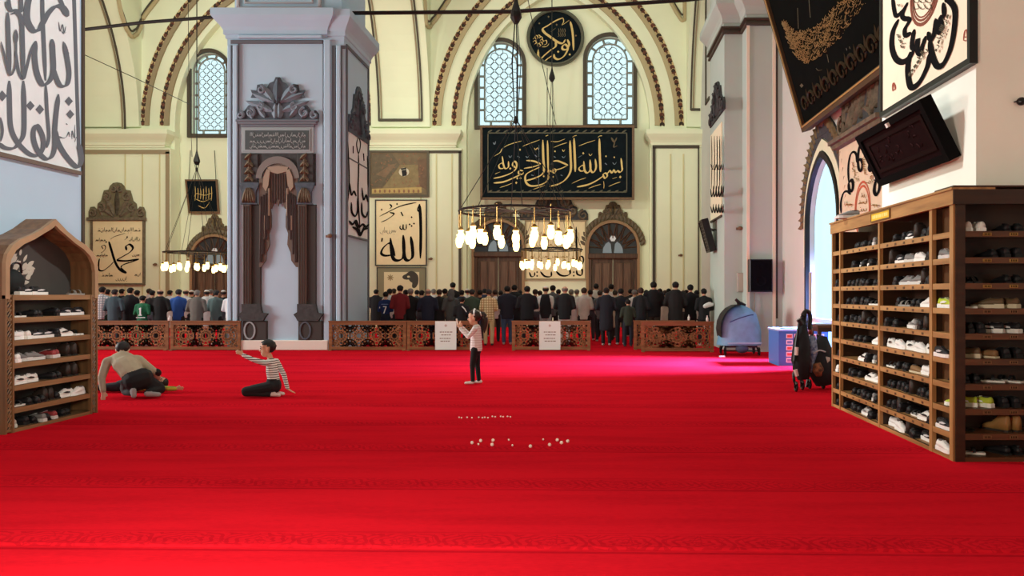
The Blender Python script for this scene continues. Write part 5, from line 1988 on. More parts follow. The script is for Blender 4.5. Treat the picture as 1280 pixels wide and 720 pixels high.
rack2 = thing('shoe_rack', 'dark shoe rack at right edge with its back to near pier, front towards camera', 'rack', (4.2, YN + .17, 0))
for (a, b) in ((3.405, 3.49), (4.55, 4.62), (5.2, 5.27)):
    m = MB()
    m.box(a, b, YN - .02, YN + .01, 0, 2.40)
    m.obj('post', M_rkd, rack2)
for k, z in enumerate(ROWZ):
    m = MB()
    m.box(3.515, 5.27, YN, YN + .32, z - .02, z)
    m.box(3.49, 5.2, YN - .015, YN + .01, z - .055 if k < 9 else 0, z)
    sh = m.obj('shelf_board', M_rkx, rack2)
    if k < 9:
        for px in (1233, 1266, 1300):
            x = (px - CX) * YN / FPX
            m = MB()
            m.bevel_box(x - .04, x + .04, z - .044, z - .014, 0, .004, .001)
            m.v = [(a, YN - .015 - c, b) for a, b, c in m.v]
            m.cur = 1
            for q_ in (-.022, -.006, .010, .022):
                m.box(x + q_ - .003, x + q_ + .003, YN - .0205, YN - .0185, z - .038, z - .02)
            m.obj('number_plate', [M_brass if k < 3 else mat('dull_brass_plate', (108, 76, 44), .5), M_ink], sh)
m = MB()
m.box(3.515, 5.27, YN + .315, YN + .33, 0, 2.5)
m.obj('back_panel', M_rkd, rack2)
m = MB()
m.box(3.372, 5.28, YN - .045, YN - .015, 2.385, 2.52)
m.obj('fascia', M_rkd, rack2)
m = MB()
m.box(3.37, 5.28, YN - .045, YN + .33, 2.541, 2.556)
m.obj('top_board', M_rkd, rack2)

# left cabinet with an ogee arch
XL, LY0, LY1, LD = -6.44, 8.2, 9.74, .35
LZ = [1.545, 1.288, 1.032, .778, .524, .272, .04]
M_cab = wood('cabinet_wood', (146, 112, 74), (112, 82, 52), axis=1)
M_cabv = wood('cabinet_wood_upright', (132, 98, 64), (100, 72, 46), axis=2)
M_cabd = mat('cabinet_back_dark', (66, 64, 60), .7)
cab = thing('shoe_cabinet', 'wooden shoe cabinet with pointed ogee arch top on the left', 'rack', (XL - LD / 2, 8.97, 0))
fc = side_right(XL)
cy_, top_ = 8.93, 2.44
LH = [(-.77, 1.9), (-.745, 2.0), (-.67, 2.1), (-.54, 2.18), (-.36, 2.25), (-.2, 2.33), (-.08, 2.41), (0, 2.46)]
og = lambda g, z0: [(cy_ + y * (1 - g * 1.3), z + (0 if i_ > 99 else 0) - g * 1.4 * (1 if z > 1.95 else 0)) for i_, (y, z) in enumerate(LH)]


def ogee(g):
    L_ = [(cy_ + y * (1 - g * 1.25), z - g * .9 * (1.4 if abs(y) < .1 else 1)) for y, z in LH]
    return L_ + [(2 * cy_ - a, b) for a, b in reversed(L_[:-1])]


oo, ii = ogee(0), ogee(.062)
m = MB(fc)
m.plate([(oo[0][0], 1.5)] + oo + [(oo[-1][0], 1.5)] + [(ii[-1][0], 1.5)] + ii[::-1] + [(ii[0][0], 1.5)], [], -.03, .012)
m.obj('ogee_arch', mat('pale_arch_wood', (172, 142, 108), .5, var=.2, vscale=3), cab)
m = MB(fc)
path = [(oo[0][0], 0)] + oo + [(oo[-1][0], 0)]
inn = [(oo[0][0] + .02, 0)] + [(cy_ + (a - cy_) * .975, b - .02) for a, b in oo] + [(oo[-1][0] - .02, 0)]
m.plate(path + inn[::-1], [], -LD, -.03)
m.obj('carcass', M_cabv, cab)
m = MB(fc)
m.prism([(oo[0][0] + .02, 0)] + [(cy_ + (a - cy_) * .975, b - .02) for a, b in oo] + [(oo[-1][0] - .02, 0)], -LD, -LD + .015)
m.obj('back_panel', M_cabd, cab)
for k, z in enumerate(LZ):
    m = MB()
    m.box(XL - LD + .015, XL - .005, oo[0][0] + .03, oo[-1][0] - .03, z - .025, z)
    m.box(XL - .03, XL, oo[0][0] + .12, oo[-1][0] - .12, z - .06 if k < 6 else 0, z)
    m.obj('shelf_board', M_cab, cab)
for sg in (0, 1):
    ya = oo[0][0] if sg == 0 else oo[-1][0] - .13
    m = MB()
    for a, b in ((ya, ya + .025), (ya + .105, ya + .13)):
        m.box(XL - .03, XL + .008, a, b, 0, 1.54)
    st = m.obj('stile', M_cabv, cab)
    m = MB(fc)
    n_ = 14
    for k in range(n_):
        z0_, z1_ = .04 + 1.5 * k / n_, .04 + 1.5 * (k + 1) / n_
        y0_, y1_ = ya + .025, ya + .105
        mid = ((y0_ + y1_) / 2, (z0_ + z1_) / 2)
        for p, q_ in (((y0_, z0_), (y1_, z1_)), ((y1_, z0_), (y0_, z1_)), ((y0_, mid[1]), (mid[0], z1_)), ((mid[0], z0_), (y1_, mid[1]))):
            m.tube([(p[0], p[1], -.008), (q_[0], q_[1], -.008)], .008, 4)
        m.lathe([(.022, -.015), (.022, -.002)], 8, (mid[0], mid[1], 0))
    m.obj('pierced_strip', M_cabv, st)
    m = MB(fc)
    m.box(ya + .02, ya + .11, .02, 1.53, -.03, -.022)
    m.obj('strip_back', M_cabd, st)
m = MB(fc)
rr = random.Random(21)
for k in range(80):
    a = rr.uniform(.15, 2.0)
    r_ = rr.uniform(.08, .55)
    p = (cy_ - .38 + r_ * math.cos(a) * .8, 1.62 + r_ * math.sin(a) * .95)
    if p[1] < 2.16 and p[0] > oo[0][0] + .1:
        m.leaf(p, a + rr.uniform(-.5, .5), rr.uniform(.07, .15), rr.uniform(.035, .065), -LD + .017, .003)
m.obj('leaf_light', mat('pale_leaf_light', (196, 192, 176), .5), cab)  # pale leaves painted for light seen through a pierced back

# ---- shoes -------------------------------------------------------
def loft(mb, secs, n=8):
    """secs: (y, half width, z base, z top) -> closed upper made of half-round sections"""
    vs, fs = [], []
    for y, w_, z0, z1 in secs:
        for k in range(n + 1):
            a = math.pi * k / n
            vs.append((w_ * math.cos(a) * (1 if abs(math.cos(a)) < .8 else .97), y, z0 + (z1 - z0) * math.sin(a) ** .75))
    for i in range(len(secs) - 1):
        for k in range(n):
            a = i * (n + 1) + k
            fs.append((a, a + n + 1, a + n + 2, a + 1))
        fs.append((i * (n + 1), i * (n + 1) + n, (i + 1) * (n + 1) + n, (i + 1) * (n + 1)))
    fs.append(tuple(range(n + 1)))
    b = (len(secs) - 1) * (n + 1)
    fs.append(tuple(reversed(range(b, b + n + 1))))
    mb.add(vs, fs)


def outline(sc_=1.0):
    r_ = [(-.030, .0), (-.037, .03), (-.034, .09), (-.040, .16), (-.043, .21), (-.034, .255), (-.014, .278)]
    return [(x * sc_, .14 + (y - .14) * (1 + (sc_ - 1) * .4)) for x, y in r_] + [(-x * sc_, .14 + (y - .14) * (1 + (sc_ - 1) * .4)) for x, y in reversed(r_)]


FXY = Frame((0, 0, 0), (1, 0, 0), (0, 1, 0))
PROTO = {}


def proto(kind):
    if kind in PROTO:
        return PROTO[kind]
    P = []
    st = .034 if kind in ('sneaker', 'trainer') else .018
    m_ = MB(FXY)
    m_.prism(outline(1.07)[::-1], 0, st)
    if kind in ('sneaker', 'trainer'):
        m_.prism([(x, y) for x, y in outline(1.0)[::-1] if y < .1], st, st + .006)
    if kind == 'dress_shoe':
        m_.box(-.03, .03, .0, .07, -.0, .006)
    P.append(('sole', m_))
    m_ = MB()
    if kind == 'sandal':
        for y0_, y1_, h_ in ((.08, .11, .05), (.17, .215, .045)):
            vs, fs = [], []
            for y in (y0_, y1_):
                for k in range(9):
                    a = math.pi * k / 8
                    vs.append((.044 * math.cos(a), y, st + h_ * math.sin(a)))
            for k in range(8):
                fs.append((k, k + 1, k + 10, k + 9))
            m2_ = MB()
            m2_.add(vs, fs)
            P.append(('strap', m2_))
    elif kind == 'boot':
        loft(m_, [(.004, .030, st, .15), (.03, .036, st, .165), (.10, .036, st, .16), (.135, .037, st, .115), (.17, .040, st, .08), (.22, .041, st, .066), (.26, .030, st, .05), (.276, .012, st, .034)])
    elif kind == 'dress_shoe':
        loft(m_, [(.004, .028, st, .07), (.03, .034, st, .082), (.09, .034, st, .075), (.13, .037, st, .07), (.18, .040, st, .056), (.23, .037, st, .046), (.262, .024, st, .036), (.277, .010, st, .026)])
    else:
        loft(m_, [(.003, .030, st, .088), (.015, .034, st, .10), (.05, .036, st, .092), (.10, .036, st, .096), (.14, .039, st, .088), (.18, .042, st, .073), (.22, .042, st, .062), (.255, .032, st, .052), (.274, .013, st, .04)])
    if kind != 'sandal':
        P.insert(0, ('upper', m_))
    if kind != 'sandal':
        top = {'boot': .163, 'dress_shoe': .081, 'sneaker': .097, 'trainer': .097}[kind]
        m_ = MB()
        m_.lathe([(.022, top - .006), (.021, top + .003), (.015, top + .002)], 10, (0, .058, 0), 1, 1.9)
        P.append(('lining', m_))
    if kind in ('sneaker', 'trainer', 'boot'):
        m_ = MB()
        for k in range(4):
            y = .115 + k * .022
            z_ = (.099 - k * .009) if kind != 'boot' else .137 - k * .022
            m_.box(-.017, .017, y - .004, y + .004, z_ - .008, z_ + .003)
        P.append(('laces', m_))
    if kind == 'trainer':
        m_ = MB()
        for sg in (1, -1):
            m_.add([(sg * .0385, .07, .045), (sg * .0425, .15, .048), (sg * .0425, .2, .062), (sg * .041, .13, .07), (sg * .038, .075, .06)], [(0, 1, 2, 3, 4)])
            m_.add([(sg * .040, .07, .045), (sg * .0445, .15, .048), (sg * .044, .2, .062), (sg * .042, .13, .07), (sg * .0395, .075, .06)], [(0, 1, 2, 3, 4)])
        P.append(('side_stripe', m_))
    PROTO[kind] = [(nm, None, mb_) for nm, mb_ in P]
    out_ = []
    for nm, mb_ in P:
        me = bpy.data.meshes.new('shoe_' + nm)
        me.from_pydata(mb_.v, [], mb_.f)
        me.materials.append(None)
        if nm in ('upper',):
            me.polygons.foreach_set('use_smooth', [True] * len(me.polygons))
        me.update()
        out_.append((nm, me))
    PROTO[kind] = out_
    return out_


def smat(c):
    return mat('shoe_%d_%d_%d' % c, c, .55)


BLK, DRK, WHT, GRY, LGR = (20, 20, 23), (40, 38, 38), (236, 232, 226), (122, 120, 118), (176, 174, 170)
STY = {  # kind, colour word, upper, sole, lining, laces, stripe
    'k': ('dress_shoe', 'black', BLK, (14, 14, 15), (10, 10, 10), BLK, BLK),
    'b': ('sneaker', 'black', (26, 26, 30), (18, 18, 20), (12, 12, 12), (44, 44, 46), BLK),
    'd': ('boot', 'dark brown', (48, 38, 32), (18, 16, 15), (14, 12, 10), (30, 26, 22), BLK),
    'n': ('trainer', 'black white-soled', (24, 24, 28), WHT, (14, 14, 14), (60, 60, 62), (200, 200, 200)),
    'w': ('sneaker', 'white', WHT, (244, 242, 238), (120, 118, 116), (250, 250, 248), WHT),
    'v': ('trainer', 'white black-striped', (226, 222, 214), (240, 238, 232), (60, 60, 60), (240, 240, 240), (26, 26, 28)),
    'g': ('sneaker', 'grey', GRY, (206, 204, 200), (50, 50, 50), (170, 170, 168), GRY),
    'l': ('trainer', 'pale grey', LGR, (232, 230, 226), (70, 70, 70), (214, 212, 208), (120, 118, 118)),
    't': ('dress_shoe', 'tan', (134, 100, 64), (206, 190, 160), (46, 36, 26), BLK, BLK),
    'T': ('boot', 'tan', (150, 112, 62), (44, 34, 24), (40, 30, 20), (70, 52, 34), BLK),
    'o': ('sneaker', 'olive brown', (104, 84, 58), (214, 200, 172), (40, 32, 24), (90, 74, 54), BLK),
    'y': ('trainer', 'neon yellow', (184, 204, 60), (240, 240, 232), (40, 40, 44), (220, 224, 190), (230, 232, 226)),
    's': ('sandal', 'black', BLK, (30, 30, 32), BLK, BLK, BLK),
    'S': ('sandal', 'black white-soled', (24, 24, 26), (226, 222, 214), BLK, BLK, BLK),
    'R': ('sneaker', 'red', (150, 56, 58), (210, 200, 196), (50, 30, 30), (200, 180, 180), BLK),
    'z': ('sandal', 'grey', (110, 106, 100), (150, 146, 140), BLK, BLK, BLK),
    'e': ('sneaker', 'white green-trimmed', (214, 214, 204), (226, 230, 220), (70, 120, 84), (240, 240, 236), BLK),
}
KW = {'dress_shoe': 'shoe', 'trainer': 'sneaker', 'boot': 'boot', 'sneaker': 'sneaker', 'sandal': 'sandal'}
N_SHOE = [0]


def shoe(code, loc, rz, label, group, sc_=1.0, ry=0.0):
    kind, word, up_, so_, li_, la_, st_ = STY[code]
    cols = {'upper': up_, 'sole': so_, 'lining': li_, 'laces': la_, 'side_stripe': st_, 'strap': up_}
    nm = {'dress_shoe': 'leather_shoe', 'trainer': 'sneaker', 'sneaker': 'sneaker', 'boot': 'ankle_boot', 'sandal': 'sandal'}[kind]
    t_ = thing(nm, label, {'sandal': 'sandal', 'boot': 'boot'}.get(kind, 'shoe'), loc, group, rz)
    t_.scale = (sc_, sc_, sc_)
    if ry:
        t_.rotation_euler[0] = ry
    for pn, me in proto(kind):
        o_ = bpy.data.objects.new(pn, me)
        COL.objects.link(o_)
        o_.parent = t_
        o_.material_slots[0].link = 'OBJECT'
        o_.material_slots[0].material = smat(cols[pn])
    N_SHOE[0] += 1
    return t_


ORD = ['first', 'second', 'third', 'fourth', 'fifth', 'sixth', 'seventh', 'eighth', 'ninth', 'tenth', 'eleventh', 'twelfth']


def row_labels(codes, where):
    """one label per code, counted from the left among shoes of the same look on that shelf"""
    tot, seen, out_ = {}, {}, []
    for c_ in codes:
        tot[(STY[c_][1], KW[STY[c_][0]])] = tot.get((STY[c_][1], KW[STY[c_][0]]), 0) + 1
    for c_ in codes:
        key = (STY[c_][1], KW[STY[c_][0]])
        seen[key] = seen.get(key, 0) + 1
        pre = 'single' if tot[key] == 1 else ORD[seen[key] - 1]
        suf = '' if tot[key] == 1 else ' from left'
        out_.append('%s %s %s%s, %s' % (pre, key[0], key[1], suf, where))
    return out_


def side_row(codes, y_far, y_near, x_heel, z, where, group, face=-1):
    """shoes in a bay of a side-facing rack, heel-out; one followed by _ lies side-on along the shelf; codes run from the far end to the near end"""
    n = len(codes)
    live = [c_ for c_ in codes if c_ not in '._ ']
    labs = row_labels(live, where)
    k = 0
    for i, c_ in enumerate(codes):
        if c_ in '._ ':
            continue
        if i + 1 < n and codes[i + 1] == '_':
            y = y_far + (y_near - y_far) * (i + 1) / n
            toe = 1 if (i + k) % 3 else -1
            rz = (0 if toe > 0 else math.pi) + RND.uniform(-.12, .12)
            shoe(c_, (x_heel - face * RND.uniform(.07, .10), y - toe * .14, z), rz, labs[k], group)
        else:
            y = y_far + (y_near - y_far) * (i + .5) / n + RND.uniform(-.006, .006)
            rz = math.radians(-90 if face < 0 else 90) + RND.uniform(-.16, .16)
            shoe(c_, (x_heel - face * RND.uniform(-.015, .05), y, z), rz, labs[k], group)
        k += 1


WIDEFAR = ['..kkkkkbgb', '.bkn_knk.k', 'kkkbbkkkkk', 'kkbkbkkS_k', 'kbkbkdkkbk', '...kkk.w_b', '....v_bgdk', '.bkk.v_w_b', '..kkbkkgkb', 'kbkkl_kkb.']
WIDENEAR = ['..kbn_dbkb', '.dn_g_w_bk', '..bg_g_dkb', '..bz_kkw_b', 'bkk.l_gbdb', 'v_w_v_w_v_', 'S_kkkt_w_b', 'kkbbkdkbkk', 'kbdbkS_v_k', 'w_w_dkkn_b']
NARFAR = ['kk', 'k.', 'bk', 'kw', 'bk', 'k.', 'kb', 'ww', 'kw', 'k.']
NARNEAR = ['..', 'g_', '..', 'y_', '..', 'n_', '..', '..', 'n_', 'w_']
for k in range(10):
    s = ORD[k]
    side_row(WIDEFAR[k], 9.9, 8.66, XF + .02, ROWZ[k], '%s shelf, far wide bay, right rack' % s, 'shoes in the right rack')
    side_row(WIDENEAR[k], 8.56, 7.36, XF + .02, ROWZ[k], '%s shelf, near wide bay, right rack' % s, 'shoes in the right rack')
    side_row(NARFAR[k], 10.22, 9.99, XF + .02, ROWZ[k], '%s shelf, farthest narrow bay, right rack' % s, 'shoes in the right rack')
    side_row(NARNEAR[k], 7.27, 6.94, XF - .075 if k == 5 else XF - .035, ROWZ[k], '%s shelf, nearest narrow bay, right rack' % s, 'shoes in the right rack')

FRONTROW = [
    [(1213, 'w', 0), (1229, 'w', 4), (1262, 'k', 0), (1276, 'k', 3)], [(1243, 'k', 10), (1260, 'b', 4), (1276, 'b', -4)], [(1211, 's', 8), (1224, 's', 3), (1262, 'k', 2), (1276, 'k', -2)],
    [(1212, 'S', 62), (1247, 'o', 55), (1268, 'o', 24)], [(1213, 'b', 10), (1228, 'b', 6), (1249, 'n', 42), (1271, 'n', 20)], [(1218, 'o', 52), (1241, 't', 26), (1260, 'b', 4), (1275, 'b', 4)],
    [(1209, 'k', 4), (1223, 'k', 4), (1247, 'S', 60), (1271, 'S', 30)], [(1213, 'y', 58), (1234, 'y', 30), (1257, 'b', 8), (1272, 'b', 6)], [(1210, 's', 45), (1256, 'T', 28), (1271, 'T', 20)], [(1220, 'S', 74), (1258, 'k', 20), (1275, 'k', 10)]]
for k, row in enumerate(FRONTROW):
    labs = row_labels([c_ for _, c_, _ in row], '%s shelf, rack facing camera at right edge' % ORD[k])
    for (px, c_, deg), lab in zip(row, labs):
        d = YN + .05
        a = math.radians(deg)
        x = (px - CX) * d / FPX
        shoe(c_, (x + .12 * math.sin(a), d + (.02 if deg < 40 else .07), ROWZ[k]), a, lab, 'shoes in the camera-facing rack')

# left cabinet rows from the near (left) end; the number is the slot width, _ marks a shoe lying side-on along the shelf
LROWS = ['..n_n_....z_.', 'S_.kk..bn_n_.', 'w_vn_n_bv_SS.', 'w.g_g_RRdd...', 'v_v_..kk.dd..', 'S_kkkddkv_w_.', 'e.bkgkR.kk...']
for k, row in enumerate(LROWS):
    if k == 3:
        row = 'wg_g_.RR.dd..'
    side_row(row, 8.33, 9.62, XL - .02, LZ[k], '%s shelf down, left shoe cabinet' % ORD[k], 'shoes in the left cabinet', face=1)
# a dark bag on the arch shelf
t = thing('bag', 'dark rounded bag under the arch of left shoe cabinet', 'bag', (XL - .2, 8.47, 1.545))
m = MB()
m.ball((XL - .21, 8.5, 1.70), (.12, .17, .15), 14, 8)
m.obj('bag_body', mat('dark_green_black_cloth', (26, 34, 34), .8, var=.4), t, smooth=True)
m = MB()
m.tube(catmull([(XL - .15, 8.4, 1.80), (XL - .13, 8.45, 1.90), (XL - .13, 8.55, 1.90), (XL - .15, 8.6, 1.80)]), .012, 6)
m.obj('bag_handle', M_black, t)
# pairs left on top of the right rack
for i, (y, c_, a) in enumerate(((10.12, 'z', 150), (9.95, 'z', 160), (9.72, 'g', 100), (9.58, 'g', 80))):
    shoe(c_, (XF + .12, y, 2.541), math.radians(a), ('far grey sandal', 'near grey sandal', 'far grey sneaker', 'near grey sneaker')[i] + ' lying on top of right rack', 'footwear on top of the right rack')
# yellow box-like sole pad
# ---- little white balls on the carpet
M_bead = mat('white_ball', (246, 226, 214), .5)
bm_ = MB()
bm_.ball((0, 0, .018), .018, 10, 6)
bp_ = None
rowA = [574, 577, 584, 590, 598.5, 603, 606, 610, 615.5, 619, 626, 629, 634.5, 638]
rowB = [(590, 555.5), (598, 556.5), (600.8, 553), (616.3, 552.5), (615.2, 558), (636, 551), (640.5, 558), (663, 560), (679, 550.5), (687, 558), (696.6, 552), (701.8, 555.5), (709.6, 553.5)]
pts = [(x, 522.8 - (1.2 if i > 7 else 0) + .5 * (i % 2), 'back') for i, x in enumerate(rowA)] + [(x, y, 'front') for x, y in rowB]
cnt = {'back': 0, 'front': 0}
tot = {'back': len(rowA), 'front': len(rowB)}
OR2 = ORD + ['thirteenth', 'fourteenth']
rowBs = sorted(range(len(rowB)), key=lambda i: rowB[i][0])
for i, (x, y, w_) in enumerate(pts):
    d = EYE * FPX / (y - CY)
    o = bm_.obj('white_ball', M_bead, smooth=True) if bp_ is None else bp_.copy()
    if bp_ is None:
        bp_ = o
    else:
        COL.objects.link(o)
    o.location = ((x - CX) * d / FPX, d, 0)
    big_ = w_ == 'front' and i - len(rowA) not in (1, 5, 6, 8)
    s_ = 1.0 if big_ else .6
    o.scale = (s_, s_, s_)
    k = (rowA.index(x) if w_ == 'back' else rowBs.index(i - len(rowA)))
    tag(o, 'tiny white ball on red carpet, %s from left in the %s row' % (OR2[k], w_), 'ball', 'white balls on the carpet')

# ---- blue covered pushchair by the right pier
BX, BY = (923 - CX) * 19.0 / FPX, 19.0
pc = thing('pushchair', 'pushchair under a bright blue cover beside the right far pier', 'pushchair', (BX, BY, 0))
kx = 19.0 / FPX
secs = []
prof = [(431, 897, 951), (424, 898, 951), (414, 899, 950), (402, 901, 947), (392, 905, 944), (386, 910, 938), (382.5, 917, 931), (381, 921, 927)]
m = MB()
vs, fs = [], []
N = 20
for j, (y, xa, xb) in enumerate(prof):
    z = zpx(y, 19.0)
    ca, w_ = ((xa + xb) / 2 - CX) * kx, (xb - xa) / 2 * kx
    dp = .36 * (1 - (j / (len(prof) - 1)) ** 2 * .8)
    for k in range(N):
        a = 2 * math.pi * k / N
        e = .62
        r_ = 1 + .035 * math.sin(5 * a + j) * (1 if j < 6 else .3)
        vs.append((ca + w_ * r_ * math.copysign(abs(math.cos(a)) ** e, math.cos(a)), BY + dp * r_ * math.copysign(abs(math.sin(a)) ** e, math.sin(a)), z))
for j in range(len(prof) - 1):
    for k in range(N):
        a, b = j * N + k, j * N + (k + 1) % N
        fs.append((a, b, b + N, a + N))
fs.append(tuple(range((len(prof) - 1) * N, len(prof) * N)))
m.add(vs, fs)
m.obj('cover', mat('blue_cover_cloth', (112, 172, 208), .6, var=.25, vscale=5, bump=.5, bscale=6), pc, smooth=True)
m = MB()
m.tube(catmull([(BX - .30, BY - .40, zpx(402, 19)), (BX - .05, BY - .42, zpx(397, 19)), (BX + .20, BY - .40, zpx(393.5, 19)), (BX + .30, BY - .38, zpx(393, 19))]), .014, 5)
m.obj('cover_seam', mat('dark_blue_piping', (30, 54, 110), .6), pc)
m = MB()
m.box(BX - .34, BX + .52, BY - .38, BY + .3, .30, .34)
m.obj('cover_hem', mat('pale_blue_hem', (150, 190, 214), .6), pc)
m = MB()
vs, fs = [], []
for j in range(7):
    t_ = j / 6
    a = math.radians(200 - 115 * t_)
    for dy in (-.34, .34):
        vs.append((BX + .0 + .52 * math.cos(a), BY + dy, zpx(413, 19) + .62 * math.sin(a) + .05))
for j in range(6):
    fs.append((2 * j, 2 * j + 1, 2 * j + 3, 2 * j + 2))
m.add(vs, fs)
m.obj('hood', mat('black_hood_cloth', (30, 32, 30), .8), pc)
m = MB()
hp = [W(919.5, 374, 18.95), W(924, 378.5, 18.95), W(932, 381.5, 18.95)]
m.tube(hp, [.05, .07, .04], 8, flat=.7)
m.tube([W(923, 378, 18.95), W(924, 383, 18.95)], .045, 8)
m.obj('handle', M_black, pc)
m = MB()
for sx in (-.38, .44):
    m.tube([(BX + sx, BY - .3, .12), (BX + sx * .9, BY, .42), (BX + sx, BY + .3, .12)], .02, 6)
m.tube([(BX - .38, BY - .3, .12), (BX + .44, BY - .3, .12)], .018, 6)
m.box(BX - .34, BX + .42, BY - .28, BY + .28, .2, .29)
m.obj('chassis', M_black, pc)
for sx in (-.40, .46):
    for sy in (-.3, .3):
        m = MB()
        ring = [(BX + sx, BY + sy + .09 * math.cos(i * .5236), .105 + .09 * math.sin(i * .5236)) for i in range(13)]
        m.tube(ring, .022, 6, cap=False)
        m.tube([(BX + sx - .03, BY + sy, .105), (BX + sx + .03, BY + sy, .105)], .03, 8)
        m.obj('wheel', M_black, pc)
m = MB()
m.ball((BX + .03, BY - .3, .17), (.17, .1, .11), 12, 6)
m.obj('basket_bundle', mat('slate_blue_bundle', (66, 84, 110), .8, var=.4), pc, smooth=True)
m = MB()
m.bevel_box((899 - CX) * 18.3 / FPX, (906 - CX) * 18.3 / FPX, 18.25, 18.33, 0, .035, .008)
tag(m.obj('paper_scrap', mat('white_paper', (240, 238, 234), .7)), 'small white paper scrap on carpet by the blue pushchair', 'paper')

# ---- blue box with a printed white grid
bx0, bd = (973.5 - CX) * 16.0 / FPX, 16.0
bh = zpx(411.5, 16.0)
cr = thing('printed_box', 'blue box with white and red printed grid behind folded pushchair', 'box', (bx0 + .5, bd + .25, 0))
m = MB()
m.box(bx0, 5.2, bd, bd + .9, 0, bh - .04)
m.obj('box_body', mat('bright_blue_card', (52, 120, 196), .5), cr)
m = MB()
m.box(bx0 - .02, 5.22, bd - .02, bd + .92, bh - .04, bh)
m.obj('lid', mat('pale_blue_card', (150, 186, 214), .5), cr)
m = MB()
m.box(bx0 + .1, bx0 + .38, bd + .05, bd + .3, bh, bh + .02)
m.obj('papers', mat('dark_booklet', (70, 62, 66), .6), cr)
f_ = front(bd)
for r_ in range(6):
    for c_ in range(5):
        x = bx0 + .16 + c_ * .17
        z = bh - .20 - r_ * .13
        if z < .05 or x > 5.1:
            continue
        m = MB(f_)
        m.box(x, x + .14, z, z + .10, 0, .008)
        m.cur = 1
        m.box(x + .02, x + .12, z + .02, z + .075, .008, .0095)
        m.obj('printed_card', [mat('white_card', (232, 232, 236), .5), mat('red_print' if (r_ + c_) % 3 != 1 else 'blue_print', (206, 92, 88) if (r_ + c_) % 3 != 1 else (120, 142, 190), .5)], cr)

# ---- folded black pushchair between the box and the rack
d = 12.0
P = lambda px, py, dd=12.0: W(px, py, dd)
fp = thing('folded_pushchair', 'black folded pushchair with patterned bags leaning by the right rack', 'pushchair', ((1010 - CX) * d / FPX, d, 0))
M_blk = mat('black_cloth', (24, 24, 28), .8, var=.3)
m = MB()
for pts_ in ([P(1007, 391), P(1004, 420), P(1000, 455), P(1002, 484)], [P(1014, 405, 12.15), P(1015, 430, 12.15), P(1012, 460, 12.15), P(1008, 484, 12.15)], [P(1022, 418, 12.3), P(1025, 450, 12.3), P(1028, 484, 12.2)], [P(999, 402, 11.9), P(994, 440, 11.9), P(992, 470, 11.8), P(995, 483, 11.8)]):
    m.tube(catmull(pts_), .022, 6)
m.obj('frame_tube', M_black, fp)
m = MB()
m.tube(catmull([P(1004, 412), P(1003, 396), P(1008, 389), P(1012.5, 394), P(1012, 412)]), .035, 7)
m.obj('handle', M_black, fp)
m = MB()
m.tube([P(998.5, 399, 11.9), P(1003, 406, 11.9)], .045, 7)
m.obj('grip', M_black, fp)
m = MB()
m.tube(catmull([P(1003, 404), P(1002, 425), P(1001, 450), P(1004, 474)]), [.07] + [.1] * 6 + [.16] * 6 + [.13] * 5 + [.07], 10) if False else m.tube([P(1004, 406), P(1002, 425), P(1001, 450), P(1004, 474)], [.06, .13, .16, .09], 10)
m.obj('folded_seat', M_blk, fp, smooth=True)
m = MB()
m.tube([P(1014, 420, 12.1), P(1015, 440, 12.1), P(1012, 465, 12.1)], [.07, .11, .09], 9)
m.obj('blue_cloth', mat('navy_patterned_cloth', (40, 58, 104), .8, col2=(150, 158, 176), vscale=22), fp, smooth=True)
m = MB()
m.tube([P(1013, 410, 12.1), P(1013, 418, 12.1)], .035, 8)
m.tube([P(1013, 405, 12.1), P(1013, 410, 12.1)], .02, 8)
m.obj('red_bottle', mat('red_brown_bottle', (132, 46, 34), .4), fp, smooth=True)
m = MB()
m.tube([P(1029, 420, 12.2), P(1026, 440, 12.2), P(1029, 466, 12.1), P(1032, 480, 12.1)], [.06, .2, .24, .16], 12)
m.obj('hood_bundle', M_blk, fp, smooth=True)
m = MB()
m.tube([P(1021, 454, 11.95), P(1023, 462, 11.95), P(1024, 470, 11.95)], [.06, .1, .05], 8)
m.obj('tan_cloth', mat('tan_patterned_cloth', (150, 96, 60), .8, col2=(60, 40, 34), vscale=20), fp, smooth=True)
m = MB()
m.tube([P(1034, 446, 12.0), P(1032, 455, 12.0), P(1034, 462, 12.0)], [.05, .08, .04], 8)
m.obj('pale_cloth', mat('pale_pink_cloth', (206, 178, 166), .8, var=.4, vscale=20), fp, smooth=True)
m = MB()
m.tube([P(996, 434, 11.85), P(995.5, 444, 11.85)], .03, 7)
m.tube([P(994, 462, 11.8), P(996, 470, 11.8)], .035, 7)
m.obj('pale_strap', mat('pale_strap_cloth', (214, 190, 184), .8), fp)
m = MB()
m.tube(catmull([P(1017, 442, 12), P(1024, 438, 12), P(1032, 440, 12)]), .012, 5)
m.obj('grey_bar', mat('light_grey_metal', (180, 182, 186), .4), fp)
for px, dd in ((995, 11.75), (1003, 11.95), (1012, 12.1), (1029, 12.1)):
    m = MB()
    x = (px - CX) * dd / FPX
    m.tube([(x, dd + .065 * math.cos(i * .6283), .085 + .065 * math.sin(i * .6283)) for i in range(11)], .02, 6, cap=False)
    m.tube([(x - .03, dd, .085), (x + .03, dd, .085)], .022, 7)
    m.obj('wheel', M_black, fp)
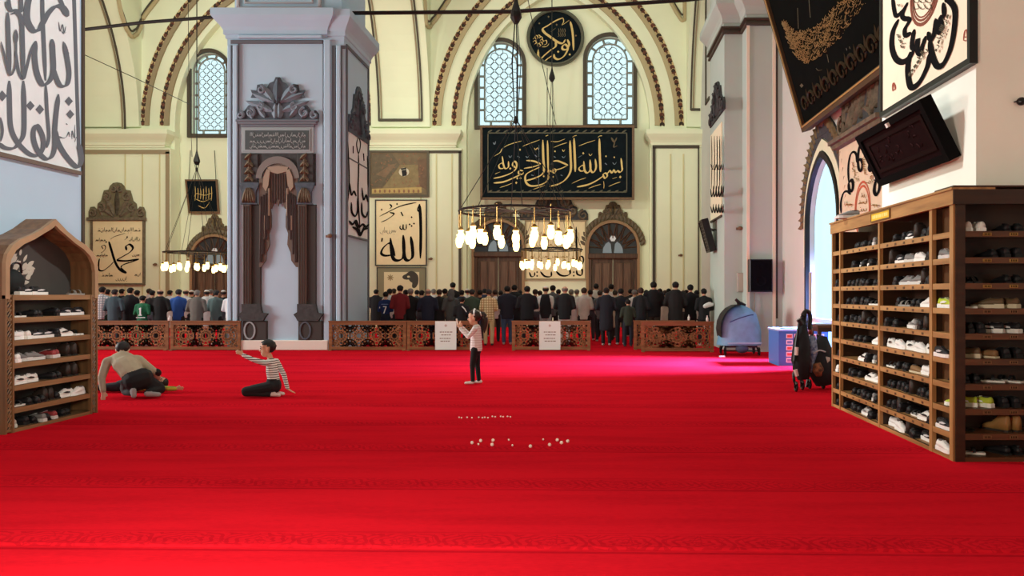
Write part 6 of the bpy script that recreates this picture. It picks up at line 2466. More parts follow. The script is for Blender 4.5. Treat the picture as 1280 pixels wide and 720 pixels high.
# white pole at the doorway and a brown stool behind the pushchair
t = thing('pole', 'thin pale upright pole in front of the bright doorway', 'pole', ((1013 - CX) * 15.0 / FPX, 15.0, 0))
m = MB()
x = (1013 - CX) * 15.0 / FPX
m.tube([(x, 15, .03), (x, 15, 2.0)], .03, 8)
m.obj('shaft', mat('pale_grey_metal', (200, 198, 196), .4), t)
m = MB()
m.lathe([(.18, 0), (.18, .025), (.05, .04)], 14, (x, 15, 0))
m.obj('base', M_iron, t)
t = thing('side_table', 'brown wooden table edge between bright doorway and right rack', 'table', (4.75, 14.2, 0))
xa = (1018 - CX) * 14.0 / FPX
m = MB()
m.box(xa, 5.2, 13.8, 14.4, .93, .98)
m.obj('table_top', M_rkx, t)
m = MB()
m.box(xa + .02, 5.18, 13.83, 14.37, .85, .93)
m.obj('apron', M_rkd, t)
for lx, ly in ((xa + .05, 13.86), (5.14, 13.86), (xa + .05, 14.33), (5.14, 14.33)):
    m = MB()
    m.box(lx - .03, lx + .03, ly - .03, ly + .03, 0, .85)
    m.obj('leg', M_rkd, t)
# ================================================================ PEOPLE
M_skin = mat('skin', (206, 158, 130), .6)
M_skin2 = mat('skin_warm', (186, 136, 108), .6)
M_hair = mat('black_hair', (26, 22, 20), .6)
M_eye = mat('dark_eye', (24, 18, 16), .3)
M_lip = mat('lip', (168, 96, 88), .5)


def blob(mb, a, b, ra, rb, sx=1.0, sy=1.0, n=10):
    """rounded, tapering limb segment"""
    a, b = Vector(a), Vector(b)
    d = b - a
    L = max(d.length, 1e-5)
    d = d / L
    ref = Vector((0, 0, 1)) if abs(d.z) < .9 else Vector((0, 1, 0))
    u = d.cross(ref).normalized()
    if abs(d.z) >= .9:
        u = Vector((1, 0, 0)) - d * d.x
        u.normalize()
    v = d.cross(u).normalized()
    st = []
    for k in range(1, 4):
        t = math.pi / 2 * (1 - k / 3)
        st.append((-ra * math.sin(t), ra * math.cos(t)))
    for k in range(1, 4):
        st.append((L * k / 3, ra + (rb - ra) * k / 3))
    for k in range(1, 3):
        t = math.pi / 2 * k / 3
        st.append((L + rb * math.sin(t), rb * math.cos(t)))
    vs, fs = [a - d * ra], []
    for h, r in st:
        for k in range(n):
            q_ = 2 * math.pi * k / n
            vs.append(a + d * h + u * (r * sx * math.cos(q_)) + v * (r * sy * math.sin(q_)))
    vs.append(b + d * rb)
    N = len(st)
    for k in range(n):
        fs.append((0, 1 + (k + 1) % n, 1 + k))
        fs.append((len(vs) - 1, 1 + (N - 1) * n + k, 1 + (N - 1) * n + (k + 1) % n))
    for i in range(N - 1):
        for k in range(n):
            p, q_ = 1 + i * n + k, 1 + i * n + (k + 1) % n
            fs.append((p, q_, q_ + n, p + n))
    mb.add(vs, fs)


def fuse(segs, vox, name, grow=0.0, smooth=4, cut=None):
    """segments (label, a, b, ra, rb[, sx, sy]) fused into one continuous skin; faces take the label of the nearest segment"""
    mb = MB()
    for s_ in segs:
        sx, sy = (s_[5], s_[6]) if len(s_) > 5 else (1, 1)
        blob(mb, s_[1], s_[2], s_[3] + grow, s_[4] + grow, sx, sy)
    me = bpy.data.meshes.new('tmp')
    me.from_pydata([tuple(v) for v in mb.v], [], mb.f)
    o = bpy.data.objects.new('tmp', me)
    COL.objects.link(o)
    r_ = o.modifiers.new('r', 'REMESH')
    r_.mode = 'VOXEL'
    r_.voxel_size = vox
    s_ = o.modifiers.new('s', 'SMOOTH')
    s_.iterations = smooth
    s_.factor = .5
    dg = bpy.context.evaluated_depsgraph_get()
    out_ = bpy.data.meshes.new_from_object(o.evaluated_get(dg))
    bpy.data.objects.remove(o)
    bpy.data.meshes.remove(me)
    out_.name = name
    if cut is not None:                      # flat hem
        for v_ in out_.vertices:
            if v_.co.z < cut:
                v_.co.z = cut
    labs = []
    for s_ in segs:
        if s_[0] not in labs:
            labs.append(s_[0])
    S = []
    for s_ in segs:
        a, b = Vector(s_[1]), Vector(s_[2])
        sx, sy = (s_[5], s_[6]) if len(s_) > 5 else (1, 1)
        S.append((labs.index(s_[0]), a, b - a, max((b - a).length_squared, 1e-9), s_[3] * max(sx, sy) * .5 + s_[3] * min(sx, sy) * .5, s_[4] * max(sx, sy) * .5 + s_[4] * min(sx, sy) * .5))
    idx = []
    for p in out_.polygons:
        c_ = p.center
        best, bi = 1e9, 0
        for li, a, d, L2, ra, rb in S:
            t = max(0, min(1, (c_ - a).dot(d) / L2))
            q_ = (c_ - a - d * t).length - (ra + (rb - ra) * t)
            if q_ < best:
                best, bi = q_, li
        idx.append(bi)
    out_.materials.clear()
    for _ in labs:
        out_.materials.append(None)
    out_.polygons.foreach_set('material_index', idx)
    out_.polygons.foreach_set('use_smooth', [True] * len(out_.polygons))
    out_.update()
    return out_, labs


def use(name, me, labs, mats_, parent):
    o = bpy.data.objects.new(name, me)
    COL.objects.link(o)
    o.parent = parent
    for i, l in enumerate(labs):
        o.material_slots[i].link = 'OBJECT'
        o.material_slots[i].material = mats_[l]
    return o


def hand(segs, w, d, side, s_=1.0, curl=.4, lab='skin'):
    """palm with four unequal fingers and a thumb; w wrist, d pointing direction, side = direction towards the thumb"""
    w, d, side = Vector(w), Vector(d).normalized(), Vector(side).normalized()
    nrm = d.cross(side).normalized()
    p = w + d * .05 * s_
    for k in range(3):
        o_ = side * (.012 * (k - 1)) * s_
        segs.append((lab, w + o_, w + d * .08 * s_ + o_ * 1.5, .014 * s_, .013 * s_))
    for k, L in enumerate((.062, .075, .07, .052)):
        b = w + d * .085 * s_ + side * (.026 - .0175 * k) * s_
        m_ = b + d * L * .5 * s_ + nrm * curl * .010 * s_ + side * (.012 - .008 * k) * s_ * .4
        e = m_ + d * L * .5 * s_ * (1 - curl * .5) + nrm * curl * .035 * s_
        segs.append((lab, b, m_, .0095 * s_, .009 * s_))
        segs.append((lab, m_, e, .0088 * s_, .0075 * s_))
    b = w + d * .025 * s_ + side * .024 * s_
    m_ = b + d * .03 * s_ + side * .028 * s_
    segs.append((lab, b, m_, .012 * s_, .0105 * s_))
    segs.append((lab, m_, m_ + d * .035 * s_ + side * .006 * s_, .0105 * s_, .0085 * s_))


def head(segs, c, s_=1.0, fwd=(0, 1, 0), up=(0, 0, 1)):
    c, f, u = Vector(c), Vector(fwd).normalized(), Vector(up).normalized()
    r = f.cross(u).normalized()
    u = r.cross(f).normalized()
    A = lambda x, y, z: c + r * x * s_ + f * y * s_ + u * z * s_
    segs += [('skin', A(0, -.018, .03), A(0, .012, .03), .088 * s_, .085 * s_), ('skin', A(0, .02, -.02), A(0, .04, -.06), .072 * s_, .05 * s_),
             ('skin', A(0, .082, .0), A(0, .098, -.022), .013 * s_, .016 * s_),
             ('skin', A(.084, -.005, .01), A(.086, -.012, -.03), .014 * s_, .012 * s_), ('skin', A(-.084, -.005, .01), A(-.086, -.012, -.03), .014 * s_, .012 * s_)]
    return A


def face_parts(parent, A, s_, frown=0):
    m_ = MB()
    for sx in (-1, 1):
        p = A(sx * .034, .084, .012)
        m_.ball(p, .011 * s_, 8, 6)
    m_.obj('eyes', M_eye, parent, local=True)
    m_ = MB()
    for sx in (-1, 1):
        m_.tube([A(sx * .018, .092, .036), A(sx * .034, .091, .041), A(sx * .052, .078, .035)], .005 * s_, 5)
    m_.obj('eyebrows', M_hair, parent, local=True)
    m_ = MB()
    m_.tube([A(-.024, .082, -.052), A(0, .09, -.05), A(.024, .082, -.052)], .0065 * s_, 6)
    m_.obj('mouth', M_lip, parent, local=True)


def hair_mesh(name, A, s_, style, n=18, k=12):
    """cap of hair round the head, leaving the face free"""
    vs, fs = [], []
    keep = []
    for i in range(k + 1):
        a = math.pi * i / k
        for j in range(n):
            t = 2 * math.pi * j / n
            x, y, z = .096 * math.sin(a) * math.cos(t), -.004 + .108 * math.sin(a) * math.sin(t), .034 + .096 * math.cos(a)
            wob = 1 + .025 * math.sin(7 * t + 3 * i)
            vs.append(tuple(A(x * wob * 1.0, y * wob, z * wob)))
            if style == 'short':
                keep.append(z > .02 + max(0, y) * .55 or (y < -.005 and z > -.055 + abs(x) * .1))
            elif style == 'fringe':
                keep.append(z < .07 and y < .02 and z > -.035)
            elif style == 'cap':
                keep.append(z > .055 - y * .12)
            elif style == 'hood':
                keep.append(y < .05)
            else:
                keep.append(z > .03 + max(0, y) * .5 or y < .0)
    for i in range(k):
        for j in range(n):
            q_ = (i * n + j, (i + 1) * n + j, (i + 1) * n + (j + 1) % n, i * n + (j + 1) % n)
            if all(keep[x] for x in q_):
                fs.append(q_)
    used = sorted({i for f in fs for i in f})
    mp_ = {u: i for i, u in enumerate(used)}
    me = bpy.data.meshes.new(name)
    me.from_pydata([vs[u] for u in used], [], [[mp_[i] for i in f] for f in fs])
    me.materials.append(None)
    me.polygons.foreach_set('use_smooth', [True] * len(me.polygons))
    me.update()
    return me


# ---- worshippers: standing with their backs to the camera, hands folded in front
def adult(wd=1.0, arms=True):
    sg = []
    for s_ in (-1, 1):
        sg += [('sock', (s_ * .10, -.03, .045), (s_ * .115, .16, .035), .042, .036, 1.1, .9), ('trousers', (s_ * .10, 0, .10), (s_ * .105, .01, .48), .062, .070), ('trousers', (s_ * .105, .01, .48), (s_ * .09, 0, .88), .072, .098 * wd)]
    sg += [('trousers', (0, 0, .90), (0, 0, .98), .165 * wd, .16 * wd, 1, .72)]
    sg += [('shirt', (0, 0, 1.02), (0, .0, 1.22), .155 * wd, .17 * wd, 1, .66), ('shirt', (0, 0, 1.22), (0, 0, 1.38), .175 * wd, .165 * wd, 1.05, .62)]
    for s_ in (-1, 1):
        sg += [('shirt', (s_ * .13, 0, 1.43), (s_ * .185 * wd, 0, 1.405), .06, .065), ('shirt', (s_ * .19 * wd, 0, 1.40), (s_ * .245 * wd, -.02, 1.13), .058, .048),
               ('shirt', (s_ * .245 * wd, -.02, 1.13), (s_ * .09, .19, 1.10), .046, .036)]
        sg += [('skin', (s_ * .09, .19, 1.10), (s_ * -.0, .215, 1.09 + .02 * s_), .032, .03)]
        for f_ in range(4):
            sg += [('skin', (s_ * -.0, .215, 1.12 + .02 * s_ - .018 * f_), (s_ * -.06, .20, 1.115 + .02 * s_ - .018 * f_), .012, .010)]
    sg += [('skin', (0, -.005, 1.44), (0, .01, 1.55), .058, .052)]
    A = head(sg, (0, .03, 1.635), 1.0)
    return sg, A


def jacket_segs(wd, low, collar=True):
    sg = [('jacket', (0, 0, low + .1), (0, 0, 1.2), .175 * wd, .175 * wd, 1, .74), ('jacket', (0, 0, 1.2), (0, 0, 1.38), .18 * wd, .165 * wd, 1.06, .68)]
    if low < .6:
        sg.append(('jacket', (0, 0, low + .12), (0, 0, .9), .19 * wd, .18 * wd, 1, .75))
    for s_ in (-1, 1):
        sg += [('jacket', (s_ * .12, -.005, 1.44), (s_ * .19 * wd, -.005, 1.41), .066, .072), ('jacket', (s_ * .195 * wd, 0, 1.40), (s_ * .255 * wd, -.025, 1.13), .068, .058), ('jacket', (s_ * .255 * wd, -.025, 1.13), (s_ * .11, .17, 1.10), .056, .046)]
    if collar:
        sg.append(('jacket', (0, -.005, 1.44), (0, 0, 1.50), .082, .07))
    return sg


BODY = {}
for nm, wd in (('slim', .92), ('mid', 1.0), ('stout', 1.16)):
    sg, AH = adult(wd)
    BODY[nm] = (fuse(sg, .021, 'body_' + nm), fuse(jacket_segs(wd, .72), .024, 'jacket_' + nm, cut=.78), fuse(jacket_segs(wd, .40), .026, 'coat_' + nm, cut=.46), wd)
sg_h = [('jacket', (0, -.01, 1.60), (0, -.005, 1.68), .115, .105), ('jacket', (0, -.04, 1.46), (0, -.03, 1.55), .12, .10)]
HOOD = fuse(sg_h, .022, 'hood')
HAIRS = {k: hair_mesh('hair_' + k, AH, 1.0, k) for k in ('short', 'fringe', 'cap', 'hood')}
m = MB()
for s_ in (-1, 1):
    m.ball(AH(s_ * .034, .084, .012), .011, 8, 6)
ME_EYES = bpy.data.meshes.new('eyes')
ME_EYES.from_pydata([tuple(v) for v in m.v], [], m.f)
ME_EYES.materials.append(M_eye)
HCOL = {'k': (24, 21, 20), 'g': (128, 122, 116), 'b': (58, 44, 36), 'w': (232, 230, 224), 'd': (48, 46, 46)}


def cmat(c, pre='cloth'):
    return mat('%s_%d_%d_%d' % ((pre,) + tuple(c)), c, .85, var=.15, vscale=7)


def worshipper(px, top, d, build, col, low, hair, hc, trous, label, group='worshippers standing in rows', shirt=None, child=1.0, extra=None, jm=None):
    z = zpx(top, d)
    sc_ = z / 1.775
    t_ = thing('person', label, 'person', ((px - CX) * d / FPX, d, 0), group, RND.uniform(-.12, .12))
    w_ = 1.0 if child == 1 else 1.12
    t_.scale = (sc_ * w_, sc_ * w_, sc_)
    (bm, bl), (jk, jl), (ct, cl), wd = BODY[build]
    jmat = jm or cmat(col)
    use('body', bm, bl, {'skin': M_skin if (px * 7) % 3 else M_skin2, 'trousers': cmat(trous), 'sock': cmat((60, 56, 58) if px % 2 else (196, 190, 186)), 'shirt': cmat(shirt) if shirt else jmat}, t_)
    if low == 'coat':
        use('coat', ct, cl, {'jacket': jmat}, t_)
    elif low == 'jacket':
        use('jacket', jk, jl, {'jacket': jmat}, t_)
    elif low == 'hooded':
        use('jacket', jk, jl, {'jacket': jmat}, t_)
        use('hood', HOOD[0], HOOD[1], {'jacket': jmat}, t_)
    if low != 'hooded':
        o = bpy.data.objects.new('skull_cap' if hair == 'cap' else 'hair', HAIRS[hair])
        COL.objects.link(o)
        o.parent = t_
        o.material_slots[0].link = 'OBJECT'
        o.material_slots[0].material = cmat(HCOL[hc], 'hair')
        if hair == 'cap':
            o2 = bpy.data.objects.new('hair', HAIRS['fringe'])
            COL.objects.link(o2)
            o2.parent = t_
            o2.material_slots[0].link = 'OBJECT'
            o2.material_slots[0].material = cmat(HCOL['d'], 'hair')
    o = bpy.data.objects.new('eyes', ME_EYES)
    COL.objects.link(o)
    o.parent = t_
    return t_


def flatmark(parent, name, polys, y, mt):
    """print on the back of a garment, wrapped just proud of it"""
    m_ = MB()
    for poly in polys:
        vs = [(x, y + abs(x) * .12, z) for x, z in poly]
        n_ = len(vs)
        m_.add(vs + [(a, b + .006, c) for a, b, c in vs], [tuple(range(n_)), tuple(range(2 * n_ - 1, n_ - 1, -1))] + [(i, n_ + i, n_ + (i + 1) % n_, (i + 1) % n_) for i in range(n_)])
    return m_.obj(name, mt, parent, local=True)


stripes('plaid_yellow', (224, 212, 172), (150, 124, 66), .075, .28, 'XZ')
stripes('plaid_pale', (206, 208, 208), (140, 150, 160), .07, .3, 'XZ')
NAVY, BK, JEAN = (24, 30, 50), (22, 23, 27), (58, 84, 116)
FRONT = [
    (127.5, 358, 'mid', (206, 208, 208), 'jacket', 'short', 'k', (40, 70, 58), 'person in pale checked shirt at far left of the left group', MATS['plaid_pale']),
    (143, 361, 'stout', (62, 82, 92), 'jacket', 'short', 'd', (36, 44, 50), 'person in slate teal jacket, second from left in the left group', None),
    (162.5, 359, 'stout', (28, 31, 36), 'coat', 'short', 'k', (26, 28, 30), 'person in black coat between slate teal jacket and green football shirt', None),
    (200, 361, 'stout', (22, 24, 26), 'coat', 'fringe', 'd', (24, 24, 24), 'bald person in long black coat left of the bright blue jacket', None),
    (223, 361, 'mid', (48, 92, 172), 'jacket', 'short', 'd', (26, 26, 30), 'person in bright blue jacket in the left group', None),
    (246, 362, 'stout', (108, 104, 98), 'jacket', 'short', 'g', (34, 34, 34), 'grey haired person in grey brown jacket beside bright blue jacket', None),
    (270, 362, 'mid', (92, 112, 112), 'jacket', 'short', 'd', (30, 32, 34), 'person in grey green jacket in front of the brown left door', None),
    (289, 362, 'mid', (226, 226, 228), 'jacket', 'cap', 'w', (84, 84, 70), 'person in white shirt half hidden by the big left pier', None),
    (482, 364, 'slim', (26, 46, 96), None, 'short', 'k', (24, 30, 50), 'person in navy football shirt numbered 7 next to big pier', None),
    (500, 356, 'mid', (112, 26, 32), 'jacket', 'short', 'k', (24, 22, 24), 'person in dark red shirt right of the number 7 shirt', None),
    (513, 360, 'mid', BK, 'jacket', 'short', 'g', BK, 'grey haired person in black right of the dark red shirt', None),
    (535, 360, 'stout', (26, 34, 56), 'jacket', 'fringe', 'g', NAVY, 'balding person in broad navy jacket left of the grey hooded person', None),
    (549, 361, 'mid', (30, 30, 34), 'coat', 'short', 'b', BK, 'person in dark coat between broad navy jacket and grey hood', None),
    (564, 361, 'mid', (78, 84, 84), 'hooded', 'hood', 'g', (40, 44, 46), 'person in grey hooded top left of the dark green jacket', None),
    (590, 361, 'mid', (66, 86, 72), 'jacket', 'short', 'd', (40, 44, 46), 'person in dark green jacket just behind the standing girl', None),
    (611, 361, 'mid', (224, 212, 172), 'jacket', 'short', 'd', (196, 186, 140), 'person in yellow plaid shirt and beige trousers', MATS['plaid_yellow']),
    (634, 357, 'stout', (30, 36, 52), 'jacket', 'short', 'k', JEAN, 'person in navy sweater and blue jeans near the middle partition', None),
    (659, 357, 'stout', (20, 24, 30), 'jacket', 'short', 'k', (24, 28, 34), 'person in black jacket behind left end of middle partition', None),
    (682, 357, 'mid', (22, 26, 32), 'vest', 'cap', 'w', (148, 158, 164), 'white capped person in black vest over white sleeves', None),
    (706, 357, 'stout', (22, 26, 30), 'jacket', 'fringe', 'g', (190, 188, 182), 'balding person in black jacket and pale trousers', None),
    (730, 359, 'mid', (188, 186, 178), 'jacket', 'short', 'b', BK, 'person in pale grey jacket behind right end of middle partition', None),
    (758, 359, 'stout', (30, 34, 44), 'coat', 'short', 'k', (26, 28, 34), 'person in long dark coat right of the pale grey jacket', None),
    (776, 360, 'mid', (26, 28, 32), 'jacket', 'short', 'k', (36, 38, 42), 'person in black top just left of the dark olive child', None),
    (801, 359, 'slim', (28, 30, 34), 'jacket', 'short', 'b', BK, 'person in black top right of the dark olive child', None),
    (817, 351.5, 'stout', (20, 22, 26), 'jacket', 'short', 'k', (58, 54, 46), 'tall person in black shirt and olive trousers at the right', None),
    (844.5, 351.5, 'stout', (28, 26, 26), 'coat', 'short', 'k', (24, 24, 26), 'tall person in dark brown coat right of the other tall one', None),
    (863, 355, 'mid', (24, 26, 30), 'jacket', 'short', 'k', BK, 'person in black jacket with bulky shoulders near right end', None),
    (880, 360, 'mid', (26, 28, 32), 'jacket', 'short', 'k', BK, 'rightmost person in black with white bundle on the arm', None),
]
FI = 0
for (px, top, build, col, low, hair, hc, tr_, lab, jm) in FRONT:
    FI = FI + 1
    d = (22.3 if px > 300 else 22.15) + (.42 if FI % 2 else 0)
    if low == 'vest':
        t = worshipper(px, top, d, build, (226, 226, 224), 'none', hair, hc, tr_, lab)
        vs_ = [s_ for s_ in jacket_segs(1.02, .74, False)[:2]] + [('jacket', (0, 0, 1.36), (0, 0, 1.42), .15, .1, 1, .7)]
        vm = fuse(vs_, .024, 'vest', cut=.8)
        use('vest', vm[0], vm[1], {'jacket': cmat(col)}, t)
    else:
        t = worshipper(px, top, d, build, col, low or 'none', hair, hc, tr_, lab, jm=jm)
    if px == 482:
        wm_ = mat('white_print', (226, 228, 232), .7)
        flatmark(t, 'shirt_number', [[(-.055, 1.28), (.06, 1.28), (.06, 1.245), (-.015, 1.04), (-.05, 1.04), (.018, 1.25), (-.055, 1.25)]], -.128, wm_)
        flatmark(t, 'name_bar', [[(-.11, 1.355), (.11, 1.355), (.11, 1.335), (-.11, 1.335)]], -.132, mat('pale_blue_print', (120, 140, 190), .7))
        flatmark(t, 'sleeve_badge', [[(-.19, 1.26), (-.165, 1.26), (-.165, 1.21), (-.19, 1.21)]], -.10, wm_)
    if px == 880:
        b_ = fuse([('c', (0, 0, 0), (.22, .02, .05), .07, .06), ('c', (.05, .02, .03), (.15, .03, .08), .07, .06)], .02, 'bundle')
        o = use('white_bundle', b_[0], b_[1], {'c': cmat((232, 230, 228))}, t)
        o.location = (-.0, -.17, 1.22)
# football shirt child, olive child
t = worshipper(178, 369, 22.0, 'slim', (30, 108, 74), 'none', 'short', 'k', (28, 92, 66), 'child in green football shirt with a white number 1', child=.8)
wm_ = mat('white_print', (226, 228, 232), .7)
flatmark(t, 'shirt_number', [[(-.03, 1.33), (.025, 1.35), (.025, 1.10), (.05, 1.10), (.05, 1.07), (-.05, 1.07), (-.05, 1.10), (-.02, 1.10), (-.02, 1.28), (-.04, 1.28)]], -.125, wm_)
flatmark(t, 'shirt_band', [[(-.14, 1.015), (.14, 1.015), (.14, .99), (-.14, .99)]], -.118, wm_)
worshipper(785, 374, 21.9, 'slim', (48, 56, 44), 'jacket', 'short', 'k', (30, 34, 48), 'short child in dark olive top and red shoes at right', child=.8)

# rows farther ahead: mostly heads and shoulders in the gaps
CL = [((30, 32, 36), 'black'), ((226, 224, 220), 'white'), ((98, 100, 104), 'grey'), ((40, 52, 80), 'navy'), ((120, 104, 84), 'brown'), ((206, 196, 176), 'cream'), ((84, 106, 120), 'slate blue'), ((70, 84, 66), 'olive')]
names = [(f[0], f[8].split(' in ')[1].split(' ')[:3]) for f in FRONT]
SEC = [(134, 'k', 'w'), (152, 'k', 0), (171, 'k', 5), (186, 'b', 1), (190, 'k', 0), (212, 'k', 1), (232, 'd', 1), (239, 'w', 7), (258, 'w', 1), (263, 'g', 1), (279, 'w', 0),
       (470, 'k', 0), (487, 'k', 1), (492, 'b', 0), (507, 'k', 1), (521, 'k', 6), (527, 'k', 0), (542, 'g', 1), (556, 'k', 4), (566, 'k', 0, 352.5), (577, 'k', 3), (584, 'w', 1), (600, 'k', 0), (606, 'k', 3), (619, 'b', 1), (626, 'k', 5), (643, 'k', 0, 355.5), (650, 'k', 1), (669, 'b', 1), (675, 'k', 0),
       (691, 'k', 2, 356), (698, 'k', 0), (714, 'g', 1), (721, 'g', 5), (738, 'k', 0), (745, 'k', 1, 354), (750, 'b', 2), (764, 'k', 1, 354.5), (769, 'b', 5), (788, 'k', 0), (793, 'g', 1), (795, 'k', 6), (808, 'k', 0), (825, 'k', 3), (831, 'b', 5), (836, 'k', 2), (854, 'b', 5), (858, 'k', 0), (871, 'k', 1)]
WORD = {'k': 'black haired', 'g': 'grey haired', 'b': 'brown haired', 'd': 'dark grey haired', 'w': 'white capped'}
seen = {}
for i, s_ in enumerate(SEC):
    px, hc, ci = s_[:3]
    ci = 1 if ci == 'w' else ci
    top = s_[3] if len(s_) > 3 else 361.2 + RND.uniform(-1.2, 1.8)
    d = (24.2, 26.3, 24.8, 26.9)[i % 4]
    near = min(FRONT, key=lambda f: abs(f[0] - px))
    nn = near[8].replace('person in ', '').split(' ')
    col, cw = CL[ci]
    key = ' '.join(w for w in near[8].split(' ') if w not in ('at', 'the'))
    sidew = 'left' if px < near[0] else 'right'
    short = {127.5: 'pale checked shirt', 143: 'slate teal jacket', 162.5: 'left black coat', 200: 'bald black coat', 223: 'bright blue jacket', 246: 'grey brown jacket', 270: 'grey green jacket', 289: 'white shirt', 482: 'number 7 shirt', 500: 'dark red shirt', 513: 'greying person in black', 535: 'broad navy jacket', 549: 'dark coat', 564: 'grey hood', 590: 'dark green jacket', 611: 'yellow plaid shirt', 634: 'navy sweater', 659: 'middle black jacket', 682: 'black vest', 706: 'balding man in black', 730: 'pale grey jacket', 758: 'long dark coat', 776: 'black top by olive child', 801: 'slim black top', 817: 'tall black shirt', 844.5: 'tall brown coat', 863: 'bulky black shoulders', 880: 'white bundle'}[near[0]]
    rowt = 'second row' if i % 2 == 0 else 'third row'
    lab = '%s person in %s, %s, just %s of %s' % (WORD[hc], cw, rowt, sidew, short)
    if lab in seen:
        lab = lab.replace('just', 'farther')
    seen[lab] = 1
    worshipper(px, top, d, ('slim', 'mid', 'stout')[i % 3], col, ('jacket', 'none', 'coat')[i % 3], 'cap' if hc == 'w' else ('short' if hc != 'd' else 'fringe'), hc, ((36, 38, 44), (70, 72, 80), (50, 46, 42))[i % 3], lab, 'worshippers standing in rows')
# arm band person: dark figure leaning, holding a rolled white thing, beside the grey hood
t = worshipper(577, 371, 21.7, 'slim', (24, 26, 30), 'jacket', 'short', 'k', (26, 28, 34), 'short person in black holding a white strip, left of the dark green jacket', child=.8)
m = MB()
m.tube([(.05, -.16, 1.44), (.13, -.17, 1.36), (.19, -.15, 1.24)], [.04, .05, .03], 8, flat=.4)
m.obj('white_strip', mat('white_cloth', (230, 230, 228), .8), t, local=True)

# ---- the girl standing on the carpet, in profile to the left
GD = 12.78
gx = (594.5 - CX) * GD / FPX
girl = thing('person', 'standing girl in pink white top and black leggings holding up white phone', 'person', (gx, GD, 0), None, math.radians(90))
# body frame: +Y is where she faces (left in the photo), -X is the side nearest the camera
sg = []
for s_, fy in ((-1, .05), (1, -.06)):
    sg += [('sock', (s_ * .06, fy - .02, .035), (s_ * .065, fy + .11, .026), .032, .026, 1.05, .9), ('leggings', (s_ * .06, fy * .8, .075), (s_ * .062, fy * .6 + .015, .33), .038, .047), ('leggings', (s_ * .062, fy * .6 + .015, .33), (s_ * .062, 0, .60), .050, .074)]
sg += [('leggings', (0, -.01, .60), (0, -.01, .66), .112, .108, 1, .86), ('top', (0, -.01, .70), (0, -.01, .84), .102, .104, 1, .8), ('top', (0, -.01, .84), (0, -.015, .94), .11, .10, 1.05, .74)]
sg += [('skin', (0, -.005, .98), (0, .01, 1.06), .042, .042)]
for s_ in (-1, 1):
    zz = .0 if s_ < 0 else .02
    sg += [('top', (s_ * .08, -.01, .975), (s_ * .125, -.005, .96), .044, .05), ('top', (s_ * .13, 0, .955), (s_ * .145, .10, .82), .045, .038), ('top', (s_ * .145, .10, .82), (s_ * .085, .245, .955 + zz), .036, .030)]
    hand(sg, (s_ * .085, .245, .955 + zz), (-s_ * .25, .45, .85), (-s_ * .6, -.6, .3), .82, .9)
GA = head(sg, (0, .02, 1.145), 1.1, (0, 1, -.06))
bm, bl = fuse(sg, .0095, 'girl_body', smooth=3)
stripes('pink_white_knit', (226, 226, 224), (206, 196, 194), .04, .4, 'Z')
use('body', bm, bl, {'skin': M_skin, 'sock': cmat((228, 224, 220)), 'leggings': cmat((20, 22, 24)), 'top': MATS['pink_white_knit']}, girl)
tsg = [('t', (0, -.01, .60), (0, -.01, .84), .126, .112, 1, .86), ('t', (0, -.01, .84), (0, -.015, .94), .116, .104, 1.05, .78)]
tm = fuse(tsg, .013, 'girl_top', cut=.575)
use('loose_top', tm[0], tm[1], {'t': MATS['pink_white_knit']}, girl)
face_parts(girl, GA, 1.1)
hm = hair_mesh('girl_hair', GA, 1.0, 'girl')
o = bpy.data.objects.new('hair', hm)
COL.objects.link(o)
o.parent = girl
hm.materials[0] = mat('dark_brown_hair', (40, 28, 22), .5)
m = MB()
p0 = [GA(0, -.09, .05), GA(0, -.135, .05), GA(0, -.165, -.01), GA(0, -.165, -.10), GA(0, -.15, -.19), GA(0, -.14, -.25)]
m.tube(catmull(p0, 4), [.03, .034, .038, .042, .045, .047, .048, .048, .048, .047, .046, .044, .042, .04, .036, .032, .028, .022, .018, .012, .006][:21], 10)
m.obj('ponytail', mat('dark_brown_hair', (40, 28, 22), .5), girl, local=True, smooth=True)
m = MB()
arc_ = [GA(.1 * math.cos(a), -.012, .036 + .102 * math.sin(a)) for a in [math.pi * i / 12 for i in range(13)]]
m.tube(arc_, .016, 6)
m.tube([GA(0, -.1, .05), GA(.0, -.115, .055)], .045, 10)
m.obj('white_hairband', mat('white_cloth', (230, 230, 228), .8), girl, local=True, smooth=True)
m = MB()
ph = Vector((0, .305, 1.055))
m.add([tuple(ph + Vector(v)) for v in [(-.045, -.01, -.075), (.045, -.01, -.075), (.045, .02, .075), (-.045, .02, .075), (-.045, .002, -.077), (.045, .002, -.077), (.045, .032, .073), (-.045, .032, .073)]],
      [(3, 2, 1, 0), (4, 5, 6, 7), (0, 1, 5, 4), (2, 3, 7, 6), (1, 2, 6, 5), (3, 0, 4, 7)])
ph_o = m.obj('phone', mat('white_phone', (236, 234, 232), .35))
ph_o.location = (gx, GD, 0)
ph_o.rotation_euler = (0, 0, math.radians(90))
tag(ph_o, 'white phone held up in both hands of the standing girl', 'phone')

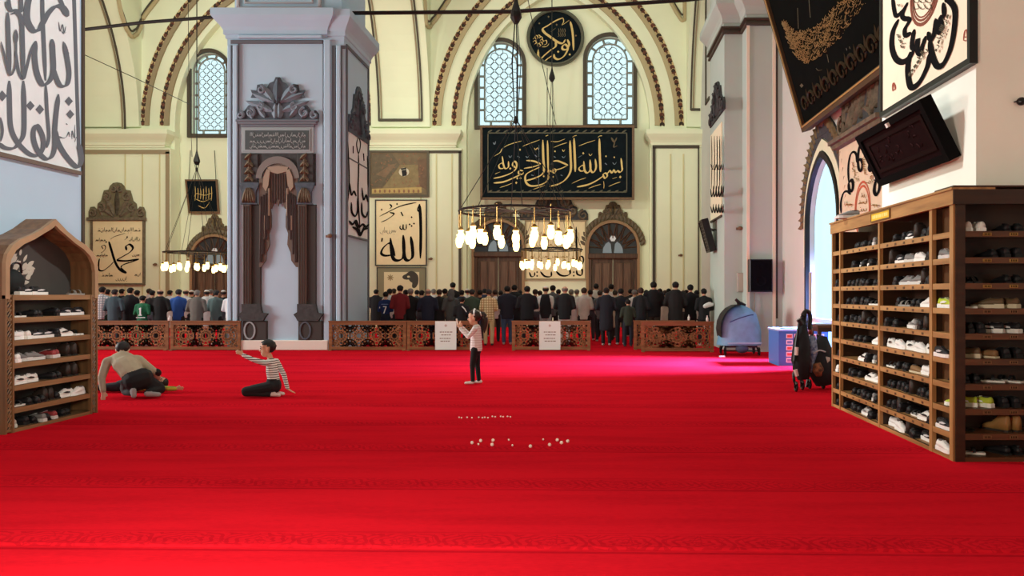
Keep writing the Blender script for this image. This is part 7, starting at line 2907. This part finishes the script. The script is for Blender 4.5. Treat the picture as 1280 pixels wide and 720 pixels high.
# ---- the boy sitting on his heels, arm stretched out
BD = 11.2
bx = (336 - CX) * BD / FPX
boy = thing('person', 'kneeling boy in striped shirt stretching one arm to the left', 'person', (bx, BD, 0), None, math.radians(90))
sg = []
for s_ in (-1, 1):
    sg += [('trousers', (s_ * .075, -.06, .16), (s_ * .10, .30, .10), .088, .066), ('trousers', (s_ * .10, .30, .075), (s_ * .085, -.04, .055), .06, .045), ('sock', (s_ * .08, -.06, .05), (s_ * .075, -.19, .035), .034, .026)]
sg += [('trousers', (0, -.08, .17), (0, -.07, .22), .118, .112, 1.05, .9), ('shirt', (0, -.075, .25), (0, -.05, .40), .102, .104, 1.05, .82), ('shirt', (0, -.05, .40), (0, -.04, .50), .108, .095, 1.1, .76)]
sg += [('skin', (0, -.03, .54), (0, -.01, .62), .042, .042)]
# near arm stretched forward and up, far arm back to the floor
sg += [('shirt', (-.09, -.035, .53), (-.13, -.02, .52), .046, .05), ('shirt', (-.135, -.01, .52), (-.145, .16, .57), .046, .038), ('shirt', (-.145, .16, .57), (-.13, .315, .635), .037, .031)]
hand(sg, (-.13, .325, .64), (.05, .8, .42), (.3, -.4, .8), .85, .1)
sg += [('shirt', (.09, -.04, .53), (.13, -.06, .52), .046, .05), ('shirt', (.135, -.06, .52), (.175, -.16, .31), .046, .038), ('shirt', (.175, -.16, .31), (.165, -.215, .115), .036, .03)]
hand(sg, (.165, -.215, .105), (.1, -.55, -.42), (-.8, -.2, 0), .85, -.3)
BA = head(sg, (0, .015, .725), 1.1, (-.25, 1, -.02))
bm, bl = fuse(sg, .0095, 'boy_body', smooth=3)
stripes('striped_jersey', (224, 230, 226), (44, 42, 44), .034, .34, 'Z')
use('body', bm, bl, {'skin': M_skin, 'trousers': cmat((24, 28, 32)), 'sock': cmat((226, 210, 204)), 'shirt': MATS['striped_jersey']}, boy)
face_parts(boy, BA, 1.1)
hm = hair_mesh('boy_hair', BA, 1.04, 'short')
hm.materials[0] = M_hair
o = bpy.data.objects.new('hair', hm)
COL.objects.link(o)
o.parent = boy

# ---- the crouching man in beige, his back to the camera
MD = 10.9
mx = (163 - CX) * MD / FPX
man = thing('person', 'crouching person in beige sweater and black trousers leaning over a child', 'person', (mx, MD, 0), None, .54)
sg = [('trousers', (.06, .10, .27), (.14, .12, .29), .165, .165), ('trousers', (0, .12, .27), (-.06, .36, .13), .12, .085), ('trousers', (.16, .12, .27), (.36, .17, .13), .125, .09),
      ('trousers', (-.06, .34, .09), (.03, .02, .10), .07, .055), ('trousers', (.38, .15, .11), (.22, -.03, .085), .075, .055),
      ('sock', (.035, -.02, .12), (.045, -.07, .06), .045, .038), ('sock', (.045, -.075, .14), (.045, -.085, .06), .034, .036),
      ('sock', (.21, -.06, .075), (.36, -.09, .06), .042, .036),
      ('sweater', (.03, .18, .36), (-.05, .30, .48), .165, .17, 1.05, .85), ('sweater', (-.05, .30, .48), (-.10, .42, .56), .172, .155, 1.15, .75),
      ('skin', (-.10, .47, .60), (-.105, .54, .64), .06, .056),
      ('sweater', (-.24, .40, .56), (-.30, .40, .54), .07, .07), ('sweater', (-.31, .40, .52), (-.37, .32, .30), .066, .054), ('sweater', (-.37, .32, .30), (-.345, .22, .13), .052, .042),
      ('sweater', (.06, .42, .56), (.11, .40, .55), .07, .07), ('sweater', (.12, .40, .54), (.30, .26, .38), .066, .054), ('sweater', (.30, .26, .38), (.36, .42, .26), .052, .042), ('cuff', (.345, .26, .37), (.36, .33, .34), .05, .05)]
hand(sg, (-.345, .21, .12), (.0, -.35, -.8), (.8, 0, .1), 1.0, -.2)
hand(sg, (.36, .43, .25), (-.1, .8, -.3), (-.8, 0, .2), 1.0, .6)
MA = head(sg, (-.11, .57, .70), 1.02, (.1, 1, -.75))
bm, bl = fuse(sg, .0125, 'man_body', smooth=4)
use('body', bm, bl, {'skin': M_skin, 'trousers': cmat((22, 24, 26)), 'sock': cmat((150, 146, 144)), 'sweater': cmat((178, 164, 138)), 'cuff': cmat((30, 28, 30))}, man)
face_parts(man, MA, 1.02)
hm = hair_mesh('man_hair', MA, 1.06, 'girl')
hm.materials[0] = M_hair
o = bpy.data.objects.new('hair', hm)
COL.objects.link(o)
o.parent = man

# ---- the child lying on the carpet in front of him
CD = 11.72
cx0 = (196 - CX) * CD / FPX
kid = thing('person', 'child lying on carpet, yellow green sleeve stretched right beyond the crouching person', 'person', (cx0, CD, 0))
# +X runs along the body towards the outstretched hand
sg = [('top', (-.42, .02, .11), (-.22, .02, .115), .10, .105), ('top', (-.22, .02, .115), (-.12, .02, .115), .105, .09), ('trousers', (-.58, .02, .10), (-.46, .02, .11), .095, .10),
      ('trousers', (-.60, -.03, .09), (-.86, -.06, .08), .075, .055), ('trousers', (-.86, -.06, .08), (-1.1, .0, .06), .052, .04), ('trousers', (-.60, .07, .09), (-.84, .12, .08), .075, .055), ('trousers', (-.84, .12, .08), (-1.08, .12, .06), .052, .04),
      ('sock', (-1.13, .0, .05), (-1.15, .0, .13), .034, .028), ('sock', (-1.11, .12, .05), (-1.13, .12, .13), .034, .028),
      ('skin', (-.07, .02, .12), (-.03, .02, .125), .045, .045),
      ('top', (-.14, -.08, .10), (-.06, -.11, .085), .052, .052), ('top', (-.06, -.11, .085), (.17, -.12, .075), .05, .042), ('top', (.17, -.12, .075), (.35, -.11, .07), .042, .036),
      ('top', (-.14, .12, .10), (-.2, .20, .09), .05, .048), ('top', (-.2, .20, .09), (-.36, .22, .07), .044, .036)]
hand(sg, (.36, -.11, .07), (1, .02, .05), (0, -.2, 1), .85, .2)
hand(sg, (-.37, .22, .06), (-1, 0, -.1), (0, -1, .2), .85, .2)
KA = head(sg, (.04, .02, .155), .95, (.25, -.3, 1), (1, 0, -.2))
bm, bl = fuse(sg, .0105, 'child_body', smooth=3)
stripes('yellow_green_sleeve', (196, 196, 70), (120, 140, 40), .05, .35, 'Z')
use('body', bm, bl, {'skin': M_skin, 'trousers': cmat((30, 32, 40)), 'sock': cmat((210, 206, 200)), 'top': MATS['yellow_green_sleeve']}, kid)
face_parts(kid, KA, .95)
hm = hair_mesh('child_hair', KA, 1.03, 'short')
hm.materials[0] = M_hair
o = bpy.data.objects.new('hair', hm)
COL.objects.link(o)
o.parent = kid
